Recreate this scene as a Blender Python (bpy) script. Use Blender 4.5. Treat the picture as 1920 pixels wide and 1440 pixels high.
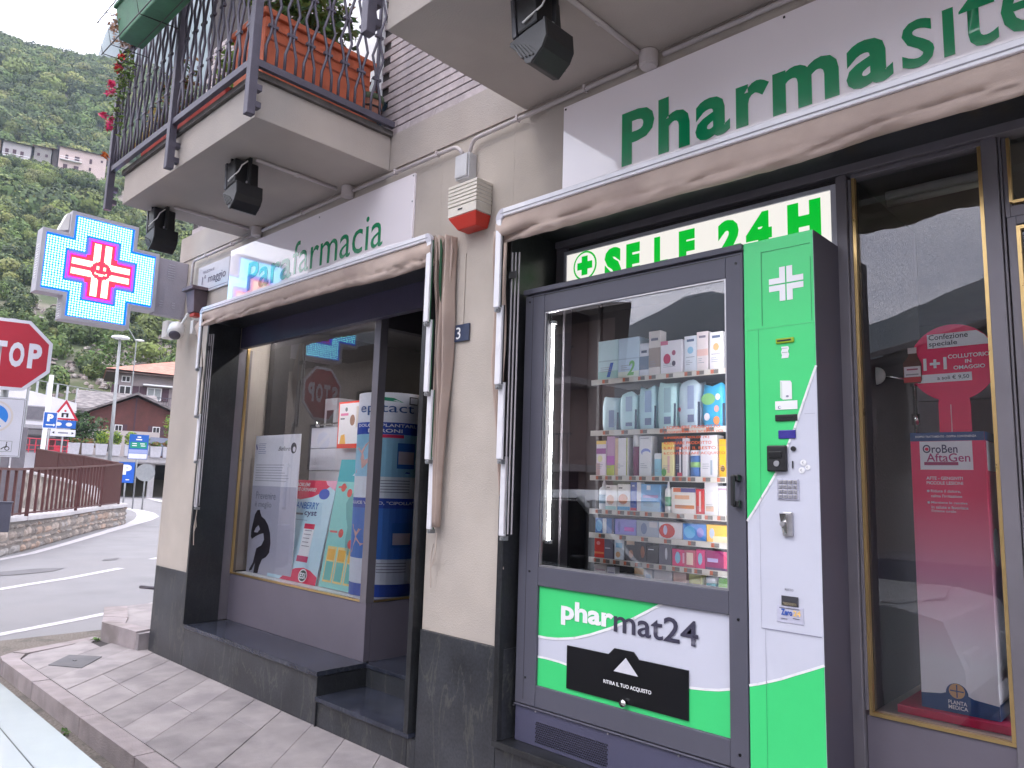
import bpy, math, random
from mathutils import Vector, Matrix, noise
R = math.radians
rng = random.Random(11)
for o in list(bpy.data.objects): bpy.data.objects.remove(o)
sc = bpy.context.scene
C = sc.collection

# ---------------------------------------------------------------- camera
CAM_Z = 1.5
yaw, pitch, roll = R(43.746), R(7.900), R(1.729)
fw = Vector((-math.sin(yaw)*math.cos(pitch), math.cos(yaw)*math.cos(pitch), math.sin(pitch)))
rt = Vector((math.cos(yaw), math.sin(yaw), 0))
up = rt.cross(fw)
r2 = rt*math.cos(roll) + up*math.sin(roll)
u2 = -rt*math.sin(roll) + up*math.cos(roll)
cd = bpy.data.cameras.new('camera'); cam = bpy.data.objects.new('camera', cd); C.objects.link(cam)
m3 = Matrix((r2, u2, -fw)).transposed()
cam.matrix_world = Matrix.Translation((0, 0, CAM_Z)) @ m3.to_4x4()
cd.sensor_width = 36; cd.lens = 36*1382.1/1920
cd.clip_start = 0.05; cd.clip_end = 9000
sc.camera = cam
# ---------------------------------------------------------------- world (overcast evening sky)
SUN_EL, SUN_AZ = 48, 200      # azimuth measured so that light comes from the street side, left
world = bpy.data.worlds.new('World'); sc.world = world; world.use_nodes = True
nt = world.node_tree; nt.nodes.clear()
out = nt.nodes.new('ShaderNodeOutputWorld'); bg = nt.nodes.new('ShaderNodeBackground')
sky = nt.nodes.new('ShaderNodeTexSky'); sky.sky_type = 'NISHITA'; sky.sun_disc = False
sky.sun_elevation = R(SUN_EL); sky.sun_rotation = R(SUN_AZ); sky.air_density = 1.0; sky.dust_density = 2.0
tc = nt.nodes.new('ShaderNodeTexCoord'); mp = nt.nodes.new('ShaderNodeMapping'); mp.inputs['Scale'].default_value = (1, 1, 3.2)
nz = nt.nodes.new('ShaderNodeTexNoise'); nz.inputs['Scale'].default_value = 2.6; nz.inputs['Detail'].default_value = 7; nz.inputs['Roughness'].default_value = 0.58
cr = nt.nodes.new('ShaderNodeValToRGB')
cr.color_ramp.elements[0].position = 0.30; cr.color_ramp.elements[0].color = (13.4, 12.9, 14.2, 1)
cr.color_ramp.elements[1].position = 0.72; cr.color_ramp.elements[1].color = (28.0, 26.4, 25.8, 1)
mx = nt.nodes.new('ShaderNodeMix'); mx.data_type = 'RGBA'; mx.inputs[0].default_value = 0.86
nt.links.new(tc.outputs['Generated'], mp.inputs[0]); nt.links.new(mp.outputs[0], nz.inputs['Vector'])
nt.links.new(nz.outputs['Fac'], cr.inputs[0])
nt.links.new(sky.outputs[0], mx.inputs[6]); nt.links.new(cr.outputs[0], mx.inputs[7])
nt.links.new(mx.outputs[2], bg.inputs[0]); bg.inputs[1].default_value = 0.13
nt.links.new(bg.outputs[0], out.inputs[0])
sd = bpy.data.lights.new('sun', 'SUN'); sd.energy = 0.6; sd.angle = R(16); sd.color = (1.0, 0.95, 0.9)
so = bpy.data.objects.new('sun', sd); C.objects.link(so)
sv = Vector((math.sin(R(SUN_AZ))*math.cos(R(SUN_EL)), math.cos(R(SUN_AZ))*math.cos(R(SUN_EL)), math.sin(R(SUN_EL))))
so.rotation_euler = (-sv).to_track_quat('-Z', 'Y').to_euler()
sc.view_settings.view_transform = 'Standard'; sc.view_settings.look = 'None'
sc.view_settings.exposure = 1.2; sc.view_settings.gamma = 1; sc.view_settings.use_curve_mapping = False
sc.render.engine = 'CYCLES'
sc.cycles.max_bounces = 8; sc.cycles.transparent_max_bounces = 16; sc.cycles.volume_bounces = 0

# ---------------------------------------------------------------- materials
def lin(c):
    return tuple(((x/255)/12.92 if x/255 <= 0.04045 else ((x/255+0.055)/1.055)**2.4) for x in c)
MATS = {}
def pbr(name, rgb, rough=0.6, metal=0.0, var=0.12, vscale=6.0, bump=0.15, bscale=60.0, spec=0.5, emit=None, estr=0, coat=0.0, srgb=False, stretch=None):
    if name in MATS: return MATS[name]
    if srgb: rgb = lin(rgb)
    m = bpy.data.materials.new(name); m.use_nodes = True; n = m.node_tree.nodes; l = m.node_tree.links
    b = n['Principled BSDF']
    b.inputs['Roughness'].default_value = rough; b.inputs['Metallic'].default_value = metal
    b.inputs['Specular IOR Level'].default_value = spec; b.inputs['Coat Weight'].default_value = coat
    t = n.new('ShaderNodeTexCoord')
    src = t.outputs['Object']
    if stretch:
        mpp = n.new('ShaderNodeMapping'); mpp.inputs['Scale'].default_value = stretch; l.new(src, mpp.inputs[0]); src = mpp.outputs[0]
    if var > 0:
        a = n.new('ShaderNodeTexNoise'); a.inputs['Scale'].default_value = vscale; a.inputs['Detail'].default_value = 6; a.inputs['Roughness'].default_value = 0.62
        l.new(src, a.inputs['Vector'])
        mr = n.new('ShaderNodeMapRange'); mr.inputs[1].default_value = 0.3; mr.inputs[2].default_value = 0.7
        mr.inputs[3].default_value = 1-var; mr.inputs[4].default_value = 1+var
        l.new(a.outputs['Fac'], mr.inputs[0])
        mxx = n.new('ShaderNodeVectorMath'); mxx.operation = 'SCALE'; mxx.inputs[0].default_value = rgb[:3]
        l.new(mr.outputs[0], mxx.inputs['Scale']); l.new(mxx.outputs[0], b.inputs['Base Color'])
        mr2 = n.new('ShaderNodeMapRange'); mr2.inputs[3].default_value = max(0.02, rough-0.08); mr2.inputs[4].default_value = min(1, rough+0.08)
        l.new(a.outputs['Fac'], mr2.inputs[0]); l.new(mr2.outputs[0], b.inputs['Roughness'])
    else:
        b.inputs['Base Color'].default_value = (*rgb[:3], 1)
    if bump > 0:
        c = n.new('ShaderNodeTexNoise'); c.inputs['Scale'].default_value = bscale; c.inputs['Detail'].default_value = 4
        l.new(src, c.inputs['Vector'])
        bm = n.new('ShaderNodeBump'); bm.inputs['Strength'].default_value = bump; bm.inputs['Distance'].default_value = 0.01
        l.new(c.outputs['Fac'], bm.inputs['Height']); l.new(bm.outputs[0], b.inputs['Normal'])
    if emit:
        b.inputs['Emission Color'].default_value = (*emit, 1); b.inputs['Emission Strength'].default_value = estr
    MATS[name] = m
    return m
def P(r, g, b, rough=0.45):            # flat printed ink, one per colour
    return pbr('print_%02x%02x%02x' % (r, g, b), lin((r, g, b)), rough, var=0.03, vscale=30, bump=0)
def emat(name, rgb, s):
    if name in MATS: return MATS[name]
    m = bpy.data.materials.new(name); m.use_nodes = True; n = m.node_tree.nodes
    b = n['Principled BSDF']; b.inputs['Base Color'].default_value = (*[c*0.3 for c in rgb], 1)
    b.inputs['Emission Color'].default_value = (*rgb, 1); b.inputs['Emission Strength'].default_value = s
    MATS[name] = m; return m
def glass(name, tint=(0.93, 0.95, 0.96), ior=1.62, rough=0.0):
    m = bpy.data.materials.new(name); m.use_nodes = True; n = m.node_tree.nodes; l = m.node_tree.links; n.clear()
    o = n.new('ShaderNodeOutputMaterial'); mix = n.new('ShaderNodeMixShader'); tr = n.new('ShaderNodeBsdfTransparent'); gl = n.new('ShaderNodeBsdfGlossy')
    tr.inputs[0].default_value = (*tint, 1); gl.inputs['Roughness'].default_value = rough; gl.inputs['Color'].default_value = (0.95, 0.95, 1, 1)
    f = n.new('ShaderNodeFresnel'); f.inputs[0].default_value = ior
    l.new(f.outputs[0], mix.inputs[0]); l.new(tr.outputs[0], mix.inputs[1]); l.new(gl.outputs[0], mix.inputs[2]); l.new(mix.outputs[0], o.inputs[0])
    MATS[name] = m; return m
def two_tone(name, c1, c2, scale, rough=0.7, lo=0.4, hi=0.6, bump=0.3, bscale=None, stretch=None, detail=6, c3=None, s3=2.0, metal=0):
    if name in MATS: return MATS[name]
    m = bpy.data.materials.new(name); m.use_nodes = True; n = m.node_tree.nodes; l = m.node_tree.links
    b = n['Principled BSDF']; b.inputs['Roughness'].default_value = rough; b.inputs['Metallic'].default_value = metal
    t = n.new('ShaderNodeTexCoord'); src = t.outputs['Object']
    if stretch:
        q = n.new('ShaderNodeMapping'); q.inputs['Scale'].default_value = stretch; l.new(src, q.inputs[0]); src = q.outputs[0]
    a = n.new('ShaderNodeTexNoise'); a.inputs['Scale'].default_value = scale; a.inputs['Detail'].default_value = detail; l.new(src, a.inputs['Vector'])
    r_ = n.new('ShaderNodeValToRGB'); r_.color_ramp.elements[0].position = lo; r_.color_ramp.elements[1].position = hi
    r_.color_ramp.elements[0].color = (*c1, 1); r_.color_ramp.elements[1].color = (*c2, 1)
    l.new(a.outputs['Fac'], r_.inputs[0]); col = r_.outputs[0]
    if c3:
        a3 = n.new('ShaderNodeTexNoise'); a3.inputs['Scale'].default_value = s3; a3.inputs['Detail'].default_value = 5; l.new(t.outputs['Object'], a3.inputs['Vector'])
        r3 = n.new('ShaderNodeValToRGB'); r3.color_ramp.elements[0].position = 0.48; r3.color_ramp.elements[1].position = 0.66
        r3.color_ramp.elements[0].color = (0, 0, 0, 1); r3.color_ramp.elements[1].color = (1, 1, 1, 1)
        l.new(a3.outputs['Fac'], r3.inputs[0])
        mm = n.new('ShaderNodeMix'); mm.data_type = 'RGBA'; mm.inputs[7].default_value = (*c3, 1)
        l.new(r3.outputs[0], mm.inputs[0]); l.new(col, mm.inputs[6]); col = mm.outputs[2]
    l.new(col, b.inputs['Base Color'])
    if bump:
        c = n.new('ShaderNodeTexNoise'); c.inputs['Scale'].default_value = bscale or scale*4; c.inputs['Detail'].default_value = 5; l.new(src, c.inputs['Vector'])
        bm = n.new('ShaderNodeBump'); bm.inputs['Strength'].default_value = bump; bm.inputs['Distance'].default_value = 0.01
        l.new(c.outputs['Fac'], bm.inputs['Height']); l.new(bm.outputs[0], b.inputs['Normal'])
    MATS[name] = m; return m
def granite(name, base, vein, rough=0.28, k=1.0):
    m = bpy.data.materials.new(name); m.use_nodes = True; n = m.node_tree.nodes; l = m.node_tree.links
    b = n['Principled BSDF']
    t = n.new('ShaderNodeTexCoord'); q = n.new('ShaderNodeMapping'); q.inputs['Scale'].default_value = (1.6, 1.6, 0.42); q.inputs['Rotation'].default_value = (0.2, 0.25, 0)
    l.new(t.outputs['Object'], q.inputs[0])
    w = n.new('ShaderNodeTexNoise'); w.inputs['Scale'].default_value = 3.0*k; w.inputs['Detail'].default_value = 9; w.inputs['Roughness'].default_value = 0.6; w.inputs['Distortion'].default_value = 0.7
    l.new(q.outputs[0], w.inputs['Vector'])
    v1 = n.new('ShaderNodeMath'); v1.operation = 'SUBTRACT'; v1.inputs[1].default_value = 0.5; l.new(w.outputs['Fac'], v1.inputs[0])
    v2 = n.new('ShaderNodeMath'); v2.operation = 'ABSOLUTE'; l.new(v1.outputs[0], v2.inputs[0])
    rr = n.new('ShaderNodeMapRange'); rr.inputs[1].default_value = 0.0; rr.inputs[2].default_value = 0.016; rr.inputs[3].default_value = 0.26; rr.inputs[4].default_value = 0.0
    l.new(v2.outputs[0], rr.inputs[0])
    f = n.new('ShaderNodeTexNoise'); f.inputs['Scale'].default_value = 70; f.inputs['Detail'].default_value = 5; l.new(t.outputs['Object'], f.inputs['Vector'])
    g = n.new('ShaderNodeTexNoise'); g.inputs['Scale'].default_value = 4; g.inputs['Detail'].default_value = 6; l.new(t.outputs['Object'], g.inputs['Vector'])
    s1 = n.new('ShaderNodeMapRange'); s1.inputs[1].default_value = 0.25; s1.inputs[2].default_value = 0.75; s1.inputs[3].default_value = 0.55; s1.inputs[4].default_value = 1.45; l.new(g.outputs['Fac'], s1.inputs[0])
    s2 = n.new('ShaderNodeMapRange'); s2.inputs[1].default_value = 0.3; s2.inputs[2].default_value = 0.7; s2.inputs[3].default_value = 0.75; s2.inputs[4].default_value = 1.25; l.new(f.outputs['Fac'], s2.inputs[0])
    mu = n.new('ShaderNodeMath'); mu.operation = 'MULTIPLY'; l.new(s1.outputs[0], mu.inputs[0]); l.new(s2.outputs[0], mu.inputs[1])
    vm = n.new('ShaderNodeVectorMath'); vm.operation = 'SCALE'; vm.inputs[0].default_value = base; l.new(mu.outputs[0], vm.inputs['Scale'])
    mx_ = n.new('ShaderNodeMix'); mx_.data_type = 'RGBA'; mx_.inputs[7].default_value = (*vein, 1)
    l.new(rr.outputs[0], mx_.inputs[0]); l.new(vm.outputs[0], mx_.inputs[6]); l.new(mx_.outputs[2], b.inputs['Base Color'])
    b.inputs['Roughness'].default_value = rough
    MATS[name] = m; return m

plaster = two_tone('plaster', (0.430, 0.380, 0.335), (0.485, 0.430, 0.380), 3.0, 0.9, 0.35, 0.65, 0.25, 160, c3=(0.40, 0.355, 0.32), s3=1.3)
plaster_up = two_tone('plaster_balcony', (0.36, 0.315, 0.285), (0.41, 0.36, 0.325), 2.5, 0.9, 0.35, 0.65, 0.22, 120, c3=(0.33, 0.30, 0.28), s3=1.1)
stone_dark = granite('dark_green_stone', (0.034, 0.036, 0.042), (0.19, 0.19, 0.15), 0.30)
stone_jamb = granite('honed_dark_stone', (0.020, 0.021, 0.024), (0.055, 0.06, 0.05), 0.30, 1.6)
stone_step = granite('polished_step_stone', (0.030, 0.034, 0.050), (0.13, 0.14, 0.15), 0.16)
stone_edge = pbr('sawn_stone_edge', (0.11, 0.105, 0.10), 0.6, bump=0.3)
metal_purple = pbr('anodised_frame', (0.165, 0.152, 0.172), 0.42, 0.25, var=0.08, vscale=3, bump=0.05, bscale=200)
metal_sheet = pbr('grey_sheet_metal', (0.135, 0.12, 0.15), 0.5, 0.15, var=0.10, vscale=2.0, bump=0.08, bscale=30)
brass = pbr('brass_trim', (0.66, 0.46, 0.20), 0.30, 0.9, var=0.05, vscale=9, bump=0.05)
mach = pbr('vending_grey', (0.082, 0.081, 0.108), 0.55, 0.0, var=0.05, vscale=3, bump=0.12, bscale=260)
mach2 = pbr('vending_base', (0.070, 0.069, 0.118), 0.5, 0.0, var=0.06, vscale=3, bump=0.1, bscale=260)
mach_side = pbr('vending_side', (0.050, 0.044, 0.062), 0.5, 0.0, var=0.08, vscale=3, bump=0.1, bscale=260)
green = pbr('machine_green', (0.055, 0.62, 0.19), 0.32, var=0.03, vscale=2, bump=0.03, bscale=200)
lilac = pbr('machine_pale_grey', (0.56, 0.57, 0.66), 0.38, var=0.03, vscale=2, bump=0.03, bscale=200)
white = pbr('white_paint', (0.80, 0.80, 0.82), 0.45, var=0.03, bump=0.03)
whitep = pbr('white_plastic', (0.74, 0.72, 0.70), 0.45, var=0.05, bump=0.04)
alu = pbr('white_aluminium', (0.74, 0.73, 0.77), 0.38, 0.1, var=0.06, vscale=12, bump=0.05)
conduit = pbr('pvc_conduit', (0.50, 0.45, 0.45), 0.5, var=0.05, bump=0.02)
black = pbr('black_plastic', (0.012, 0.012, 0.014), 0.4, var=0.2, bump=0.05)
blackg = pbr('black_gloss', (0.006, 0.006, 0.008), 0.32, var=0.1, bump=0.0)
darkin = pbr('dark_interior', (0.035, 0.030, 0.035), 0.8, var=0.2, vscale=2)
chrome = pbr('chrome', (0.75, 0.74, 0.72), 0.16, 1.0, var=0.05, bump=0)
steel = pbr('steel', (0.45, 0.44, 0.46), 0.35, 0.9, var=0.1)
ironm = pbr('wrought_iron', (0.085, 0.078, 0.105), 0.5, 0.3, var=0.15, vscale=10, bump=0.2, bscale=90)
fabric = two_tone('awning_canvas', (0.46, 0.36, 0.31), (0.54, 0.43, 0.37), 5, 0.9, 0.35, 0.65, 0.25, 400, c3=(0.40, 0.31, 0.27), s3=2.2)
fabric_g = pbr('awning_green_stripe', (0.03, 0.10, 0.05), 0.9)
signwhite = pbr('sign_acrylic', (0.93, 0.87, 0.91), 0.06, var=0.01, vscale=1.5, bump=0.0, spec=0.5, coat=1.0)
txgreen = pbr('sign_green', (0.004, 0.27, 0.105), 0.15, var=0.03, bump=0, coat=1.0)
terracotta = pbr('terracotta_plastic', (0.50, 0.115, 0.05), 0.62, var=0.14, vscale=7, bump=0.2)
terra2 = pbr('old_terracotta', (0.34, 0.15, 0.10), 0.8, var=0.5, vscale=9, bump=0.4)
greenbox = pbr('green_plastic', (0.05, 0.17, 0.09), 0.55, var=0.25, vscale=6, bump=0.15)
red = pbr('red_plastic', (0.55, 0.03, 0.015), 0.35, var=0.06, bump=0.02)
signred = pbr('sign_red', (0.44, 0.012, 0.035), 0.35, var=0.06, bump=0.02)
signblue = pbr('sign_blue', (0.01, 0.10, 0.42), 0.4, var=0.05)
refl_white = pbr('sign_white', (0.68, 0.68, 0.76), 0.4, var=0.04)
galv = pbr('galvanised', (0.30, 0.31, 0.32), 0.55, 0.5, var=0.12)
asphalt = two_tone('asphalt', (0.195, 0.190, 0.200), (0.240, 0.233, 0.245), 1.2, 0.92, 0.3, 0.7, 0.5, 260, c3=(0.215, 0.207, 0.215), s3=0.35)
asphalt2 = two_tone('gutter_asphalt', (0.115, 0.10, 0.09), (0.22, 0.19, 0.165), 60, 0.95, 0.35, 0.65, 0.9, 140, c3=(0.10, 0.09, 0.08), s3=4)
patchm = two_tone('patched_asphalt', (0.125, 0.12, 0.13), (0.16, 0.155, 0.165), 6, 0.95, 0.3, 0.7, 0.5, 200)
linem = two_tone('road_paint', (0.36, 0.34, 0.36), (0.50, 0.48, 0.50), 9, 0.8, 0.30, 0.5, 0.2, 120)
slabm = [two_tone('paving_stone_%d' % i, tuple(c*k for c in (0.262, 0.235, 0.238)), tuple(c*k for c in (0.345, 0.310, 0.312)), 5, 0.85, 0.3, 0.7, 0.35, 120, c3=tuple(c*k for c in (0.225, 0.202, 0.210)), s3=3.4) for i, k in enumerate((0.92, 1.0, 1.1))]
kerbm = two_tone('kerb_stone', (0.27, 0.235, 0.24), (0.36, 0.31, 0.315), 7, 0.9, 0.3, 0.7, 0.6, 90, c3=(0.21, 0.18, 0.175), s3=3)
brickm = [pbr('clinker_%d' % i, tuple(c*k for c in (0.43, 0.375, 0.385)), 0.85, var=0.14, vscale=25, bump=0.35, bscale=120) for i, k in enumerate((0.93, 1.0, 1.06))]
mortar = pbr('mortar', (0.055, 0.048, 0.05), 0.95)
brownm = pbr('brown_fence_paint', (0.085, 0.03, 0.03), 0.5, 0.1, var=0.12)
concrete = two_tone('concrete', (0.36, 0.34, 0.35), (0.46, 0.44, 0.45), 3, 0.9, 0.3, 0.7, 0.4, 60)
wallstone = [pbr('rubble_%d' % i, c, 0.9, var=0.35, vscale=5, bump=0.6, bscale=25) for i, c in enumerate([(0.25, 0.21, 0.185), (0.32, 0.27, 0.235), (0.19, 0.165, 0.15), (0.30, 0.22, 0.175), (0.27, 0.25, 0.24)])]
mortar2 = pbr('wall_mortar', (0.19, 0.17, 0.155), 0.95, bump=0.8, bscale=20)
leafs = [pbr('leaf_%d' % i, c, 0.6, var=0.35, vscale=8, bump=0) for i, c in enumerate([(0.05, 0.11, 0.025), (0.09, 0.17, 0.03), (0.035, 0.07, 0.025), (0.16, 0.22, 0.05)])]
petal_pink = pbr('petal_pink', (0.62, 0.03, 0.14), 0.55, var=0.2, bump=0)
petal_red = pbr('petal_red', (0.55, 0.02, 0.02), 0.55, var=0.2, bump=0)
petal_yel = pbr('petal_yellow', (0.62, 0.50, 0.16), 0.6, var=0.2, bump=0)
dryleaf = pbr('dry_leaf', (0.26, 0.13, 0.06), 0.8, var=0.4, bump=0)
pane_m = glass('shop_glass', (0.98, 0.98, 0.98), 1.52); pane_r = glass('right_glass', (0.98, 0.98, 0.98), 1.92)
pane_v = glass('vending_glass', (0.97, 0.98, 0.98), 2.3)

# ---------------------------------------------------------------- mesh helpers
class MB:
    def __init__(s): s.v = []; s.f = []; s.m = []
    def add(s, vs, fs, mi=0):
        b = len(s.v); s.v += [tuple(v) for v in vs]; s.f += [tuple(b+i for i in f) for f in fs]; s.m += [mi]*len(fs); return s
    def box(s, x0, x1, y0, y1, z0, z1, mi=0):
        return s.add([(x0,y0,z0),(x1,y0,z0),(x1,y1,z0),(x0,y1,z0),(x0,y0,z1),(x1,y0,z1),(x1,y1,z1),(x0,y1,z1)],
                     [(0,3,2,1),(4,5,6,7),(0,1,5,4),(1,2,6,5),(2,3,7,6),(3,0,4,7)], mi)
    def obb(s, c, h, M, mi=0):
        c = Vector(c); vs = []
        for sz in (-1, 1):
            for sx, sy in ((-1,-1),(1,-1),(1,1),(-1,1)): vs.append(c + M @ Vector((sx*h[0], sy*h[1], sz*h[2])))
        return s.add(vs, [(0,3,2,1),(4,5,6,7),(0,1,5,4),(1,2,6,5),(2,3,7,6),(3,0,4,7)], mi)
    def ext(s, pts, vec, mi=0, mi2=None):      # extrude a 3d polygon along vec
        n = len(pts); a = [Vector(p) for p in pts]; b = [p+Vector(vec) for p in a]
        s.add(a+b, [tuple(range(n))[::-1], tuple(range(n, 2*n))], mi)
        s.add(a+b, [(i, (i+1) % n, n+(i+1) % n, n+i) for i in range(n)], mi if mi2 is None else mi2); return s
    def poly(s, pts, mi=0): return s.add(pts, [tuple(range(len(pts)))], mi)
    def tube(s, pts, r, n=8, mi=0, rs=None, closed=False):
        pts = [Vector(p) for p in pts]; k = len(pts); vs = []; last = None
        for i, p in enumerate(pts):
            a = pts[i-1] if i > 0 else (pts[-1] if closed else p); b = pts[i+1] if i < k-1 else (pts[0] if closed else p)
            d = (b-a).normalized()
            ref = last if last is not None else (Vector((0,0,1)) if abs(d.z) < 0.9 else Vector((1,0,0)))
            x = (ref - d*ref.dot(d))
            x = x.normalized() if x.length > 1e-6 else d.orthogonal().normalized()
            last = x; y = d.cross(x); rr = rs[i] if rs else r
            for j in range(n):
                t = 2*math.pi*j/n; vs.append(p + x*math.cos(t)*rr + y*math.sin(t)*rr)
        fs = [(i*n+j, i*n+(j+1) % n, (i+1)*n+(j+1) % n, (i+1)*n+j) for i in range(k-1) for j in range(n)]
        if not closed: fs += [tuple(range(n))[::-1], tuple(range((k-1)*n, k*n))]
        else: fs += [((k-1)*n+j, (k-1)*n+(j+1) % n, (j+1) % n, j) for j in range(n)]
        return s.add(vs, fs, mi)
    def cyl(s, p0, p1, r0, r1=None, n=16, mi=0): return s.tube([p0, p1], r0, n, mi, rs=[r0, r0 if r1 is None else r1])
    def lathe(s, c, prof, n=20, mi=0, ax=(0,0,1)):
        ax = Vector(ax).normalized(); x = ax.orthogonal().normalized(); y = ax.cross(x); c = Vector(c); vs = []
        for (r, h) in prof:
            for j in range(n):
                t = 2*math.pi*j/n; vs.append(c + ax*h + x*math.cos(t)*r + y*math.sin(t)*r)
        k = len(prof)
        return s.add(vs, [(i*n+j, i*n+(j+1) % n, (i+1)*n+(j+1) % n, (i+1)*n+j) for i in range(k-1) for j in range(n)]+[tuple(range(n))[::-1], tuple(range((k-1)*n, k*n))], mi)
    def blob(s, c, r, seed=0, sub=(8, 6), mi=0, amp=0.18):
        g = random.Random(seed); c = Vector(c); r = Vector(r) if hasattr(r, '__len__') else Vector((r, r, r)); vs = []; nu, nv = sub
        for i in range(nv+1):
            ph = math.pi*i/nv
            for j in range(nu):
                t = 2*math.pi*j/nu; k = 1+g.uniform(-amp, amp)
                vs.append(c+Vector((math.sin(ph)*math.cos(t)*r.x*k, math.sin(ph)*math.sin(t)*r.y*k, math.cos(ph)*r.z*k)))
        return s.add(vs, [(i*nu+j, (i+1)*nu+j, (i+1)*nu+(j+1) % nu, i*nu+(j+1) % nu) for i in range(nv) for j in range(nu)], mi)
    def leaves(s, c, r, n, size, g, mis=(0,), flat=0.5):
        c = Vector(c)
        for _ in range(n):
            d = Vector((g.gauss(0,1), g.gauss(0,1), g.gauss(0,1))).normalized()*(g.random()**0.4)
            p = c+Vector((d.x*r[0], d.y*r[1], d.z*r[2]))
            a = Vector((g.gauss(0,1), g.gauss(0,1), g.gauss(0,1)*flat)).normalized(); b = a.orthogonal().normalized()
            b = (b*math.cos(g.random()*3.1)+a.cross(b)*math.sin(g.random()*3.1)).normalized()
            L = size*g.uniform(0.6, 1.4); W = L*g.uniform(0.3, 0.5)
            s.add([p-a*L*.5, p+b*W*.5, p+a*L*.5+Vector((0,0,-L*.15)), p-b*W*.5], [(0,1,2,3)], g.choice(mis))
        return s
WM = {}
def link(name, me, parent=None):
    o = bpy.data.objects.new(name, me); C.objects.link(o)
    if parent: o.parent = parent
    return o
def mesh(name, mb, mats, mat4=None, smooth=False):
    me = bpy.data.meshes.new(name)
    vs = mb.v
    if mat4 is not None: vs = [tuple(mat4 @ Vector(v)) for v in vs]
    me.from_pydata(vs, [], mb.f)
    for m in (mats if isinstance(mats, (list, tuple)) else [mats]): me.materials.append(m)
    me.polygons.foreach_set('material_index', mb.m)
    if smooth: me.polygons.foreach_set('use_smooth', [True]*len(mb.f))
    me.update(); return me
def obj(name, mb, mats, parent=None, smooth=False, bevel=0, world=True):
    inv = None
    if parent is not None and world and parent.name in WM: inv = WM[parent.name].inverted()
    o = link(name, mesh(name, mb, mats, inv, smooth), parent)
    if inv is None and world: WM[o.name] = Matrix.Identity(4)
    elif parent is not None and world: WM[o.name] = WM[parent.name]
    if bevel:
        b = o.modifiers.new('bevel', 'BEVEL'); b.width = bevel; b.segments = 2; b.limit_method = 'ANGLE'; b.angle_limit = R(40)
    return o
def props(o, label, cat, group=None, kind=None):
    if label: o['label'] = label
    if cat: o['category'] = cat
    if group: o['group'] = group
    if kind: o['kind'] = kind
    return o
def thing(name, label, cat, loc=(0,0,0), rotz=0, group=None):
    o = bpy.data.objects.new(name, None); C.objects.link(o); o.location = loc; o.rotation_euler = (0,0,rotz); o.empty_display_size = 0.1
    WM[o.name] = Matrix.Translation(loc) @ Matrix.Rotation(rotz, 4, 'Z')
    return props(o, label, cat, group)
def struct(name, mb, mats, **k):
    o = obj(name, mb, mats, **k); o['kind'] = 'structure'; return o
def copy_tree(o, parent=None):
    c = o.copy(); C.objects.link(c); c.parent = parent
    for ch in list(o.children): copy_tree(ch, c)
    return c
def text(body, parent, mat, org, w, h, right=(1,0,0), upv=(0,0,1), nrm=(0,-1,0), bold=0.0, name='lettering', depth=0.0012, shear=0.0, space=1.0):
    cu = bpy.data.curves.new('t', 'FONT'); cu.body = body; cu.size = 1; cu.offset = bold; cu.resolution_u = 3; cu.shear = shear; cu.space_character = space
    cu.extrude = 0
    to = bpy.data.objects.new('t', cu); C.objects.link(to)
    dg = bpy.context.evaluated_depsgraph_get()
    me = bpy.data.meshes.new_from_object(to.evaluated_get(dg))
    bpy.data.objects.remove(to); bpy.data.curves.remove(cu)
    vs = [v.co.copy() for v in me.vertices]
    x0 = min(v.x for v in vs); x1 = max(v.x for v in vs); y0 = min(v.y for v in vs); y1 = max(v.y for v in vs)
    rv, uv, nv, og = Vector(right), Vector(upv), Vector(nrm), Vector(org)
    sx = w/(x1-x0); sy = h/(y1-y0) if h else sx
    inv = WM[parent.name].inverted() if parent is not None and parent.name in WM else Matrix.Identity(4)
    for v in me.vertices:
        q = og + rv*((v.co.x-x0)*sx) + uv*((v.co.y-y0)*sy) + nv*depth
        v.co = inv @ q
    me.materials.append(mat); me.update()
    o = link(name, me, parent); return o
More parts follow.
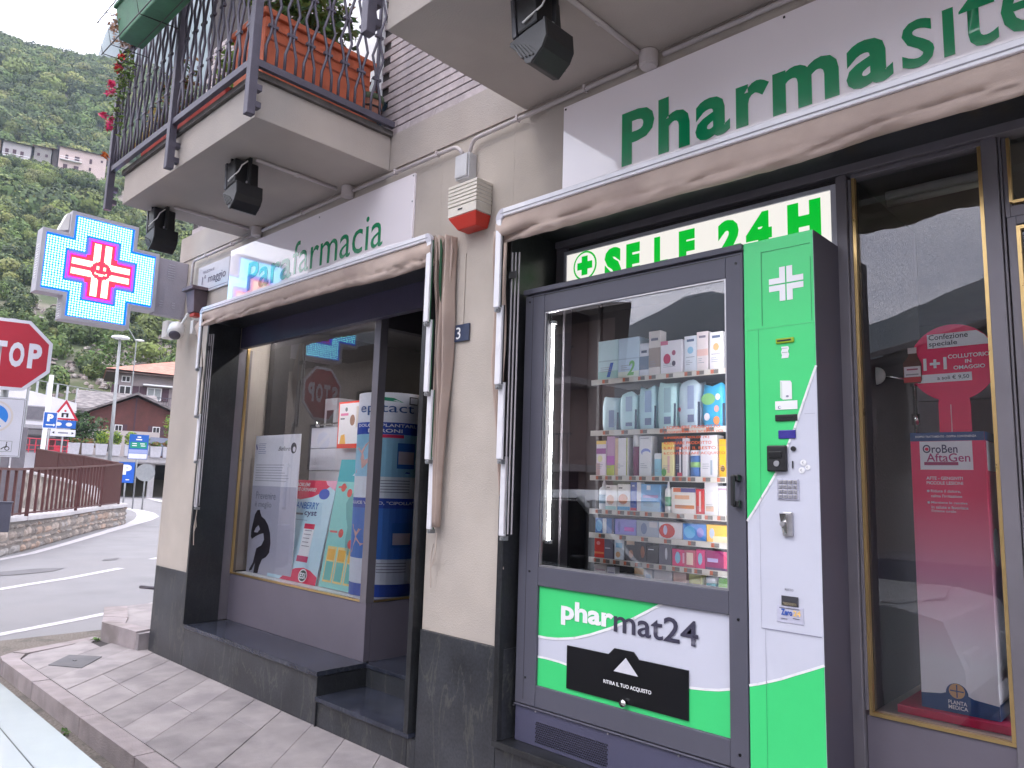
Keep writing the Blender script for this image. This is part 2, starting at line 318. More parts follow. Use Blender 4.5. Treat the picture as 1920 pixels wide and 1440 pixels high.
class Sheet:                                      # a flat print laid out in metres on a plane
    def __init__(s, org, right=(1,0,0), upv=(0,0,1), nrm=(0,-1,0)):
        s.o, s.r, s.u, s.n = Vector(org), Vector(right).normalized(), Vector(upv).normalized(), Vector(nrm).normalized(); s.mb = MB(); s.mats = []
    def pt(s, x, y, k=1): return s.o+s.r*x+s.u*y+s.n*(0.0011*k)
    def mi(s, m):
        if m not in s.mats: s.mats.append(m)
        return s.mats.index(m)
    def poly(s, pts, m, k=1): s.mb.poly([s.pt(x, y, k) for x, y in pts], s.mi(m)); return s
    def rect(s, x0, x1, y0, y1, m, k=1): return s.poly([(x0,y0),(x1,y0),(x1,y1),(x0,y1)], m, k)
    def disc(s, cx, cy, rx, ry, m, k=1, n=24, a0=0, a1=360):
        return s.poly([(cx+rx*math.cos(R(a0+(a1-a0)*i/n)), cy+ry*math.sin(R(a0+(a1-a0)*i/n))) for i in range(n if a1-a0 == 360 else n+1)], m, k)
    def band(s, pts, w, m, k=1):
        for (x0,y0),(x1,y1) in zip(pts, pts[1:]):
            d = Vector((x1-x0, y1-y0)); nn = Vector((-d.y, d.x)).normalized()*w/2; e = d.normalized()*w*.15
            s.poly([(x0-e.x-nn.x,y0-e.y-nn.y),(x1+e.x-nn.x,y1+e.y-nn.y),(x1+e.x+nn.x,y1+e.y+nn.y),(x0-e.x+nn.x,y0-e.y+nn.y)], m, k)
        return s
    def lines(s, x0, x1, y1, n, dy, h, m, k=2, g=rng):
        for i in range(n): s.rect(x0, x0+(x1-x0)*g.uniform(0.75, 1), y1-i*dy-h, y1-i*dy, m, k)
        return s
    def build(s, name, parent): return obj(name, s.mb, s.mats, parent)
    def txt(s, body, x, y, w, h, m, parent, bold=0.0, k=3, shear=0, name='lettering'):
        return text(body, parent, m, s.pt(x, y, 0), w, h, s.r, s.u, s.n, bold, name, 0.0011*k, shear)

FY, SY = 2.685, 3.03          # wall face, shopfront plane
# ================================================================ SETTING
g = MB(); g.poly([(-2400,-2400,-0.16),(2400,-2400,-0.16),(2400,2400,-0.16),(-2400,2400,-0.16)])
struct('ground', g, two_tone('dry_grass', (0.10, 0.11, 0.05), (0.16, 0.15, 0.09), 0.4, 0.95, bump=0.4))
g = MB()
g.poly([(-75,-14,-.12),(14,-14,-.12),(14,1.72,-.12),(-7.25,1.72,-.12),(-7.7,2.6,-.12),(-9.0,9,-.12),(-16,16.5,-.12),(-44,25,-.12),(-120,46,-.12),(-75,18,-.12)])
struct('road', g, asphalt)
g = MB()
g.poly([(-8.6,1.1,-.116),(-7.9,0.9,-.116),(8,0.9,-.116),(8,1.75,-.116),(-7.3,1.75,-.116),(-7.75,2.7,-.116),(-8.6,2.9,-.116)])
struct('gutter', g, asphalt2)
def strip(pts, w, z, mb):
    n = len(pts); L = []; Rr = []
    for i, p in enumerate(pts):
        a = Vector(pts[max(0,i-1)]); b = Vector(pts[min(n-1,i+1)]); d = (b-a).normalized(); q = Vector((-d.y, d.x))
        wi = w[i] if isinstance(w, (list, tuple)) else w
        L.append((p[0]+q.x*wi/2, p[1]+q.y*wi/2, z)); Rr.append((p[0]-q.x*wi/2, p[1]-q.y*wi/2, z))
    for i in range(n-1): mb.poly([Rr[i], Rr[i+1], L[i+1], L[i]])
g = MB()
strip([(-8.2,-.8),(-8.62,.9),(-8.93,2.05),(-9.4,2.95),(-9.96,3.92),(-10.9,5.5),(-12.5,8)], 0.13, -.116, g)
strip([(-12.0,1.4),(-12.31,2.76),(-12.66,3.23),(-13.05,3.81),(-14.0,4.9)], 0.15, -.116, g)
strip([(-15.2,5.85),(-16.2,6.9)], 0.13, -.116, g)
strip([(-14.6,1.2),(-16.3,3.55),(-17.35,4.35),(-19.6,5.66),(-22.8,7.45),(-26.4,9.45),(-28.6,10.6),(-31.1,11.7),(-33.8,12.6),(-36.4,13.2),(-40,13.6)], [.16,.16,.17,.2,.26,.4,.6,.8,.7,.5,.3], -.116, g)
strip([(-34,14.6),(-47,18.7),(-69,24.4)], 0.5, -.116, g)
struct('road_marking', g, linem)
g = MB()
g.poly([(-13.8,3.05,-.112),(-14.35,3.15,-.112),(-14.55,3.75,-.112),(-14.45,4.15,-.112),(-14.1,3.9,-.112),(-13.9,3.5,-.112)])
g.poly([(-15.3,5.0,-.112),(-15.6,5.15,-.112),(-15.7,5.45,-.112),(-15.4,5.3,-.112)])
g.poly([(-44,17.6,-.112),(-48,18.2,-.112),(-49,18.9,-.112),(-45,18.2,-.112)])
struct('road_patch', g, patchm)
# ---- pavement: bed, kerb stones, slabs
pv = MB(); pv.poly([(-7.2,1.68,-.012),(6,1.68,-.012),(6,FY,-.012),(-6.8,FY,-.012),(-7.65,2.55,-.012)])
pave = struct('pavement', pv, mortar)
kx = [(-7.12,-6.3),(-6.3,-5.237),(-5.237,-4.338),(-4.338,-3.4),(-3.4,-2.4),(-2.4,-1.4),(-1.4,-.4),(-.4,.6),(.6,1.6),(1.6,2.6)]
for i, (a, b) in enumerate(kx):
    k = MB(); k.ext([(a+.004,1.675+rng.uniform(0,.006),-.16),(b-.004,1.675+rng.uniform(0,.006),-.16),(b-.004,1.79,-.16),(a+.004,1.79,-.16)], (0,0,.16+rng.uniform(-.003,.003)))
    o = obj('kerb_stone', k, kerbm, pave, bevel=.014)
for pts in ([(-7.12,1.675),(-7.12,1.79),(-7.30,1.87),(-7.42,1.80),(-7.32,1.70)], [(-7.32,1.88),(-7.44,1.81),(-7.70,2.52),(-7.58,2.56)]):
    k = MB(); k.ext([(x,y,-.16) for x,y in pts][::-1], (0,0,.16)); obj('kerb_stone', k, kerbm, pave, bevel=.012)
def clip(poly, a, b, c):        # keep a*x+b*y<=c
    o = []
    for i in range(len(poly)):
        p, q = poly[i], poly[(i+1) % len(poly)]; dp = a*p[0]+b*p[1]-c; dq = a*q[0]+b*q[1]-c
        if dp <= 0: o.append(p)
        if dp*dq < 0:
            t = dp/(dp-dq); o.append((p[0]+(q[0]-p[0])*t, p[1]+(q[1]-p[1])*t))
    return o
sl = -0.88
rowx = [(-9.20,.36)]
i = 0; x = -7.76
while x < 2.6:
    x1 = x+.36+rng.uniform(-.012,.012); cuts = [1.797, 1.797+rng.uniform(.25,.62), 2.69]
    if rng.random() < .6: cuts = [1.797, 2.69]
    for ya, yb in zip(cuts, cuts[1:]):
        f = lambda X, Y: (X+sl*(Y-1.8), Y)
        pl = [f(x+.0032, ya+.002), f(x1-.0032, ya+.002), f(x1-.0032, yb-.002), f(x+.0032, yb-.002)]
        pl = clip(pl, -1, -0.17, 7.62-.17*0-.0) if x < -6 else pl      # side kerb line
        if len(pl) > 2 and min(p[0] for p in pl) > -7.6:
            s_ = MB(); s_.ext([(p[0],p[1],-.05) for p in pl], (0,0,.05+rng.uniform(-.0025,.0025))); obj('paving_slab', s_, slabm[rng.randrange(3)], pave, bevel=.002)
    x = x1
tri = MB(); tri.ext([(-7.28,1.90,-.05),(-7.10,1.797,-.05),(-6.85,1.797,-.05),(-7.56,2.52,-.05)], (0,0,.051)); obj('paving_slab', tri, slabm[1], pave)
# raised pavement of the side street
rp = struct('side_pavement', MB().ext([(-8.35,2.80,-.16),(-7.53,2.52,-.16),(-6.86,2.60,-.16),(-6.86,9,-.16),(-9.3,9,-.16)], (0,0,.30)), slabm[1])
for q in ([(-7.80,2.615),(-7.53,2.516),(-7.36,2.66),(-7.62,2.77)], [(-8.36,2.80),(-7.815,2.62),(-7.635,2.78),(-8.3,3.0)], [(-7.515,2.514),(-6.90,2.59),(-6.95,2.74),(-7.345,2.665)]):
    obj('kerb_stone', MB().ext([(x,y,-.155) for x,y in q], (0,0,.31)), kerbm, rp, bevel=.012)
mh = MB(); mh.ext([(-6.76,1.90,-.01),(-6.50,2.06,-.01),(-6.80,2.30,-.01),(-7.02,2.12,-.01)], (0,0,.0165)); mh.box(-6.80,-6.76,2.08,2.10,.0065,.011)
props(obj('manhole_cover', mh, patchm), 'dark flat square manhole cover set into the pale paving slabs', 'manhole cover')
for (c, r_, n, lab) in (((-7.26,1.60,-.07),(.10,.06,.07),90,'tuft of green weed at the kerb corner nearest the stop sign'), ((-5.30,1.62,-.10),(.05,.03,.04),40,'small weed growing against the kerb joint above the parked car'), ((-7.52,2.47,.0),(.06,.04,.03),40,'little weed at the foot of the raised side kerb')):
    props(obj('weed', MB().leaves(c, r_, n, .035, rng, (0,1)), leafs[:2]), lab, 'weed')

# ================================================================ PHARMACY BUILDING
B = thing('pharmacy_building', 'beige rendered pharmacy building with dark stone plinth and balconies above', 'building', (-3.4, 4, 0))
def part(name, mb, mats, parent=None, **k): return obj(name, mb, mats, parent or B, **k)
w = MB(); w.box(-6.85,-6.13,FY,6.6,.72,3.475); part('plaster_wall', w, plaster)
w = MB(); w.box(-3.189,-2.601,FY,3.0,.72,3.475); part('plaster_wall', w, plaster)
w = MB(); w.box(-6.13,-3.19,FY,3.2,2.86,3.475); w.box(-2.60,1.2,FY,3.2,2.86,3.475); part('plaster_wall', w, plaster)
w = MB(); w.ext([(-3.185,2.684,2.35),(-2.95,2.684,2.35),(-2.95,2.684,2.78),(-3.185,2.684,2.78)], (0,-.004,0)); part('wall_hatch', w, plaster)
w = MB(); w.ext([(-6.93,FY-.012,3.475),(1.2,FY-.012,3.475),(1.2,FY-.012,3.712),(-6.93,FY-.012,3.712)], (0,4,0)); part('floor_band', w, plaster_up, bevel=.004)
up_ = part('upper_wall', MB().box(-6.75,1.2,FY+.012,6.6,3.712,7.5), mortar)
# clinker courses on the upper wall
bh, pit = .043, .0535; made = 0; stuff = MB()
cand = []
for r_ in range(34):
    z0 = 3.722+r_*pit; x = -6.74+(r_ % 2)*.12
    while x < -1.9:
        x1 = min(x+.245, -1.9); vis = (-4.6 < x < -2.3) and r_ < 19
        if not (-4.40 < x+.12 < -3.86 and r_ > 2): cand.append((0 if vis else 1, x, x1, z0))
        x = x1+.002
cand.sort(key=lambda c: c[0])
bmesh_cache = {}
for (v_, xa, xb, z0) in cand:
    if made < 296:
        key = round(xb-xa, 3)
        if key not in bmesh_cache:
            bmesh_cache[key] = [mesh('brick', MB().box(0, xb-xa, -.012, 0, 0, bh), m) for m in brickm]
        o = bpy.data.objects.new('brick', bmesh_cache[key][rng.randrange(3)]); C.objects.link(o); o.parent = up_
        iv = WM['pharmacy_building'].inverted() @ Vector((xa, FY+.012, z0)); o.location = iv-Vector((0,0,0)) if False else iv
        made += 1
    else: stuff.box(xa, xb, FY, FY+.012, z0, z0+bh, rng.randrange(3))
so_ = obj('brick_courses', stuff, brickm, up_); so_['kind'] = 'stuff'
# white shuttered balcony door
dr = part('balcony_door', MB().box(-4.38,-3.90,FY-.02,FY+.05,3.75,5.9), white)
obj('door_frame', MB().box(-4.42,-4.38,FY-.035,FY+.02,3.74,5.95).box(-3.90,-3.862,FY-.035,FY+.02,3.74,5.95), white, dr)
part('drain_pipe', MB().cyl((-3.85,FY-.045,3.72),(-3.85,FY-.045,6),.012), ironm)
# plinth slabs
def pl(x0, x1, z0, z1, y0=FY-.012, y1=FY+.3): part('plinth_slab', MB().box(x0, x1, y0, y1, z0, z1), stone_dark, bevel=.0015)
pl(-6.82,-6.132,.0,.72); pl(-6.13,-4.145,0,.292); pl(-4.143,-3.262,0,.150); pl(-3.19,-2.601,0,.718)
pl(-3.26,-3.192,0,.150)
for a, b in ((-2.598,-1.5),(-1.497,-.5),(-.497,1.2)): pl(a, b, 0, .272)
part('plinth_slab', MB().box(-2.60,-2.56,FY-.0125,FY+.3,.302,.718), stone_dark)
part('plinth_slab', MB().box(-6.84,-6.822,FY,6.6,0,.72), stone_dark)
# opening 1: jambs, sill, steps
def jamb(x0, x1, z0, z1): part('stone_jamb', MB().box(x0, x1, 2.645, 2.93 if x0 < -5 else 3.0, z0, z1, 0), stone_jamb, bevel=.002)
jamb(-6.128,-6.10,.327,2.86); jamb(-3.262,-3.225,.178,2.86)
jamb(-2.598,-2.562,.305,2.86)
part('stone_jamb', MB().box(-6.10,-3.262,2.66,3.2,2.80,2.86), stone_jamb)
part('stone_jamb', MB().box(-2.562,1.2,2.66,3.2,2.84,2.86), stone_jamb)
part('window_sill', MB().box(-6.10,-4.14,2.655,3.03,.294,.325), stone_step, bevel=.002)
part('window_sill', MB().box(-2.60,1.2,2.645,3.03,.274,.303), stone_jamb, bevel=.002)
part('door_step', MB().box(-4.14,-3.224,2.650,3.035,.152,.178), stone_step, bevel=.002)
part('step_riser', MB().box(-4.14,-3.20,3.028,3.05,.178,.292), stone_dark)
part('step_riser', MB().box(-4.15,-4.1405,2.66,3.03,.0,.290), stone_jamb)
part('door_threshold', MB().box(-4.17,-3.0,3.022,4.4,.294,.318), stone_step, bevel=.002)
part('door_reveal', MB().box(-3.19,-3.15,2.93,4.4,.318,2.86), stone_jamb)
# shopfront 1
def fr(name, *bx, mat=metal_purple, bevel=.002):
    m_ = MB()
    for b_ in bx: m_.box(*b_)
    return part(name, m_, mat, bevel=bevel)
fr('shopfront_post', (-6.15,-6.118,2.93,3.06,.325,2.62))
fr('shopfront_post', (-4.235,-4.165,3.01,3.075,.70,2.70))
fr('shopfront_panel', (-6.117,-4.166,3.014,3.06,.325,.70), mat=metal_sheet)
fr('shopfront_panel', (-4.205,-4.1665,3.062,3.46,.318,.70), mat=metal_sheet)
fr('shopfront_head', (-6.15,-4.165,3.00,3.07,2.70,2.80), mat=darkin)
fr('shopfront_head', (-6.10,-3.262,2.935,2.99,2.62,2.80), mat=pbr('dark_blue_header', (0.05,0.045,0.09), .4))
fr('shopfront_head', (-4.235,-4.165,3.077,4.3,2.58,2.80), mat=darkin)
fr('brass_bead', (-6.117,-6.105,3.008,3.03,.715,2.70), (-6.117,-4.236,3.008,3.03,.702,.714), mat=brass, bevel=0)
fr('brass_bead', (-4.185,-4.160,3.40,3.412,.715,2.58), (-4.185,-4.160,3.077,3.40,.702,.714), mat=brass, bevel=0)
fr('shopfront_post', (-4.20,-4.163,3.413,3.47,.70,2.58))
part('window_pane', MB().poly([(-6.105,3.03,.714),(-4.235,3.03,.714),(-4.235,3.03,2.70),(-6.105,3.03,2.70)]), pane_m)
part('window_pane', MB().poly([(-4.172,3.077,.714),(-4.172,3.40,.714),(-4.172,3.40,2.58),(-4.172,3.077,2.58)]), pane_m)
# shop interior shell
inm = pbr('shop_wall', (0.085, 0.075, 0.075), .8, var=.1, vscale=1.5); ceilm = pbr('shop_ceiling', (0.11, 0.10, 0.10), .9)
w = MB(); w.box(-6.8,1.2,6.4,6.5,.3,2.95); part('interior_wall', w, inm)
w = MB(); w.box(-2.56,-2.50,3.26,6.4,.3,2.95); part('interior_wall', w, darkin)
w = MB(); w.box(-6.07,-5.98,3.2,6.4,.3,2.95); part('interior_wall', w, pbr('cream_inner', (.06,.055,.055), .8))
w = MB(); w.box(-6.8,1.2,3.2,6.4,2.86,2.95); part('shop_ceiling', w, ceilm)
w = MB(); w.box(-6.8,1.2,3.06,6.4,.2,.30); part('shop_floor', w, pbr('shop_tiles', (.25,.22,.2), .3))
part('display_floor', MB().box(-6.11,-4.21,3.062,3.9,.66,.712), white)
# shopfront 2 (behind and beside the machine)
fr('shopfront_post', (-2.56,-2.492,3.0,3.06,.303,2.80)); fr('shopfront_post', (-1.052,-1.012,2.985,3.06,.303,2.80))
fr('shopfront_post', (-1.010,-.998,3.0,3.05,.72,2.78)); fr('shopfront_post', (-.541,-.492,3.0,3.06,.303,2.84), (-.49,-.482,3.012,3.05,.303,2.84))
fr('shopfront_panel', (-1.010,-.541,3.014,3.06,.303,.70), mat=metal_sheet)
fr('shopfront_head', (-2.56,1.2,2.985,3.07,2.805,2.86)); fr('shopfront_head', (-.998,-.541,3.004,3.06,2.785,2.803))
fr('brass_bead', (-.997,-.985,3.006,3.028,.715,2.785), (-.554,-.542,3.006,3.028,.715,2.785), (-.997,-.542,3.006,3.028,.702,.714), mat=brass, bevel=0)
part('window_pane', MB().poly([(-.985,3.03,.714),(-.554,3.03,.714),(-.554,3.03,2.785),(-.985,3.03,2.785)]), pane_r)
fr('shopfront_head', (-2.49,-1.052,3.02,3.06,2.55,2.803), mat=darkin)
fr('display_floor', (-1.0,-.55,3.07,3.7,.66,.705), mat=pbr('display_shelf', (.35,.28,.27), .5))
fr('interior_wall', (-.57,-.54,3.2,3.7,.7,2.8), mat=darkin); fr('interior_wall', (-1.04,-1.0,3.08,3.9,.30,2.8), mat=darkin)
# door with transom on the far right
dd = part('shop_door', MB().box(-.478,-.45,3.02,3.06,.303,2.50).box(-.45,.5,3.02,3.06,2.47,2.50).box(-.45,.5,3.02,3.06,.303,.55), metal_purple, bevel=.002)
obj('brass_bead', MB().box(-.45,-.438,3.008,3.03,.56,2.46).box(-.438,.5,3.008,3.03,2.448,2.46).box(-.438,.5,3.008,3.03,.55,.562), brass, dd)
obj('door_pane', MB().poly([(-.438,3.032,.562),(.5,3.032,.562),(.5,3.032,2.448),(-.438,3.032,2.448)]), pane_m, dd)
fr('transom', (-.481,-.465,3.02,3.06,2.50,2.80), (-.465,.5,3.02,3.06,2.50,2.54))
fr('brass_bead', (-.465,-.455,3.008,3.03,2.55,2.79), (-.455,.5,3.008,3.03,2.545,2.556), mat=brass, bevel=0)
part('transom_pane', MB().poly([(-.455,3.032,2.556),(.5,3.032,2.556),(.5,3.032,2.80),(-.455,3.032,2.80)]), pane_m)
# balconies
BZ = 3.475
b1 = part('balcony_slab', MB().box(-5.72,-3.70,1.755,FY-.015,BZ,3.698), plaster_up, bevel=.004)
obj('slab_edge', MB().box(-5.74,-3.68,1.735,FY-.016,3.70,3.735), pbr('wet_slab_edge', (.10,.09,.085), .8, var=.4, vscale=8), b1)
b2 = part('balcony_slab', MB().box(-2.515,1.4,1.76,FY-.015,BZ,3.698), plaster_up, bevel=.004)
obj('slab_edge', MB().box(-2.535,1.4,1.74,FY-.016,3.70,3.735), MATS['wet_slab_edge'], b2)

# ---- wrought-iron railings (each one thing)
def railing(name, label, x0, x1, yf, posts, side, ztop, top=True):
    t = thing(name, label, 'railing', ((x0+x1)/2, yf, 3.5), group=None)
    def post(x, y, z0=3.45, zt=ztop): obj('post', MB().box(x-.024, x+.024, y-.024, y+.024, z0, zt), ironm, t, bevel=.003)
    for px_ in posts: post(px_, yf)
    xa = min(x0, x1); xb = max(x0, x1)
    obj('bottom_rail', MB().box(xa,xb,yf-.012,yf+.018,3.742,3.782), ironm, t)
    obj('top_rail', MB().box(xa-.03,xb+.03,yf-.028,yf+.028,ztop,ztop+.035), ironm, t)
    for px_ in posts:
        for za_ in (3.60, 3.50): obj('fixing_plate', MB().box(px_-.022,px_+.022,yf+.02,1.754,za_,za_+.033), ironm, t)
    def wavy(px_, py_, dx, dy, mir):
        pts = []; zz = 3.78; H = ztop-3.78
        for f_, o_ in ((0,.034),(.12,.034),(.22,.010),(.30,.010),(.42,.040),(.54,.010),(.62,.010),(.76,.044),(.88,.012),(1,.012)):
            pts.append((px_+dx*o_*mir, py_+dy*o_*mir, zz+H*f_))
        return pts
    def pair(px_, py_, dx, dy):
        k = rng.uniform(-.12,.12)
        for mir in (-1, 1): obj('baluster', MB().tube(wavy(px_, py_, dx, dy, mir), .0085, 6), ironm, t, smooth=True)
        for f_ in (.26, .58): obj('clip', MB().box(px_-.02*abs(dx)-.009, px_+.02*abs(dx)+.009, py_-.02*abs(dy)-.009, py_+.02*abs(dy)+.009, 3.78+(ztop-3.78)*f_-.008, 3.78+(ztop-3.78)*f_+.008), ironm, t)
    x = xa+.075
    while x < xb-.04:
        if all(abs(x-p) > .045 for p in posts): pair(x, yf, 1, 0)
        x += .128
    if side is not None:
        obj('bottom_rail', MB().box(side-.015,side+.015,yf+.02,FY-.03,3.742,3.782), ironm, t)
        obj('top_rail', MB().box(side-.028,side+.028,yf+.03,FY-.03,ztop,ztop+.035), ironm, t)
        y = yf+.10
        while y < FY-.08: pair(side, y, 0, 1); y += .118
    return t
rail1 = railing('balcony_railing', 'dark wavy iron railing full of flowers round the left balcony', -5.86, -3.66, 1.70, (-5.86,-4.735,-3.66), -3.66, 4.68)
rail2 = railing('balcony_railing', 'dark iron railing corner of the balcony above the large sign', -2.57, 1.2, 1.70, (-2.57,), None, 4.68)

# ---- planters and plants on the left balcony
t = thing('window_box', 'long terracotta planter with ribbed sides behind the balcony railing', 'planter', (-3.9,2.1,3.74), group='planters and pots on the left balcony')
pb = MB()
pb.ext([(-4.10,1.80,3.745),(-3.76,1.80,3.745),(-3.735,1.79,4.12),(-4.13,1.79,4.12)], (0,.72,0)); obj('planter_body', pb, terracotta, t, bevel=.006)
obj('rim', MB().box(-4.15,-3.715,1.77,2.54,4.121,4.16), terracotta, t, bevel=.006)
obj('rib', MB().box(-3.748,-3.74,1.80,2.50,3.985,3.995).box(-3.735,-3.73,1.80,2.50,4.05,4.056), pbr('planter_groove', (.25,.05,.02), .7), t)
f = MB(); f.leaves((-3.92,2.12,4.34),(.22,.38,.26),900,.075,rng,(0,1,2,3)); 
obj('foliage', f, leafs, t)
f = MB(); f.leaves((-3.95,2.15,4.55),(.20,.36,.20),260,.07,rng,(0,1)); obj('dry_foliage', f, [dryleaf, leafs[3]], t)
t = thing('flower_pot', 'weathered striped terracotta pot with green rim by the house wall', 'flower pot', (-3.80,2.56,3.74), group='planters and pots on the left balcony')
obj('pot_body', MB().lathe((-3.80,2.56,3.745),[(.055,0),(.075,.10),(.085,.19)],18), terra2, t, smooth=True)
obj('rim', MB().lathe((-3.80,2.56,3.92),[(.088,0),(.094,.012),(.094,.035),(.08,.04)],18), pbr('mossy_rim', (.09,.12,.07), .8, var=.3), t, smooth=True)
obj('band', MB().lathe((-3.80,2.56,3.80),[(.074,0),(.078,.006),(.074,.012)],18).lathe((-3.80,2.56,3.87),[(.083,0),(.087,.006),(.083,.012)],18), mortar, t)
t = thing('water_bottle', 'clear little bottle with red flowers standing in the striped pot', 'bottle', (-3.80,2.56,3.95))
obj('bottle_body', MB().lathe((-3.79,2.57,3.955),[(.03,0),(.034,.02),(.034,.09),(.015,.12),(.015,.14)],14), glass('bottle_glass', (.8,.85,.85), 1.5), t, smooth=True)
obj('flower', MB().leaves((-3.80,2.55,3.99),(.05,.05,.02),40,.03,rng), petal_red, t)
t = thing('bowl', 'dark blue bowl leaning on its side at the end of the balcony', 'bowl', (-3.76,2.64,3.74))
obj('bowl_shell', MB().lathe((-3.80,2.64,3.86),[(.03,-.05),(.09,-.02),(.115,.03),(.12,.035),(.112,.03),(.085,-.012),(.02,-.04)],20,ax=(.9,.3,.15)), pbr('blue_glaze', (.03,.06,.09), .3), t, smooth=True)
t = thing('balcony_planter', 'old red terracotta trough along the front of the left balcony', 'planter', (-4.9,1.85,3.74), group='planters and pots on the left balcony')
obj('planter_body', MB().ext([(-5.55,1.80,3.738),(-5.55,1.98,3.738),(-5.55,2.0,3.86),(-5.55,1.79,3.86)], (1.35,0,0)), pbr('red_trough', (.35,.04,.03), .7, var=.3), t)
f = MB(); f.leaves((-5.25,1.88,4.10),(.45,.10,.30),620,.05,rng,(0,1,2)); obj('foliage', f, [leafs[0], leafs[2], dryleaf], t)
f = MB(); f.leaves((-5.15,1.87,4.30),(.30,.09,.16),150,.045,rng,(0,1)); obj('dry_foliage', f, [dryleaf, leafs[3]], t)
f = MB(); f.leaves((-4.45,1.90,4.05),(.07,.07,.28),170,.06,rng,(0,)); f.leaves((-4.6,1.92,3.95),(.08,.07,.12),60,.06,rng,(0,)); obj('bright_foliage', f, [pbr('bright_leaf', (.20,.34,.04), .6, bump=0)], t)
f = MB(); f.leaves((-4.15,1.95,4.0),(.12,.08,.28),170,.045,rng,(0,1)); obj('foliage', f, [leafs[2], leafs[0]], t)
t = thing('yellow_flowers', 'pale yellow blooms hanging low behind the bars of the balcony railing', 'flowers', (-5.25,1.76,3.9))
f = MB()
f = None
for c in ((-5.28,1.76,4.06),(-5.32,1.76,4.00),(-5.30,1.76,3.95),(-5.36,1.76,3.92),(-5.44,1.76,3.91),(-5.56,1.76,3.88),(-5.20,1.76,3.98)): obj('blossom', MB().leaves(c,(.03,.02,.03),22,.035,rng), petal_yel, t)
t = thing('petunia', 'hanging pink and red petunia spilling over the left corner of the railing', 'flowers', (-5.92,1.66,4.5), group=None)
f = MB(); f.leaves((-5.60,1.64,4.46),(.10,.07,.14),130,.045,rng,(0,1)); f.leaves((-5.66,1.64,4.27),(.09,.06,.16),110,.04,rng,(0,1)); f.leaves((-5.66,1.64,4.05),(.06,.05,.14),50,.04,rng,(0,1)); obj('foliage', f, [leafs[1], leafs[3]], t)
f = MB()
for c in ((-5.58,1.60,4.52),(-5.63,1.60,4.47),(-5.60,1.60,4.43),(-5.72,1.60,4.36),(-5.78,1.60,4.32),(-5.70,1.60,4.30),(-5.82,1.60,4.15),(-5.66,1.60,4.06),(-5.68,1.60,4.01),(-5.74,1.60,4.38)): obj('blossom', MB().leaves(c,(.030,.022,.03),18,.045,rng,(0,),1), petal_pink if c[0] < -5.62 else petal_red, t)
f = MB(); f.leaves((-5.70,1.60,3.80),(.025,.02,.025),14,.04,rng); obj('petals', f, pbr('orange_petal', (.5,.12,.02), .6, bump=0), t)
for i_, (x_, z_) in enumerate(((-5.5,4.42),(-5.62,4.3),(-5.35,4.2))):
    pass
t = thing('green_window_box', 'green plastic trough hung outside the top of the railing', 'planter', (-5.1,1.55,4.8), group='planters and pots on the left balcony')
obj('planter_body', MB().ext([(-5.13,1.45,4.39),(-5.13,1.60,4.39),(-5.13,1.64,4.60),(-5.13,1.41,4.60)], (1.25,0,0)), greenbox, t, bevel=.008)
obj('rim', MB().box(-5.15,-3.86,1.395,1.655,4.601,4.625), greenbox, t, bevel=.004)
f = MB(); f.leaves((-5.02,1.5,4.67),(.22,.10,.12),240,.05,rng,(0,1)); obj('dry_foliage', f, [dryleaf, pbr('pinkish_leaf', (.40,.26,.20), .8, bump=0)], t)
f = MB(); f.leaves((-5.17,1.48,4.50),(.11,.10,.13),220,.04,rng,(0,1)); obj('dry_foliage', f, [dryleaf, MATS['pinkish_leaf']], t)
f = MB(); f.leaves((-4.5,1.5,4.70),(.4,.1,.1),200,.05,rng,(0,1)); obj('foliage', f, leafs[:2], t)
t = thing('planter_bracket', 'thin black wire cradle holding the green trough at the rail end', 'bracket', (-6.0,1.6,4.8))
for xx in (-5.36,-5.20,-4.70,-4.20):
    obj('wire', MB().tube([(xx,1.67,4.39),(xx,1.42,4.37),(xx,1.37,4.58),(xx,1.66,4.64)], .0035, 6), black, t)
obj('wire', MB().tube([(-5.38,1.37,4.58),(-4.1,1.37,4.58)], .0035, 6).tube([(-5.38,1.42,4.37),(-4.1,1.42,4.37)], .0035, 6).tube([(-5.38,1.55,4.365),(-4.1,1.55,4.365)], .003, 6), black, t)

# ================================================================ SIGNS ON THE WALL
t = thing('shop_sign', 'long white shop sign with thin green letters over the display window', 'sign', (-4.6,2.67,3.15), group=None)
obj('sign_panel', MB().box(-5.86,-3.43,2.668,2.683,2.93,3.385), signwhite, t, bevel=.001)
tg = txgreen
text('Para', t, tg, (-5.52,2.667,2.975), .68, .235, bold=.014, name='lettering', space=1.04)
text('farmacia', t, tg, (-4.825,2.667,2.985), 1.10, .25, bold=0.0, name='lettering')
for x_, z_ in ((-3.445,3.365),(-3.445,3.20),(-4.50,3.35)): obj('screw', MB().box(x_,x_+.008,2.664,2.668,z_,z_+.008), galv, t)
t = thing('shop_sign', 'large white shop sign with heavy green letters over the vending machine', 'sign', (-1.2,2.67,3.15))
obj('sign_panel', MB().box(-2.25,.6,2.668,2.683,2.93,3.395), signwhite, t, bevel=.001)
text('Pharma', t, tg, (-1.893,2.667,2.972), 1.165, .262, bold=.030, name='lettering', space=1.10)
text('s\u0131te', t, tg, (-.698,2.667,2.980), .43, .215, bold=0.008, name='lettering')
for x_ in (-2.24,-1.12): obj('screw', MB().box(x_,x_+.008,2.664,2.668,3.375,3.383), black, t)
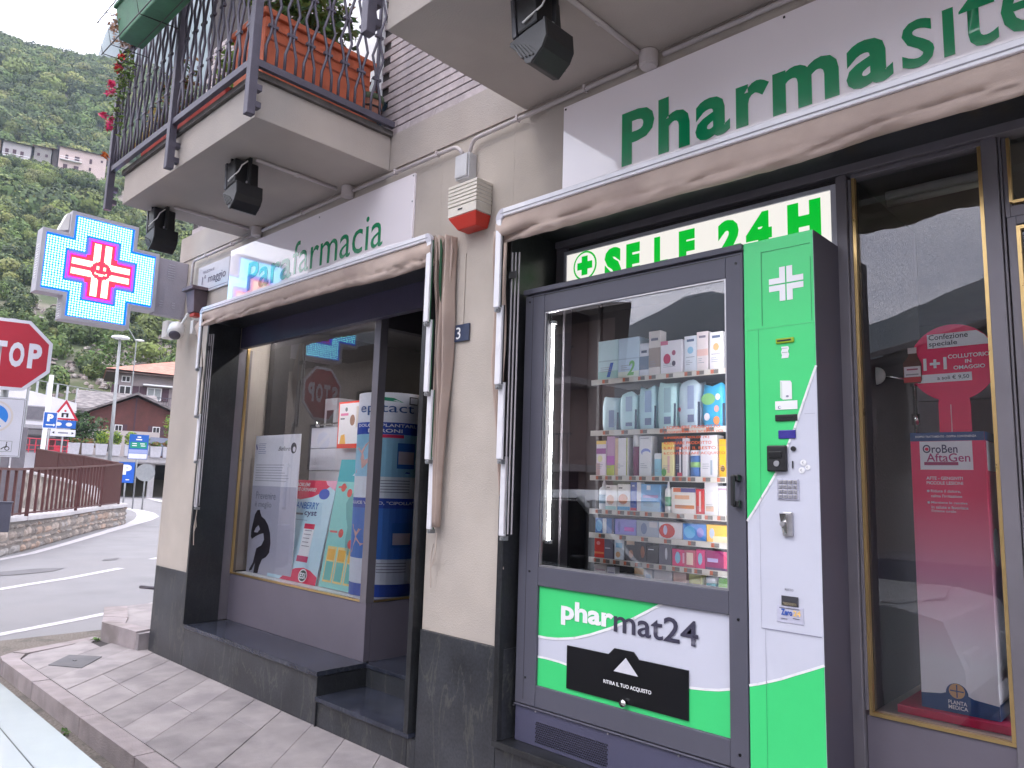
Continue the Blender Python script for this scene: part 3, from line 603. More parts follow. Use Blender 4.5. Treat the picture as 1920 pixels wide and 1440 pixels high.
# street plaque and house number
t = thing('street_plaque', 'white street name plaque reading maggio beside the grey lamp box', 'sign', (-6.2,2.66,3.23))
obj('plaque', MB().box(-6.47,-5.87,2.668,2.682,3.10,3.345), pbr('marble_plaque', (.52,.49,.52), .3, var=.06, bump=0), t, bevel=.001)
text('PIAZZALE', t, pbr('engraved', (.10,.08,.12), .6), (-6.37,2.667,3.275), .22, .022)
text('1° maggio', t, MATS['engraved'], (-6.38,2.667,3.155), .46, .10, bold=.006)
obj('edge_line', MB().box(-6.46,-5.88,2.6665,2.6678,3.118,3.122), MATS['engraved'], t)
t = thing('house_number', 'small dark blue enamel plate with a white 3 on the pier', 'house number', (-2.97,2.67,2.33))
obj('plate', MB().box(-3.045,-2.895,2.672,2.682,2.28,2.375), pbr('enamel_blue', (.035,.05,.10), .3, var=.1), t, bevel=.001)
text('3', t, white, (-2.995,2.671,2.293), .036, .066, bold=.004)
# ================================================================ CONDUITS, BOXES, SIREN, CAMERA
def conduit_run(label, pts, clips=()):
    t = thing('cable_conduit', label, 'conduit', pts[0])
    # rounded corners
    q = [Vector(pts[0])]
    for a, b, c in zip(pts, pts[1:], pts[2:]):
        a, b, c = Vector(a), Vector(b), Vector(c); d1 = (a-b).normalized()*.045; d2 = (c-b).normalized()*.045
        for k in range(5):
            s = k/4; q.append((b+d1)*(1-s)**2+b*2*s*(1-s)+(b+d2)*s*s)
    q.append(Vector(pts[-1]))
    obj('pipe', MB().tube(q, .0115, 10), conduit, t, smooth=True)
    for c in clips: obj('clip', MB().box(c[0]-.006,c[0]+.006,c[1]-.018,c[1]+.012,c[2]-.016,c[2]+.016), conduit, t)
    return t
yc = 2.650
conduit_run('pale conduit rising from the lamp box and running over the left shop sign', [(-6.56,yc,3.08),(-6.56,yc,3.425),(-5.46,yc,3.425)], [(-6.3,yc,3.425),(-5.8,yc,3.425)])
conduit_run('pale conduit along the underside between the two round boxes over the left shop sign', [(-5.30,yc,3.43),(-4.18,yc,3.43)], [(-4.7,yc,3.43)])
conduit_run('pale conduit from the round box down into the square box on the pier', [(-4.06,yc,3.43),(-3.03,yc,3.425),(-2.975,yc,3.36)], [(-3.6,yc,3.43),(-3.2,yc,3.428)])
conduit_run('pale conduit rising from the square box and running over the large shop sign', [(-2.925,yc,3.34),(-2.90,yc,3.425),(-1.80,yc,3.435)], [(-2.55,yc,3.43),(-2.1,yc,3.433)])
conduit_run('pale conduit running on to the right over the large shop sign', [(-1.66,yc,3.435),(.8,yc,3.44)], [(-1.0,yc,3.437)])
for x_, lab in ((-5.43,'leftmost'),(-4.19,'middle'),(-1.76,'nearest')):
    conduit_run({'leftmost':'thin conduit across the balcony underside to the floodlight by the cross','middle':'thin conduit across the balcony underside to the floodlight above the display window','nearest':'thin conduit across the balcony underside to the floodlight above the vending machine'}[lab], [(x_,2.02,3.462),(x_,2.60,3.462)], [(x_,2.3,3.462)])
for x_, lab in ((-5.38,'round pale junction box under the balcony, furthest left'),(-4.12,'round pale junction box over the first letters of the left sign end'),(-1.735,'round pale junction box over the large shop sign')):
    t = thing('junction_box', lab, 'junction box', (x_,2.63,3.44), group=None)
    obj('box_body', MB().cyl((x_,2.645,3.472),(x_,2.645,3.405),.044,.042,20), conduit, t, smooth=False, bevel=.003); obj('lid', MB().cyl((x_,2.645,3.405),(x_,2.645,3.398),.038,.036,20), conduit, t)
t = thing('junction_box', 'square pale grey junction box on the pier above the alarm siren', 'junction box', (-2.95,2.65,3.28))
obj('box_body', MB().box(-3.005,-2.895,2.625,2.684,3.20,3.345), pbr('pale_box', (.52,.52,.54), .5), t, bevel=.004); obj('lid', MB().box(-2.998,-2.902,2.612,2.624,3.207,3.338), MATS['pale_box'], t, bevel=.003)
t = thing('alarm_siren', 'white louvred alarm siren with a red lower lens on the pier', 'alarm siren', (-2.9,2.62,3.0))
xs, xe, ya = -2.985, -2.765, 2.565
sb = MB(); sb.box(xs,xe,ya+.012,FY-.002,2.955,3.14); obj('housing', sb, whitep, t, bevel=.008)
for k in range(6): obj('louvre', MB().box(xs-.004,xe+.004,ya,FY-.004,3.016+k*.021,3.031+k*.021), pbr('ivory_plastic', (.66,.62,.55), .5), t)
obj('fascia', MB().box(xs-.003,xe+.003,ya+.002,FY-.004,2.958,3.010), MATS['ivory_plastic'], t, bevel=.003)
obj('logo', MB().box(-2.905,-2.87,ya-.001,ya+.001,2.985,2.993), black, t)
obj('lens', MB().add([(xs-.003,ya,2.955),(xe+.003,ya,2.955),(xe+.003,FY-.003,2.955),(xs-.003,FY-.003,2.955),(xs+.05,ya+.03,2.885),(xe-.02,ya+.03,2.885),(xe-.02,FY-.003,2.885),(xs+.05,FY-.003,2.885)],[(0,1,2,3),(7,6,5,4),(0,4,5,1),(1,5,6,2),(2,6,7,3),(3,7,4,0)]), red, t, bevel=.006)
# old lamp box at the corner
t = thing('old_siren_box', 'weathered grey metal alarm box with a lid and red lens by the cross', 'alarm box', (-6.3,2.6,3.0))
bm_ = pbr('rusted_grey', (.16,.12,.14), .7, .1, var=.3)
obj('box_body', MB().add([(-6.44,2.56,3.10),(-6.27,2.56,3.10),(-6.27,FY,3.10),(-6.44,FY,3.10),(-6.42,2.58,2.91),(-6.29,2.58,2.91),(-6.29,FY,2.91),(-6.42,FY,2.91)],[(0,1,2,3),(7,6,5,4),(0,4,5,1),(1,5,6,2),(2,6,7,3),(3,7,4,0)]), bm_, t, bevel=.004)
obj('lid', MB().box(-6.46,-6.24,2.53,FY,3.10,3.13), bm_, t, bevel=.004)
obj('lens', MB().box(-6.40,-6.30,2.59,2.66,2.875,2.909), pbr('red_lens', (.5,.05,.03), .3), t, bevel=.01)  # plain red lens, does not emit
t = thing('security_camera', 'white dome-nosed security camera hanging on the corner below the cross', 'camera', (-6.6,2.6,2.75))
obj('base_box', MB().box(-6.80,-6.70,2.52,2.62,2.72,2.88), whitep, t, bevel=.01)
obj('housing', MB().lathe((-6.56,2.56,2.80),[(.045,-.03),(.065,0),(.07,.06),(.062,.10),(.04,.112)],20,ax=(.55,-.35,-.75)), whitep, t, smooth=True)
obj('eye', MB().lathe((-6.50,2.522,2.718),[(.048,0),(.046,.010),(.02,.016)],20,ax=(.55,-.35,-.75)), pbr('lens_ring', (.09,.08,.11), .25), t, smooth=True)
obj('stalk', MB().cyl((-6.58,2.60,2.83),(-6.60,2.67,2.97),.012), whitep, t); obj('sensor', MB().box(-6.46,-6.40,2.63,2.684,2.74,2.86), whitep, t, bevel=.006)
# ================================================================ FLOODLIGHTS under the balconies
def floodlight(x, y, label):
    t = thing('floodlight', label, 'floodlight', (x, y, 3.475), group='floodlights under the balconies')
    z = 3.47
    glassm = pbr('lamp_glass', (.30,.30,.40), .12, var=.05, bump=0)
    M = Matrix.Rotation(R(-7), 3, 'Y')
    obj('gear_housing', MB().obb((x-.02,y,z-.115),(.075,.10,.095),M), black, t, bevel=.012)
    obj('front_frame', MB().obb((x-.112,y,z-.125),(.016,.105,.105),M), pbr('lamp_rim', (.05,.05,.06), .35), t, bevel=.006)
    obj('front_glass', MB().obb((x-.131,y,z-.125),(.003,.088,.088),M), glassm, t)
    obj('top_fin', MB().obb((x-.06,y,z-.012),(.008,.09,.02),M), black, t)
    obj('yoke', MB().box(x+.085,x+.115,y-.012,y+.012,z-.20,z-.002).box(x+.03,x+.085,y-.012,y+.012,z-.02,z-.002), black, t, bevel=.003)
    obj('cable', MB().tube([(x+.10,y-.02,z-.03),(x+.085,y-.06,z-.07),(x+.08,y-.08,z-.12),(x+.02,y-.11,z-.165),(x-.03,y-.112,z-.18)], .005, 8), whitep, t, smooth=True)
    obj('bolt', MB().cyl((x+.10,y-.014,z-.19),(x+.10,y-.022,z-.19),.010), steel, t)
    pr_ = [(x-.125,z-.245),(x+.0,z-.222),(x+.135,z-.208),(x+.145,z-.30),(x+.118,z-.345),(x+.04,z-.395),(x-.005,z-.385),(x-.05,z-.32),(x-.13,z-.262)]
    obj('reflector_housing', MB().ext([(a,y-.105,b) for a,b in pr_], (0,.21,0)), black, t, bevel=.006)
    t.scale = (.72,.78,.86)
    for k in range(5): obj('cooling_rib', MB().ext([(x-.11+k*.028,y-.113,z-.262-k*.010),(x-.098+k*.028,y-.113,z-.262-k*.010),(x-.02+k*.026,y-.113,z-.355-k*.002),(x-.032+k*.026,y-.113,z-.355-k*.002)], (0,.226,0)), black, t)
    obj('rim', MB().tube([(x+.13,y-.11,z-.21),(x+.145,y-.11,z-.30),(x+.118,y-.11,z-.345),(x+.04,y-.11,z-.397)], .008, 6), black, t)
    return t
floodlight(-5.55,1.99,'black floodlight under the balcony, nearest the lit cross')
floodlight(-4.28,1.99,'black floodlight hanging under the middle of the left balcony')
floodlight(-1.84,2.03,'black ribbed floodlight under the right balcony above the machine')

# ================================================================ AWNINGS (folded back)
def awning(label, xa, xb, left, right, zl, zr, sag):
    t = thing('awning', label, 'awning', ((xa+xb)/2,2.58,2.87))
    n = 220; prof = [(2.556,2.860),(2.549,2.845),(2.542,2.825),(2.540,2.800),(2.545,2.780),(2.556,2.768),(2.551,2.760),(2.549,2.748),(2.556,2.735),(2.572,2.730),(2.590,2.737),(2.583,2.748),(2.60,2.757),(2.592,2.770),(2.615,2.785),(2.65,2.79)]
    m_ = MB(); vs = []
    for i in range(n+1):
        f_ = i/n; x = xa+(xb-xa)*f_; g_ = random.Random(i//3)
        dz = zl+(zr-zl)*f_ + sag(x)
        for j, (yy, zz) in enumerate(prof):
            k = max(0, (2.872-zz)/.144)
            wob = (noise.noise(Vector((x*5.0+j*.25,j*.35,1)))*.022+noise.noise(Vector((x*16+j*.9,j*.5,4)))*.010+math.sin(x*3.1+j*.6)*.004)*(1.0+1.2*math.exp(-min(abs(x-xa),abs(x-xb))/.25))
            vs.append((x, max(2.53,yy+wob*k-.002*k), 2.872+(zz-2.872)*(1+dz*6)+wob*k*.7))
    np_ = len(prof)
    m_.add(vs, [(i*np_+j,(i+1)*np_+j,(i+1)*np_+j+1,i*np_+j+1) for i in range(n) for j in range(np_-1)])
    o = obj('canvas', m_, fabric, t, smooth=True); s_ = o.modifiers.new('thick', 'SOLIDIFY'); s_.thickness = .003
    def rail(z0, z1, mat, nm): obj(nm, MB().box(xa+.03,xb-.03,2.535,2.556,z0,z1), mat, t, bevel=.004)
    rail(2.852,2.895,alu,'front_rail')
    obj('rail_groove', MB().box(xa+.03,xb-.03,2.532,2.5345,2.866,2.870), pbr('groove', (.3,.3,.33), .5), t)
    steps = [(2.545,2.385,2.85),(2.570,1.998,2.40),(2.600,1.63,2.012),(2.635,1.258,1.645)]
    for x, sgn, on_ in ((xa,1,left),(xb,-1,right)):
        if not on_: continue
        c = [(x+sgn*(.032-.032*math.cos(a)), 2.545, 2.842+.031*math.sin(a)) for a in [k*math.pi/2/6 for k in range(7)]]
        obj('rail_corner', MB().ext([(x-.0,2.534,2.84)]+[(x+sgn*(.05-.05*math.cos(a)),2.534,2.845+.050*math.sin(a)) for a in [k*math.pi/12 for k in range(7)]]+[(x+sgn*.05,2.534,2.852),(x+sgn*.038,2.534,2.84)], (0,.024,0)), pbr('awning_corner', (.50,.49,.56), .4), t)
        for yy, z0, z1 in steps:
            obj('folding_arm', MB().box(x-(.0 if sgn > 0 else .038),x+(.038 if sgn > 0 else 0),yy-.010,yy+.012,z0,z1), alu, t, bevel=.004)
            obj('arm_hinge', MB().box(x+.006-(0 if sgn > 0 else .038),x+.03-(0 if sgn > 0 else .038),yy-.006,yy+.03,z0-.022,z0-.001).cyl((x+sgn*.02,yy-.014,z0-.012),(x+sgn*.02,yy-.002,z0-.012),.007), galv, t)
            obj('edge_gasket', MB().box(x+(.039 if sgn > 0 else -.0005)-(0 if sgn > 0 else 0),x+(.043 if sgn > 0 else .004),yy+.003,yy+.009,z0,z1), fabric_g if sgn < 0 else black, t)
        if sgn > 0:
            for k in range(3): obj('inner_arm', MB().cyl((x+.052+k*.015,2.612+k*.010,1.27),(x+.052+k*.015,2.612+k*.010,2.68),.0042,n=8), pbr('inner_arm_grey', (.33,.31,.33), .5), t)
            obj('arm_joint', MB().box(x+.044,x+.10,2.597,2.606,2.54,2.575), black, t)
        obj('cord', MB().tube([(x+sgn*-.01,2.66,1.24),(x+sgn*-.015,2.655,1.15),(x-.01,2.65,1.06),(x+.012,2.655,1.10),(x+.0,2.65,1.18),(x-.018,2.65,1.10),(x-.02,2.66,.95)], .0035, 6), pbr('cord', (.45,.38,.33), .9), t)
    return t
def drape(t, edge, zt, zb, folds, ybase, amp, mat=fabric):
    m_ = MB(); nz_, nu = 46, 28; vs = []
    for i in range(nz_+1):
        f_ = i/nz_; z = zt+(zb-zt)*f_; xl, xr = edge(f_)
        for j in range(nu+1):
            u = j/nu
            y = ybase - (.5+.5*math.cos(u*folds*2*math.pi+math.sin(f_*5)*.6))*amp*(1-f_*.45) - .010*math.sin(f_*14+u*5)*(1-f_)
            vs.append((xl+(xr-xl)*u, y, z))
    m_.add(vs, [(i*(nu+1)+j,i*(nu+1)+j+1,(i+1)*(nu+1)+j+1,(i+1)*(nu+1)+j) for i in range(nz_) for j in range(nu)])
    o = obj('side_drape', m_, mat, t, smooth=True); s_ = o.modifiers.new('thick', 'SOLIDIFY'); s_.thickness = .002
aw1 = awning('beige canvas awning folded back above the display window, letters sign behind', -6.05, -3.085, True, True, -.02, .022, lambda x: .012*math.exp(-((x+3.6)/.25)**2)+.006*math.sin(x*2))
L_ = lambda a, b, f_: a+(b-a)*f_
drape(aw1, lambda f_: (L_(-3.115,-3.075,f_), L_(-3.005,-3.055,max(0,(f_-.3)/.7)) if f_ > .3 else L_(-3.02,-3.005,f_/.3)), 2.885, 1.27, 2.4, 2.672, .085)
for k in range(4):
    obj('canvas_fold', MB().tube([(-3.105+k*.022,2.57+k*.015,2.84),(-3.10+k*.024,2.575+k*.018,2.885),(-3.09+k*.024,2.58+k*.018,2.80),(-3.09+k*.022,2.585+k*.016,2.62),(-3.085+k*.018,2.60+k*.014,2.45)], .006, 6, rs=[.003,.006,.009,.009,.003]), fabric_g if k == 1 else fabric, aw1, smooth=True)
aw2 = awning('beige canvas awning folded back above the vending machine, bulging in the middle', -2.575, 1.2, True, False, .008, .0, lambda x: .016*math.exp(-((x+1.15)/.30)**2)+.004*math.sin(x*3))
drape(aw2, lambda f_: (L_(-2.66,-2.66,f_*2) if f_ < .5 else L_(-2.66,-2.585,(f_-.5)*2), -2.575), 2.82, 1.45, 1.1, 2.660, .05)
# left end of awning 1: small gathered peak of cloth
obj('side_drape', MB().add([(-6.02,2.54,2.82),(-6.14,2.54,2.75),(-6.02,2.54,2.70),(-6.10,2.62,2.45),(-6.03,2.62,2.15)],[(0,1,2),(1,3,2),(3,4,2)]), fabric, aw1)
# faded lettering left on the awning lining under the rail

# ================================================================ VENDING MACHINE
V = thing('vending_machine', 'tall grey and green pharmacy vending machine with glass front in the shopfront', 'vending machine', (-1.8,2.85,.30))
MX0, MX1, MF = -2.535, -1.052, 2.728
def vp(name, *bx, mat=mach, bevel=.0025, parent=None):
    m_ = MB()
    for b_ in bx: m_.box(*b_)
    return obj(name, m_, mat, parent or V, bevel=bevel)
vp('cabinet', (MX0,-2.515,MF+.012,3.27,.47,2.49), (-2.515,-1.34,MF+.012,3.27,2.475,2.49), (-1.41,-1.335,MF+.03,3.27,.47,2.475), (-2.515,-1.41,MF+.03,3.27,.47,1.02), mat=mach)
vp('cabinet_back', (-2.515,-1.41,3.23,3.26,1.02,2.475), mat=pbr('cabinet_black', (.010,.009,.011), .85, bump=0))
vp('hood_lip', (MX0-.002,-1.335,MF-.012,MF+.05,2.480,2.506))
door = vp('machine_door', (-2.53,-2.402,MF,MF+.028,.478,2.473), (-1.412,-1.337,MF,MF+.028,.478,2.473), (-2.4015,-1.4125,MF+.001,MF+.028,2.377,2.473), (-2.4015,-1.4125,MF+.001,MF+.028,1.032,1.122), (-2.4015,-1.4125,MF+.001,MF+.028,.478,.575), bevel=.003)
vp('door_groove', (-2.478,-2.4765,MF-.0008,MF+.001,.50,2.47), (-2.49,-1.345,MF-.0008,MF+.001,2.462,2.4665), mat=blackg, bevel=0)
for x_, z_ in ((-2.50,2.44),(-1.365,2.43),(-2.465,.60),(-1.372,1.02),(-2.455,1.095),(-1.372,.53)):
    obj('bolt', MB().cyl((x_,MF+.001,z_),(x_,MF-.003,z_),.0055,n=10), blackg, door)
obj('window_seal', MB().box(-2.4015,-2.394,MF+.006,MF+.02,1.122,2.377).box(-1.420,-1.4125,MF+.006,MF+.02,1.122,2.377).box(-2.394,-1.42,MF+.006,MF+.02,2.370,2.377).box(-2.394,-1.42,MF+.006,MF+.02,1.122,1.130), steel, door)
obj('front_glass', MB().poly([(-2.394,MF+.014,1.13),(-1.42,MF+.014,1.13),(-1.42,MF+.014,2.37),(-2.394,MF+.014,2.37)]), pane_v, door)
gh = obj('door_handle', MB().box(-1.379,-1.361,MF-.045,MF-.032,1.450,1.570), black, door, bevel=.006)
obj('handle_mount', MB().box(-1.378,-1.350,MF-.033,MF,1.545,1.572).box(-1.378,-1.350,MF-.033,MF,1.446,1.472), black, gh, bevel=.005) if False else obj('handle_mount', MB().box(-1.378,-1.350,MF-.033,MF-.001,1.545,1.572).box(-1.378,-1.350,MF-.033,MF-.001,1.446,1.472), black, door, bevel=.005)
# base with grille
vp('base_panel', (-2.53,-1.337,MF+.006,3.2,.304,.4655), mat=mach2)
vp('base_trim', (-2.534,-1.336,MF-.004,MF+.02,.4665,.4735), mat=mach)
for x_ in (-2.53,-2.39,-1.975,-1.63): obj('rivet', MB().cyl((x_,MF-.004,.462),(x_,MF-.008,.462),.004,n=8), steel, V)
gr = MB()
for i in range(38):
    for j in range(10):
        x_ = -2.395+i*.0109+(j % 2)*.0054; z_ = .326+j*.0095
        gr.box(x_-.0030,x_+.0030,MF+.0035,MF+.0058,z_-.0026,z_+.0026)
o_ = obj('vent_grille', gr, blackg, V); o_['kind'] = 'stuff'
# printed lower panel
def curve_poly(pts): return pts
LP = Sheet((0,MF+.016,0))
LP.rect(-2.4015,-1.4125,.575,1.032,lilac,0)
up_c = [(-2.4015,.797),(-2.347,.797),(-2.277,.804),(-2.183,.822),(-2.093,.851),(-1.974,.899),(-1.861,.954),(-1.775,1.002),(-1.722,1.032)]
LP.poly([(-2.4015,1.032)]+up_c, green, 1)
LP.band(up_c, .011, white, 2)
lowL = [(-2.4015,.704),(-2.36,.7055),(-2.318,.705),(-2.27,.7035),(-2.222,.699),(-2.05,.674),(-1.90,.668),(-1.75,.685),(-1.594,.724),(-1.521,.732),(-1.465,.741),(-1.4125,.755)]
for a_, b_ in zip(lowL, lowL[1:]): LP.poly([(a_[0],.575),(b_[0],.575),b_,a_], green, 1)
LP.band(lowL, .010, white, 2)
LP.build('front_print', V)
text('phar', V, white, (-2.262,MF+.016,.872), .298, .112, bold=.035, depth=.004)
text('mat24', V, pbr('slate_ink', lin((62,60,78)), .4, var=0, bump=0), (-1.963,MF+.016,.885), .412, .100, bold=.012, depth=.0045)
flap = obj('delivery_flap', MB().ext([(x,MF+.008,z) for x,z in [(-2.22,.598),(-1.594,.598),(-1.594,.790),(-1.831,.790),(-1.858,.817),(-1.956,.817),(-1.987,.787),(-2.22,.786)]], (0,.006,0)), blackg, V, bevel=.001)
obj('arrow', MB().poly([(-1.957,MF+.006,.722),(-1.831,MF+.006,.722),(-1.894,MF+.006,.787)]), pbr('arrow_white', (.6,.6,.66), .5, var=.05), V)
text('RITIRA IL TUO ACQUISTO', V, white, (-2.010,MF+.007,.660), .244, .0185, bold=.02)
obj('flap_knob', MB().cyl((-1.899,MF+.004,.603),(-1.899,MF-.012,.603),.013,.016), chrome, V, smooth=True)
# payment column
vp('payment_column', (-1.332,-1.0525,MF+.004,3.02,.305,2.505), mat=lilac, bevel=.002)
vp('column_side', (-1.0522,-1.0500,MF+.006,3.02,.305,2.504), mat=mach_side, bevel=0)
CS = Sheet((0,MF+.004,0))
CS.poly([(-1.332,2.505),(-1.332,1.395),(-1.302,1.438),(-1.274,1.483),(-1.243,1.531),(-1.213,1.581),(-1.186,1.635),(-1.163,1.690),(-1.139,1.747),(-1.104,1.843),(-1.078,1.912),(-1.0525,1.978),(-1.0525,2.505)], green, 1)
CS.band([(-1.332,1.395),(-1.302,1.438),(-1.274,1.483),(-1.243,1.531),(-1.213,1.581),(-1.186,1.635),(-1.163,1.690),(-1.139,1.747),(-1.104,1.843),(-1.078,1.912),(-1.0525,1.978)], .0085, white, 2)
lc = [(-1.332,.787),(-1.298,.798),(-1.264,.811),(-1.210,.833),(-1.156,.859),(-1.10,.885),(-1.0525,.908)]
for a_, b_ in zip(lc, lc[1:]): CS.poly([(a_[0],.306),(b_[0],.306),b_,a_], green, 1)
CS.band(lc, .009, white, 2)
seam = pbr('seam_dark', (.02,.12,.06), .5, var=0, bump=0); seam2 = pbr('seam_grey', (.24,.24,.32), .5, var=0, bump=0)
CS.rect(-1.2585,-1.2565,2.155,2.455,seam,3); CS.rect(-1.258,-1.062,2.453,2.4545,seam,3); CS.rect(-1.330,-1.0535,2.144,2.1455,pbr('seam_light', (.12,.55,.25), .5, var=0, bump=0),3); CS.rect(-1.0635,-1.0620,2.15,2.40,seam,3)
CS.rect(-1.2745,-1.2735,1.48,2.143,seam,3); CS.rect(-1.2805,-1.2795,1.003,1.46,seam2,3); CS.rect(-1.2805,-1.058,1.0015,1.0045,seam2,3); CS.rect(-1.2655,-1.2645,.80,1.0,seam2,3); CS.rect(-1.2655,-1.2645,.31,.80,seam,3); CS.rect(-1.10,-1.06,1.80,1.801,seam2,3)
# white pharmacy cross emblem cut by a fine cross
cx_, cz_, a_, w_ = -1.159, 2.312, .068, .026
for sx in (-1,1):
    for sz in (-1,1):
        q = [(.0028,.0028),(a_,.0028),(a_,w_),(w_,w_),(w_,a_),(.0028,a_)]
        CS.poly([(cx_+sx*x, cz_+sz*z) for x,z in (q if sx*sz > 0 else q[::-1])], white, 3)
CS.poly([(-1.183,2.063),(-1.156,2.063),(-1.152,2.055),(-1.156,2.046),(-1.156,2.040),(-1.152,2.032),(-1.156,2.018),(-1.183,2.018),(-1.180,2.03),(-1.184,2.042),(-1.180,2.052)], white, 3)
CS.rect(-1.181,-1.158,2.055,2.0565,seam2,4); CS.rect(-1.181,-1.158,2.039,2.0405,P(70,130,90),4)
CS.poly([(-1.190,1.932),(-1.150,1.929),(-1.145,1.920),(-1.145,1.858),(-1.180,1.858),(-1.190,1.866)], white, 3); CS.poly([(-1.190,1.932),(-1.182,1.925),(-1.182,1.860),(-1.190,1.866)], P(200,215,205), 4); CS.disc(-1.162,1.870,.006,.004,seam2,5,10)
CS.rect(-1.211,-1.125,1.820,1.853,white,3); CS.disc(-1.194,1.829,.006,.006,seam2,4,10); CS.disc(-1.192,1.829,.004,.004,white,5,10)
for cx2, cz2, r_ in ((-1.108,1.619,.0115),(-1.115,1.591,.0115),(-1.092,1.602,.0095)): CS.disc(cx2,cz2,r_,r_,white,3,20)
CS.build('front_print', V)
ink = pbr('fine_ink', (.10,.10,.13), .5, var=0, bump=0)
text('MASSIMO RESTO', V, ink, (-1.206,MF+.002,1.842), .076, .006); text('€', V, ink, (-1.111,MF-.003,1.6145), .006, .009); text('€', V, ink, (-1.118,MF-.003,1.5865), .006, .009); text('€', V, ink, (-1.095,MF-.003,1.5985), .005, .007)
text('RESTO', V, ink, (-1.188,MF+.002,1.150), .032, .008)
vp('receipt_slot', (-1.203,-1.132,MF-.004,MF+.004,2.076,2.096), mat=pbr('yellow_green', (.28,.42,.01), .4)); vp('receipt_mouth', (-1.196,-1.142,MF-.006,MF-.0045,2.083,2.089), mat=blackg, bevel=0)
vp('note_slot', (-1.211,-1.126,MF-.004,MF+.004,1.776,1.801), mat=black); vp('note_mouth', (-1.200,-1.137,MF-.006,MF-.0045,1.784,1.793), mat=blackg, bevel=0)
vp('display', (-1.201,-1.134,MF-.002,MF+.004,1.709,1.742), mat=pbr('display_blue', (.045,.035,.26), .2))
vp('card_reader', (-1.243,-1.167,MF-.014,MF+.004,1.585,1.684), mat=black, bevel=.005)
vp('card_mouth', (-1.234,-1.183,MF-.018,MF-.0145,1.635,1.660), mat=blackg, bevel=.002); obj('lock_face', MB().cyl((-1.203,MF-.014,1.615),(-1.203,MF-.018,1.615),.011), steel, V)
obj('button', MB().cyl((-1.144,MF+.003,1.671),(-1.144,MF-.003,1.671),.0095), black, V); vp('coin_slot', (-1.1495,-1.1465,MF-.002,MF+.003,1.598,1.625), mat=blackg, bevel=0)
kp = vp('keypad', (-1.209,-1.127,MF-.001,MF+.003,1.480,1.558), mat=pbr('keypad_plate', (.42,.42,.52), .4))
for i in range(4):
    for j in range(4):
        x_ = -1.2025+i*.0185; z_ = 1.4865+j*.0180
        obj('key', MB().box(x_,x_+.0145,MF-.005,MF-.0012,z_,z_+.0135), steel, kp, bevel=.001)
        obj('key_mark', MB().box(x_+.005,x_+.0095,MF-.0062,MF-.0054,z_+.004,z_+.0095), seam2, kp)
lk = vp('t_handle_plate', (-1.188,-1.151,MF-.010,MF+.004,1.347,1.436), mat=steel, bevel=.003)
obj('lock_handle', MB().ext([(-1.190,MF-.016,1.385),(-1.190,MF-.03,1.43),(-1.166,MF-.03,1.43),(-1.166,MF-.016,1.385),(-1.170,MF-.012,1.355),(-1.186,MF-.012,1.355)], (0,.02,0)), chrome, V, bevel=.004); obj('key_hole', MB().cyl((-1.179,MF-.022,1.392),(-1.179,MF-.034,1.392),.009,n=14), steel, V)
vp('change_tray', (-1.201,-1.139,MF-.001,MF+.003,1.096,1.131), mat=pbr('tray_dark', (.05,.05,.06), .3), bevel=0); vp('change_cup', (-1.196,-1.144,MF-.003,MF-.0015,1.098,1.109), mat=pbr('tray_metal', (.4,.34,.25), .25, .9), bevel=0)
vp('info_plate', (-1.219,-1.121,MF+.001,MF+.003,1.035,1.095), mat=pbr('plate', (.52,.52,.64), .3)); text('Zero', V, P(30,80,170), (-1.203,MF-.0008,1.062), .042, .022, bold=.03); text('24', V, P(236,196,120), (-1.158,MF-.0008,1.063), .028, .020, bold=.03)
obj('plate_lines', MB().box(-1.210,-1.135,MF-.001,MF,1.086,1.0885).box(-1.205,-1.18,MF-.001,MF,1.048,1.050).box(-1.16,-1.135,MF-.001,MF,1.053,1.055), ink, V)
# lit tube, shelves, price strips
obj('led_tube', MB().cyl((-2.487,2.90,1.235),(-2.487,2.90,2.355),.0065,n=10), emat('led_white', (1,.98,1), 26.0), V)
obj('led_tube', MB().cyl((-1.434,2.795,1.15),(-1.434,2.795,2.36),.006,n=8), emat('led_added_fill', (1,.98,1), 15), V)  # second tube, added out of sight to light the packs
obj('tube_holder', MB().box(-2.50,-2.474,2.89,2.915,2.355,2.372).box(-2.50,-2.474,2.89,2.915,1.218,1.235), white, V)
vp('inner_lining', (-2.51,-2.505,2.76,3.22,1.03,2.47), (-2.505,-1.42,2.76,3.22,2.465,2.47), mat=pbr('inner_black', (.006,.006,.007), .9), bevel=0)
vp('elevator_rail', (-2.24,-2.222,2.96,2.985,1.02,2.465), mat=black)
shelf_z = [2.03,1.78,1.565,1.405,1.292,1.177,1.04]
strip_m = pbr('price_strip', (.62,.60,.55), .5, var=.05)
tagr = pbr('price_tag_orange', (.50,.13,.06), .5, var=.1); tagg = pbr('price_tag_grey', (.16,.15,.14), .5, var=.1)
for si, z_ in enumerate(shelf_z):
    sh = obj('shelf', MB().box(-2.212,-1.425,2.885,3.20,z_-.010,z_-.001), pbr('shelf_metal', (.25,.25,.27), .5), V)
    obj('price_rail', MB().box(-2.213,-1.425,2.879,2.884,z_-.024,z_+.001), strip_m, V)
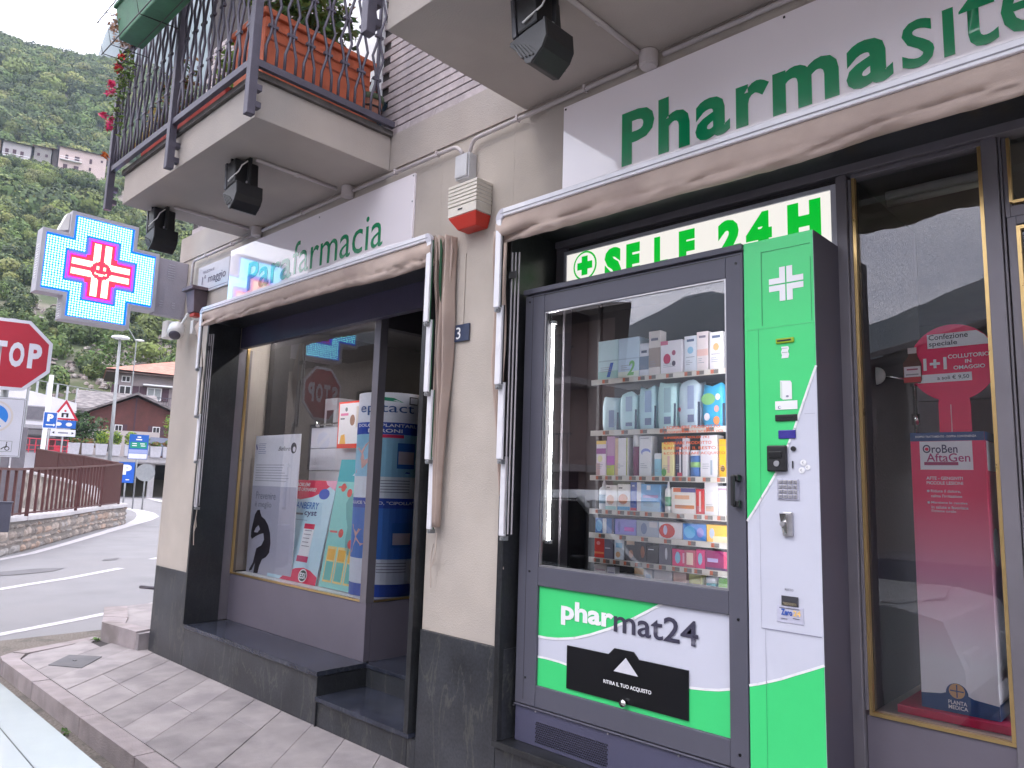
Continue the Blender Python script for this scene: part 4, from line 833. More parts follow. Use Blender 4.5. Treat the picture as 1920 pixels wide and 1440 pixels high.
PROD = [
 (0,2.03,[(-2.186,-2.068,.195),(-2.066,-1.947,.195),(-1.945,-1.894,.159),(-1.891,-1.828,.209),(-1.824,-1.713,.153),(-1.704,-1.643,.164),(-1.641,-1.586,.176),(-1.577,-1.513,.166),(-1.505,-1.45,.12)]),
 (1,1.78,[(-2.171,-2.068,.160),(-2.062,-1.960,.176),(-1.956,-1.855,.199),(-1.851,-1.750,.207),(-1.745,-1.632,.209),(-1.625,-1.511,.185)]),
 (2,1.565,[(-2.186,-2.129,.167),(-2.125,-2.079,.187),(-2.077,-2.006,.178),(-1.984,-1.946,.19),(-1.943,-1.878,.184),(-1.859,-1.822,.104),(-1.818,-1.758,.152),(-1.752,-1.718,.172),(-1.714,-1.693,.171),(-1.687,-1.630,.117),(-1.625,-1.547,.180),(-1.536,-1.502,.161)]),
 (3,1.405,[(-2.181,-2.133,.137),(-2.130,-2.067,.115),(-2.063,-1.993,.121),(-1.990,-1.956,.131),(-1.954,-1.932,.131),(-1.929,-1.827,.124),(-1.809,-1.777,.14),(-1.772,-1.652,.112),(-1.648,-1.611,.108),(-1.608,-1.547,.14),(-1.543,-1.495,.123)]),
 (4,1.292,[(-2.191,-2.081,.07),(-2.076,-1.957,.072),(-1.955,-1.839,.071),(-1.836,-1.719,.071),(-1.714,-1.602,.07),(-1.598,-1.498,.072)]),
 (5,1.177,[(-2.192,-2.136,.090),(-2.133,-2.083,.090),(-2.078,-2.025,.090),(-2.022,-1.960,.090),(-1.958,-1.899,.090),(-1.897,-1.838,.077),(-1.835,-1.772,.086),(-1.767,-1.706,.072),(-1.704,-1.651,.073),(-1.649,-1.608,.079),(-1.605,-1.506,.079)]),
 (6,1.04,[(-2.194,-2.121,.103),(-2.118,-2.072,.099),(-2.066,-1.966,.074),(-1.961,-1.912,.110),(-1.909,-1.866,.108),(-1.858,-1.767,.109),(-1.76,-1.696,.109),(-1.684,-1.624,.109),(-1.61,-1.559,.104),(-1.546,-1.506,.106)])]
W_ = (232,236,240); 
SPEC = [
 [('box',(196,226,232),[('r',.0,1,.0,.22,(150,205,200)),('num','1',(30,100,190)),('r',0,1,.46,.49,(150,190,200))],'pale aqua carton with a blue number 1, left end of the top shelf'),
  ('box',(200,222,240),[('r',0,1,.0,.16,(226,238,226)),('num','2',(120,190,110)),('r',0,1,.46,.49,(160,190,215))],'pale blue carton with a green number 2 on the top shelf'),
  ('box',(225,228,238),[('r',0,1,.2,.6,(90,110,140)),('r',.2,.8,.7,.78,(50,60,90))],'small white and slate carton after the two numbered ones on the top shelf'),
  ('box',(222,214,210),[('r',0,1,.18,.62,(150,130,120)),('r',.2,.8,.78,.84,(90,90,110))],'tallest brown and white carton on the top shelf'),
  ('box',(236,232,240),[('o',.3,.45,.17,.16,(196,40,90)),('o',.62,.62,.09,.08,(180,90,120)),('o',.62,.3,.09,.08,(90,80,100)),('r',0,.35,.88,1,(214,90,130))],'white carton with a magenta oval on the top shelf'),
  ('box',(226,232,242),[('r',.2,.8,.84,.91,(60,80,120)),('o',.5,.6,.25,.1,(150,200,230)),('r',.15,.85,.4,.42,(150,160,180))],'slim white carton with a pale blue spot on the top shelf'),
  ('box',(238,226,226),[('r',0,1,.38,.55,(240,190,180)),('r',.2,.8,.84,.90,(110,100,120))],'slim white carton with a salmon band on the top shelf'),
  ('box',(238,236,238),[('r',.2,.8,.84,.91,(60,80,120)),('o',.5,.6,.22,.1,(245,190,130)),('r',.15,.85,.4,.42,(170,160,170))],'slim white carton with an orange sun spot on the top shelf'),
  ('box',(230,230,235),[],'white carton half hidden at the right end of the top shelf')],
 [('pack',(200,228,236),[('r',.5,.8,.1,.62,(110,140,180))],'shortest crumpled aqua pack, left end of the second shelf'),
  ('pack',(196,230,236),[('r',.45,.8,.1,.2,(100,120,160)),('r',.45,.8,.5,.9,(150,180,210))],'second aqua pack from the left on the second shelf'),
  ('pack',(190,226,236),[('r',.45,.8,.1,.26,(100,120,160)),('r',.45,.8,.4,.9,(140,170,210))],'third aqua pack from the left on the second shelf'),
  ('pack',(196,232,234),[('r',.45,.8,.1,.26,(100,120,160)),('r',.45,.8,.35,.9,(150,190,200))],'fourth aqua pack from the left on the second shelf'),
  ('pack',(206,226,238),[('r',.5,.78,.12,.28,(100,110,150)),('r',.5,.78,.4,.9,(150,170,210)),('o',.15,.4,.06,.05,(190,90,110))],'tallest pale aqua pack beside the bright blue one'),
  ('pack',(60,176,224),[('o',.35,.66,.3,.14,(130,190,120)),('o',.75,.7,.1,.08,(240,230,240)),('o',.7,.42,.1,.08,(240,170,160)),('o',.3,.24,.12,.09,(235,230,235)),('o',.7,.15,.13,.1,(244,150,90))],'bright blue soft pack with printed bubbles')],
 [('box',(235,225,235),[('r',0,1,.9,1,(240,200,90)),('r',0,1,.62,.78,(140,60,140)),('o',.4,.48,.25,.1,(226,222,170)),('r',0,.4,0,.35,(190,150,150))],'white and purple carton with yellow top, left end of the third shelf'),
  ('box',(196,160,190),[('r',0,1,0,.27,(176,196,60)),('r',0,1,.27,.5,(180,80,180))],'mauve carton with lime green foot on the third shelf'),
  ('box',(236,234,236),[('r',0,.25,0,1,(210,170,130)),('r',.9,1,0,1,(150,160,60))],'white carton with a tan swirl and olive edge on the third shelf'),
  ('bottle',(110,30,75),[],'burgundy bottle with a white cap on the third shelf'),
  ('box',(232,232,236),[('o',.55,.6,.4,.09,(130,145,210)),('o',.6,.56,.34,.06,(232,232,236)),('r',.1,.8,.93,.96,(170,170,185))],'tall white carton with a blue swoosh on the third shelf'),
  ('box',(150,205,225),[('r',0,1,.75,1,(235,240,240))],'smallest pale blue pot on the third shelf'),
  ('box',(235,226,170),[('r',0,1,.8,1,(240,205,60)),('o',.2,.12,.4,.2,(90,170,80)),('r',.5,.7,.1,.6,(226,170,160))],'cream and yellow carton with a green corner on the third shelf'),
  ('box',(52,46,80),[('r',.6,.85,.1,.75,(225,225,235)),('r',.3,1,0,.1,(190,30,60))],'dark navy carton with upright white print on the third shelf'),
  ('box',(226,222,228),[],'very thin white carton beside the navy one on the third shelf'),
  ('tub',(70,120,190),[('r',0,1,.45,.52,(150,200,120))],'blue tub with white lid on the third shelf'),
  ('box',(232,230,236),[('r',.6,.72,.05,.4,(150,170,190))],'broad white tube carton near the right of the third shelf'),
  ('box',(246,180,20),[('r',0,1,.82,.86,(240,150,20)),('o',.5,.22,.3,.08,(120,80,10))],'orange yellow carton at the right end of the third shelf')],
 [('bottle',(225,232,236),[],'white bottle at the left end of the fourth shelf'),
  ('box',(238,236,232),[('r',0,1,0,.14,(150,205,200)),('o',.45,.4,.35,.2,(230,190,160)),('r',.1,.4,.88,.93,(60,60,60))],'white carton showing a hand, with pale green foot on the fourth shelf'),
  ('box',(238,236,232),[('r',0,1,0,.14,(60,160,215)),('o',.45,.42,.38,.2,(220,150,110)),('r',.1,.4,.82,.88,(60,60,60))],'white carton showing a hand, with blue foot on the fourth shelf'),
  ('box',(50,85,170),[('r',0,1,0,.1,(210,30,60)),('r',.3,.7,.85,.9,(200,210,240))],'narrow royal blue carton with red foot on the fourth shelf'),
  ('box',(228,230,238),[],'thin white carton leaning by the royal blue one'),
  ('box',(110,170,225),[('r',.3,.5,.78,.95,(220,232,245)),('r',.1,.9,.5,.6,(160,130,200)),('r',0,1,0,.35,(170,210,236))],'wide sky blue carton in the middle of the fourth shelf'),
  ('bottle',(232,234,232),[],'white nozzle bottle with green label on the fourth shelf'),
  ('box',(240,236,232),[('r',.08,1,.82,.98,(70,60,140)),('r',.08,.4,.82,.98,(226,90,50)),('r',.15,.95,.18,.32,(235,130,60)),('r',.15,.75,.55,.7,(240,170,130))],'wide white carton with rainbow strip and orange bar on the fourth shelf'),
  ('box',(215,40,50),[('r',.4,.65,.1,.9,(240,200,200))],'narrow red carton on the fourth shelf'),
  ('box',(236,234,238),[('r',.1,.7,.1,.25,(226,180,150))],'white carton with faint orange print right of the red one'),
  ('box',(236,236,242),[('r',0,1,.85,.92,(200,160,190))],'white carton at the right end of the fourth shelf')],
 [('box',(60,110,180),[('o',.2,.5,.18,.4,(140,200,240)),('r',.4,.6,0,1,(225,230,240)),('r',.88,1,0,1,(20,30,80))],'metallic blue and silver carton, left end of the fifth shelf'),
  ('box',(150,150,225),[('o',.2,.5,.06,.35,(120,120,200)),('r',.45,.9,.25,.5,(200,80,190))],'lavender carton with magenta print on the fifth shelf'),
  ('box',(170,182,200),[('o',.35,.5,.14,.36,(110,130,170)),('r',.6,.95,.6,.95,(205,205,210))],'silver grey carton on the fifth shelf'),
  ('box',(225,222,226),[('o',.35,.45,.35,.62,(210,50,40)),('o',.28,.5,.09,.3,(190,190,220))],'white carton with a big red disc on the fifth shelf'),
  ('box',(70,140,220),[('o',.3,.5,.25,.4,(110,190,240)),('o',.75,.5,.15,.3,(160,150,220))],'bright blue carton on the fifth shelf'),
  ('box',(250,195,60),[('o',.25,.5,.12,.3,(190,205,225)),('r',.3,1,.0,.35,(240,225,170))],'orange yellow carton at the right end of the fifth shelf')],
 [('box',(220,50,40),[('o',.4,.75,.2,.1,(235,150,150)),('r',0,1,.2,.3,(240,120,60))],'red carton at the left end of the sixth shelf'),
  ('box',(110,110,130),[('r',.1,.7,.5,.56,(190,190,205))],'grey carton right of the red one on the sixth shelf'),
  ('box',(220,232,240),[('r',.15,.85,.6,.85,(100,180,225)),('o',.4,.25,.25,.15,(210,170,130))],'white carton with light blue square on the sixth shelf'),
  ('box',(40,34,38),[('r',.2,.9,.8,1,(215,180,140)),('o',.6,.35,.2,.2,(140,90,60))],'black carton with tan top on the sixth shelf'),
  ('box',(34,28,32),[('o',.65,.5,.18,.3,(150,85,45))],'black carton with copper figure on the sixth shelf'),
  ('box',(30,28,36),[('r',.1,.6,.75,.8,(210,210,215))],'plain black carton near the middle of the sixth shelf'),
  ('box',(90,90,108),[('o',.6,.55,.1,.3,(215,215,225))],'smoky grey carton with white emblem on the sixth shelf'),
  ('box',(226,50,120),[('o',.45,.5,.22,.35,(140,190,225)),('r',.85,1,.2,.8,(240,160,200))],'bright pink carton with pale blue oval on the sixth shelf'),
  ('box',(205,90,120),[('r',.2,.8,.15,.85,(240,205,190))],'rose carton with cream script on the sixth shelf'),
  ('box',(222,50,125),[('o',.45,.5,.25,.32,(150,195,230))],'small pink carton with blue oval on the sixth shelf'),
  ('box',(150,30,100),[('r',.85,1,0,1,(226,60,110)),('r',0,1,0,.12,(60,30,80)),('r',.1,.6,.4,.6,(170,150,210))],'wide purple magenta carton at the right end of the sixth shelf')],
 [('box',(232,226,226),[('r',.1,.9,.75,.82,(190,150,160))],'white carton at the left end of the bottom shelf'),
  ('box',(226,224,232),[('r',.1,.9,.7,.78,(150,150,180))],'second small white carton on the bottom shelf'),
  ('box',(236,236,240),[],'low white tray on the bottom shelf'),
  ('box',(238,230,220),[('r',0,1,.75,1,(246,200,140)),('o',.4,.4,.1,.06,(220,160,60))],'white carton with orange top on the bottom shelf'),
  ('box',(232,236,242),[('r',.2,.8,.6,.8,(170,200,230)),('o',.3,.3,.14,.1,(240,200,160))],'white carton with pale blue print on the bottom shelf'),
  ('box',(238,236,240),[('o',.2,.35,.06,.05,(150,120,140))],'wide plain white carton on the bottom shelf'),
  ('box',(232,200,190),[('r',0,1,.0,.5,(120,140,70)),('o',.4,.3,.25,.14,(200,70,40))],'carton with fruit picture on the bottom shelf'),
  ('box',(190,190,110),[('r',0,1,.4,.55,(225,220,180))],'olive green carton on the bottom shelf'),
  ('tub',(70,150,160),[('r',0,1,.5,.9,(220,235,235))],'white and teal pot on the bottom shelf'),
  ('box',(110,190,60),[('r',0,1,.0,.3,(220,235,215)),('r',0,1,.6,.8,(150,215,110))],'bright green carton at the right end of the bottom shelf')]]
pg = random.Random(5)
def product(x0, x1, z, h, kind, base, dec, label):
    t = thing({'box':'medicine_box','pack':'nappy_pack','bottle':'medicine_bottle','tub':'cream_tub'}[kind], label, {'box':'box','pack':'pack','bottle':'bottle','tub':'tub'}[kind], ((x0+x1)/2,2.93,z))
    yf = 2.893+pg.uniform(0,.008); d = min(.09, max(.03,(x1-x0)*.8)); w = x1-x0; bm = P(*base)
    if kind == 'box':
        obj('carton', MB().box(x0,x1,yf,yf+d,z,z+h), bm, t, bevel=.0008)
    elif kind == 'pack':
        vs = []; n = 9; m_ = 20; ysq = .45
        for i in range(n+1):
            f_ = i/n; bul = 1-.10*(2*f_-1)**4-.04*pg.random()*(f_ > .8)
            for j in range(m_):
                a = 2*math.pi*j/m_; cx2 = math.copysign(abs(math.cos(a))**.55, math.cos(a)); sx2 = math.copysign(abs(math.sin(a))**.55, math.sin(a))
                top = (f_ == 1)*.010*math.sin(a*3+x0*40)
                vs.append(((x0+x1)/2+cx2*w/2*bul, yf+.05+sx2*.05*bul, z+h*f_*(1 if f_ < 1 else .99)+top))
        mb_ = MB().add(vs, [(i*m_+j,i*m_+(j+1) % m_,(i+1)*m_+(j+1) % m_,(i+1)*m_+j) for i in range(n) for j in range(m_)]+[tuple(range(n*m_,(n+1)*m_))])
        obj('soft_pack', mb_, bm, t, smooth=True)
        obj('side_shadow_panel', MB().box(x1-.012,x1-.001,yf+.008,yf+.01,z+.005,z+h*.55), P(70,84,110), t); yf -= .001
    elif kind == 'bottle':
        c = ((x0+x1)/2, yf+w/2, z)
        obj('bottle_body', MB().lathe(c,[(w*.48,0),(w*.5,.004),(w*.5,h*.68),(w*.42,h*.74),(w*.22,h*.78),(w*.22,h*.79)],18), bm, t, smooth=True)
        if base[0] < 200: obj('cap', MB().lathe((c[0],c[1],z+h*.72),[(w*.5,0),(w*.5,h*.27),(w*.46,h*.28)],18), white, t, smooth=True)
        else:
            obj('cap', MB().lathe((c[0],c[1],z+h*.78),[(w*.22,0),(w*.2,h*.06),(w*.10,h*.20),(w*.07,h*.22)],14), white, t, smooth=True)
            obj('label_print', MB().lathe((c[0],c[1],z+h*.2),[(w*.505,0),(w*.505,h*.3)],18), P(90,160,130) if x0 > -2 else P(150,180,200), t, smooth=True)
        return
    elif kind == 'tub':
        c = ((x0+x1)/2, yf+w/2, z)
        obj('tub_body', MB().lathe(c,[(w*.47,0),(w*.5,.004),(w*.5,h*.78)],20), bm, t, smooth=True); obj('lid', MB().lathe((c[0],c[1],z+h*.781),[(w*.5,0),(w*.5,h*.2),(w*.46,h*.21)],20), P(228,230,236), t, smooth=True)
        obj('label_print', MB().lathe((c[0],c[1],z+h*.35),[(w*.505,0),(w*.505,h*.2)],20), P(*dec[0][5]), t, smooth=True); return
    if dec:
        S = Sheet((x0, yf, z)); k = 1
        for d_ in dec:
            if d_[0] == 'r': S.rect(d_[1]*w, d_[2]*w, d_[3]*h, d_[4]*h, P(*[int(c*.82+42) for c in d_[5]]), k*.4)
            elif d_[0] == 'o': S.disc(d_[1]*w, d_[2]*h, min(d_[3]*w, d_[1]*w, w-d_[1]*w), min(d_[4]*h, d_[2]*h, h-d_[2]*h), P(*d_[5]), k*.4, 16)
            elif d_[0] == 'num': S.txt(d_[1], w*.45, h*.06, w*.35, h*.36, P(*d_[2]), t, .03, k=2, shear=.25, name='number')
            k += 1
        if h > .1 and kind == 'box':
            for q_ in range(3): S.rect(w*.15, w*(.45+.3*pg.random()), h*(.30-.05*q_), h*(.312-.05*q_), P(150,155,170), 4)
        if S.mb.f: S.build('printed_front', t)
for (ri, z_, items), specs in zip(PROD, SPEC):
    for (x0, x1, h), (kind, base, dec, lab) in zip(items, specs):
        product(x0, x1, z_, h, kind, base, dec, lab)
    for (x0, x1, h) in items:
        xm = (x0+x1)/2-.018
        obj('price_tag', MB().box(xm,xm+.014,2.877,2.8785,z_-.020,z_-.003,0).box(xm+.0145,xm+.036,2.877,2.8785,z_-.020,z_-.003,1), [tagr, tagg], V)
orange = pbr('orange_film', (.62,.12,.05), .5, var=0, bump=0)
for s_, z_, w_ in (('2.CONFERMARE SCELTA (C)',1.741,.275),('3.INSERIRE SOLDI (€)',1.718,.215),('4.RITIRARE PRODOTTO',1.696,.225),('5.RITIRARE IL RESTO',1.674,.245),('6.CONTROLLARE ACQUISTO',1.652,.285),('1.SCEGLIERE PRODOTTO',1.762,.265)):
    text(s_, V, orange, (-1.712,MF+.013,z_), w_, .0125, bold=.012)
t = thing('added_display_light', 'thin added strip light hidden behind the dark header of the left shop window', 'strip light', (-5.1,3.12,2.76)); obj('light_body', MB().box(-6.0,-4.3,3.085,3.14,2.752,2.78), white, t); obj('tube', MB().cyl((-5.98,3.115,2.740),(-4.32,3.115,2.740),.011,n=8), emat('added_tube_glow', (1,.97,.95), 30), t)  # unseen lamp added to brighten the window posters
# ---- backlit sign above the machine
t = thing('lightbox_sign', 'backlit white and green 24 hour self service sign partly hidden by the machine', 'illuminated sign', (-1.77,3.0,2.6))
obj('frame', MB().box(-2.496,-2.478,2.985,3.018,2.497,2.772).box(-1.074,-1.052,2.985,3.018,2.497,2.772).box(-2.478,-1.074,2.985,3.018,2.752,2.772), pbr('lightbox_frame', (.42,.42,.48), .4), t, bevel=.002)
obj('lit_face', MB().box(-2.4775,-1.0745,2.993,3.018,2.497,2.7515), emat('lit_white', (1,.96,.90), .385), t)
lg = emat('lit_green', (.0,.46,.03), .46)
for s_, x_, w_, z_, h_ in (('S',-2.225,.105,2.555,.18),('E',-2.09,.083,2.56,.172),('L',-1.925,.077,2.56,.172),('F',-1.787,.085,2.56,.172),('2',-1.584,.112,2.56,.172),('4',-1.447,.12,2.56,.172),('H',-1.258,.142,2.56,.172)):
    text(s_, t, lg, (x_,2.993,z_), w_, h_, bold=.075, depth=.002)
S = Sheet((-2.354,2.993,2.672)); S.disc(0,0,.078,.080,lg,1,32); S.disc(0,0,.068,.070,emat('lit_white2', (1,.97,.92), .38),2,32); S.rect(-.05,.05,-.02,.02,lg,3); S.rect(-.02,.02,-.052,.052,lg,4); S.build('cross_symbol', t)

# ================================================================ RIGHT WINDOW DISPLAY
t = thing('display_stand', 'tall red to white cardboard mouthwash stand in the right window', 'display stand', (-.74,3.25,.72))
gm = bpy.data.materials.new('fading_print'); gm.use_nodes = True; n_ = gm.node_tree.nodes; l_ = gm.node_tree.links
tc_ = n_.new('ShaderNodeTexCoord'); sx_ = n_.new('ShaderNodeSeparateXYZ'); rp_ = n_.new('ShaderNodeMapRange'); cr_ = n_.new('ShaderNodeValToRGB')
l_.new(tc_.outputs['Object'], sx_.inputs[0]); l_.new(sx_.outputs[2], rp_.inputs[0]); rp_.inputs[1].default_value = .08; rp_.inputs[2].default_value = 1.0
cr_.color_ramp.elements[0].position = .12; cr_.color_ramp.elements[0].color = (.92,.90,.94,1); cr_.color_ramp.elements[1].position = .78; cr_.color_ramp.elements[1].color = (.85,.02,.13,1)
e_ = cr_.color_ramp.elements.new(.45); e_.color = (.80,.36,.50,1)
l_.new(rp_.outputs[0], cr_.inputs[0]); l_.new(cr_.outputs[0], n_['Principled BSDF'].inputs['Base Color']); n_['Principled BSDF'].inputs['Roughness'].default_value = .4
obj('stand_body', MB().box(-.861,-.612,3.16,3.34,.735,1.753), gm, t, bevel=.001)
crim = P(222,24,84); navy = P(28,72,130); wh = P(236,238,244)
S = Sheet((0,3.16,0)); S.rect(-.861,-.612,1.720,1.753,navy,.5); S.rect(-.829,-.652,1.611,1.719,wh,1); S.poly([(-.861,.735),(-.612,.735),(-.612,.785),(-.690,.793),(-.712,.803),(-.775,.803),(-.795,.795),(-.861,.786)], navy, 1); S.disc(-.743,.803,.036,.036,navy,1.5,24); S.disc(-.743,.812,.026,.026,P(216,170,120),2,20); S.rect(-.745,-.741,.79,.834,navy,2.5); S.rect(-.765,-.721,.810,.814,navy,2.6)
S.disc(-.804,1.689,.0065,.0065,crim,2.5,14)
for zz in (1.530,1.487): S.disc(-.806,zz,.005,.005,wh,1,12)
S.rect(-.815,-.70,1.628,1.640,P(170,60,110),2); S.build('printed_front', t)
S.txt('OroBen', -.818, 1.674, .118, .032, P(40,44,90), t, .01, 3); S.txt('AftaGen', -.806, 1.641, .146, .032, P(176,50,120), t, .008, 3)
S.txt('AFTE - GENGIVITI', -.810, 1.573, .122, .012, wh, t, .02, 2); S.txt('PICCOLE LESIONI', -.810, 1.555, .122, .012, wh, t, .02, 2)
S.txt('Riduce il dolore,', -.797, 1.524, .100, .012, wh, t, .02, 2); S.txt("calma l'irritazione", -.797, 1.507, .104, .011, wh, t, .02, 2); S.txt('Mantiene le gengive', -.797, 1.481, .120, .011, wh, t, .02, 2); S.txt('in salute e favorisce', -.797, 1.465, .122, .011, wh, t, .02, 2); S.txt("l'igiene orale", -.797, 1.449, .082, .012, wh, t, .02, 2)
S.txt('DOPPIO TRATTAMENTO - DOPPIA CONVENIENZA', -.842, 1.733, .205, .008, wh, t, .02, 2); S.txt('PLANTA', -.772, .765, .060, .014, wh, t, .02, 3); S.txt('MEDICA', -.772, .748, .062, .014, wh, t, .02, 3)
SD = Sheet((-.612,3.16,0), right=(0,1,0), nrm=(1,0,0)); SD.rect(0,.18,1.720,1.753,navy,1); SD.rect(.02,.16,1.61,1.719,wh,1); SD.rect(0,.18,.735,.79,navy,1); SD.disc(.09,1.33,.05,.07,wh,1,20); SD.build('printed_side', t)
obj('stand_base', MB().box(-.935,-.575,3.12,3.52,.706,.7345), P(214,30,84), t, bevel=.002)
hd_ = MB(); cxh, czh, rh = -.713, 2.025, .150
ring = [(cxh+rh*math.cos(R(a)), czh+rh*math.sin(R(a))) for a in range(-70, 251, 8)]
hd_.ext([(x,3.20,z) for x,z in ring]+[(-.767,3.20,1.87),(-.767,3.20,1.754),(-.658,3.20,1.754),(-.658,3.20,1.87)], (0,.006,0)); obj('header_card', hd_, P(236,30,96), t)
S = Sheet((0,3.199,0)); S.poly([(-.795,2.086),(-.577,2.086),(-.600,2.122),(-.625,2.142),(-.795,2.142)], wh, .6); S.rect(-.835,-.648,1.951,1.984,wh,.6); S.rect(-.7255,-.722,1.755,1.862,P(240,190,200),1); S.build('printed_header', t)
S.txt('Confezione', -.789, 2.119, .135, .021, P(50,60,80), t, .008, 2); S.txt('speciale', -.789, 2.089, .098, .024, P(50,60,80), t, .008, 2); S.txt('1+1', -.812, 2.000, .082, .048, wh, t, .04, 2); S.txt('COLLUTORIO', -.725, 2.040, .138, .016, wh, t, .02, 2); S.txt('IN', -.668, 2.019, .021, .014, wh, t, .02, 2); S.txt('OMAGGIO', -.708, 1.996, .105, .015, wh, t, .02, 2); S.txt('a soli € 9,50', -.765, 1.958, .108, .018, P(50,60,80), t, .008, 2)
bt = obj('cardboard_bottle', MB().ext([(x,3.19,z) for x,z in [(-.884,1.955),(-.824,1.952),(-.818,1.965),(-.818,2.03),(-.832,2.062),(-.832,2.072),(-.862,2.072),(-.864,2.062),(-.884,2.035)]], (0,.004,0)), P(90,44,26), t)
S = Sheet((0,3.189,0)); S.rect(-.864,-.832,2.072,2.096,P(200,190,190),1); S.rect(-.880,-.820,1.978,2.020,P(228,220,224),1); S.rect(-.882,-.820,1.957,1.977,P(190,20,40),1); S.rect(-.874,-.828,1.985,1.990,P(150,150,150),2); S.rect(-.87,-.83,2.005,2.011,P(170,80,110),2); S.build('printed_bottle', t)
t = thing('clamp_lamp', 'chrome spotlight on a pole with a round white head behind the glass', 'lamp', (-.84,3.3,1.7))
obj('pole', MB().cyl((-.885,3.34,.72),(-.885,3.34,1.99),.008), chrome, t, smooth=True); obj('arm', MB().tube([(-.885,3.34,1.99),(-.95,3.33,2.0),(-1.02,3.30,2.015)],.006,8), chrome, t, smooth=True)
obj('lamp_head', MB().lathe((-1.0,3.235,2.0),[(.012,.03),(.03,.02),(.037,0),(.036,-.006),(.012,-.008)],20,ax=(0,1,0)), pbr('lamp_white', (.62,.68,.64), .3), t, smooth=True)
obj('collar', MB().cyl((-.885,3.34,1.96),(-.885,3.34,2.01),.016).cyl((-.885,3.34,1.80),(-.885,3.34,1.845),.016), chrome, t, smooth=True)
t = thing('drawer_unit', 'white slatted shelving unit behind the red display stand', 'shelving', (-.7,3.6,1.5))
obj('panel', MB().box(-.96,-.58,3.62,3.68,1.93,2.05) .box(-.96,-.58,3.62,3.68,1.78,1.925).box(-.96,-.58,3.62,3.68,1.63,1.775), P(176,172,180), t, bevel=.002)
t = thing('strip_light', 'unlit white strip light fitting at the head of the right window', 'light fitting', (-.75,3.15,2.72))
obj('fitting', MB().box(-.90,-.56,3.10,3.17,2.70,2.735), pbr('light_body', (.30,.30,.30), .5), t, bevel=.006); obj('diffuser', MB().cyl((-.90,3.135,2.692),(-.56,3.135,2.692),.013), pbr('diffuser', (.4,.42,.4), .3), t, smooth=True)

# ================================================================ LEFT WINDOW DISPLAY
t = thing('poster', 'tall grey and white poster with a dark crouching silhouette at the left of the window', 'poster', (-5.75,3.13,.72))
obj('board', MB().box(-6.06,-5.33,3.125,3.135,.715,1.868), P(232,234,242), t)
S = Sheet((0,3.125,0)); S.rect(-6.06,-5.33,.716,1.44,P(188,190,206),.5)
S.poly([(-5.99,1.16),(-5.975,1.20),(-5.94,1.235),(-5.90,1.24),(-5.885,1.215),(-5.86,1.185),(-5.80,1.165),(-5.74,1.12),(-5.70,1.06),(-5.68,.98),(-5.69,.90),(-5.74,.86),(-5.80,.84),(-5.84,.78),(-5.86,.72),(-5.93,.716),(-5.915,.80),(-5.96,.74),(-6.00,.725),(-6.01,.735),(-5.95,.80),(-5.93,.86),(-5.91,.92),(-5.83,.95),(-5.79,1.0),(-5.81,1.05),(-5.86,1.04),(-5.93,1.02),(-6.0,.99),(-6.02,1.01),(-6.02,1.06)], P(38,34,44), 1)
S.poly([(-5.97,1.05),(-5.94,1.09),(-5.90,1.11),(-5.87,1.08),(-5.91,1.05)], P(188,190,206), 1.5)
S.lines(-6.02,-5.44,1.62,7,.022,.006,P(176,178,190),1); S.lines(-6.0,-5.86,1.80,6,.016,.005,P(150,154,190),1); S.disc(-5.42,1.755,.045,.045,P(50,50,60),1,16); S.disc(-5.41,1.745,.022,.022,P(232,234,242),1.5,12); S.build('printed_design', t)
S.txt('Prevenire', -5.98, 1.33, .33, .062, P(120,124,140), t, -.004, 2); S.txt('è meglio', -5.99, 1.25, .28, .062, P(120,124,140), t, -.004, 2); S.txt('Bioderma', -5.68, 1.735, .19, .035, P(90,90,100), t, 0, 2, .4) if False else S.txt('Before', -5.66, 1.735, .19, .035, P(90,90,100), t, 0, 2, .4); S.txt('N', -6.045, 1.745, .03, .05, P(60,70,150), t, .02, 2)
# leaning cranberry board
def leaning(name, label, cat, x0, x1, z0, z1, y0, y1, base):
    t = thing(name, label, cat, ((x0+x1)/2,y0,z0)); d = Vector((0,y1-y0,z1-z0)); L = d.length; u = d.normalized(); n = Vector((0,-u.z,u.y))
    o = Vector((x0,y0,z0)); pts = [o, o+Vector((x1-x0,0,0)), o+Vector((x1-x0,0,0))+d, o+d]
    obj('board', MB().ext([tuple(p-n*.006) for p in pts][::-1], tuple(n*.006)), base, t); return t, Sheet(o, (1,0,0), u, n), x1-x0, L
t, S, W2, L2 = leaning('poster', 'pale blue cranberry supplement poster leaning behind the glass', 'poster', -5.695,-4.966,.716,1.50,3.12,3.26,P(196,228,240))
rd = P(222,30,80)
S.poly([(0,L2),(0,L2*.86),(.10,L2*.82),(.25,L2*.80),(.42,L2*.83),(.55,L2*.88),(.64,L2*.94),(.68,L2)], rd, .5); S.poly([(W2,L2),(W2,L2*.90),(.60,L2*.96),(.57,L2)], P(238,170,196), .8)
S.disc(.585,L2*.865,.075,.042,P(50,90,190),1,20)
S.poly([(.20,0),(.29,.06),(.40,.10),(.52,.115),(.62,.10),(W2,.06),(W2,0)], rd, .5); S.disc(.53,.055,.062,.05,P(240,245,245),1,22); S.disc(.53,.055,.052,.041,P(30,70,60),1.5,22)
S.rect(.10,.18,.17,.42,P(230,60,60),1); S.rect(.095,.185,.42,.455,P(240,236,240),1)
for k in range(16): S.disc(.03+pg.random()*.26,.125+pg.random()*.05,.022,.018,P(*[(200,50,60),(170,30,50),(220,90,90)][k % 3]),1.2+k*.05,12)
for k in range(8): S.disc(.05+pg.random()*.26,.175+pg.random()*.03,.02,.009,P(60,130,70),2.2,10)
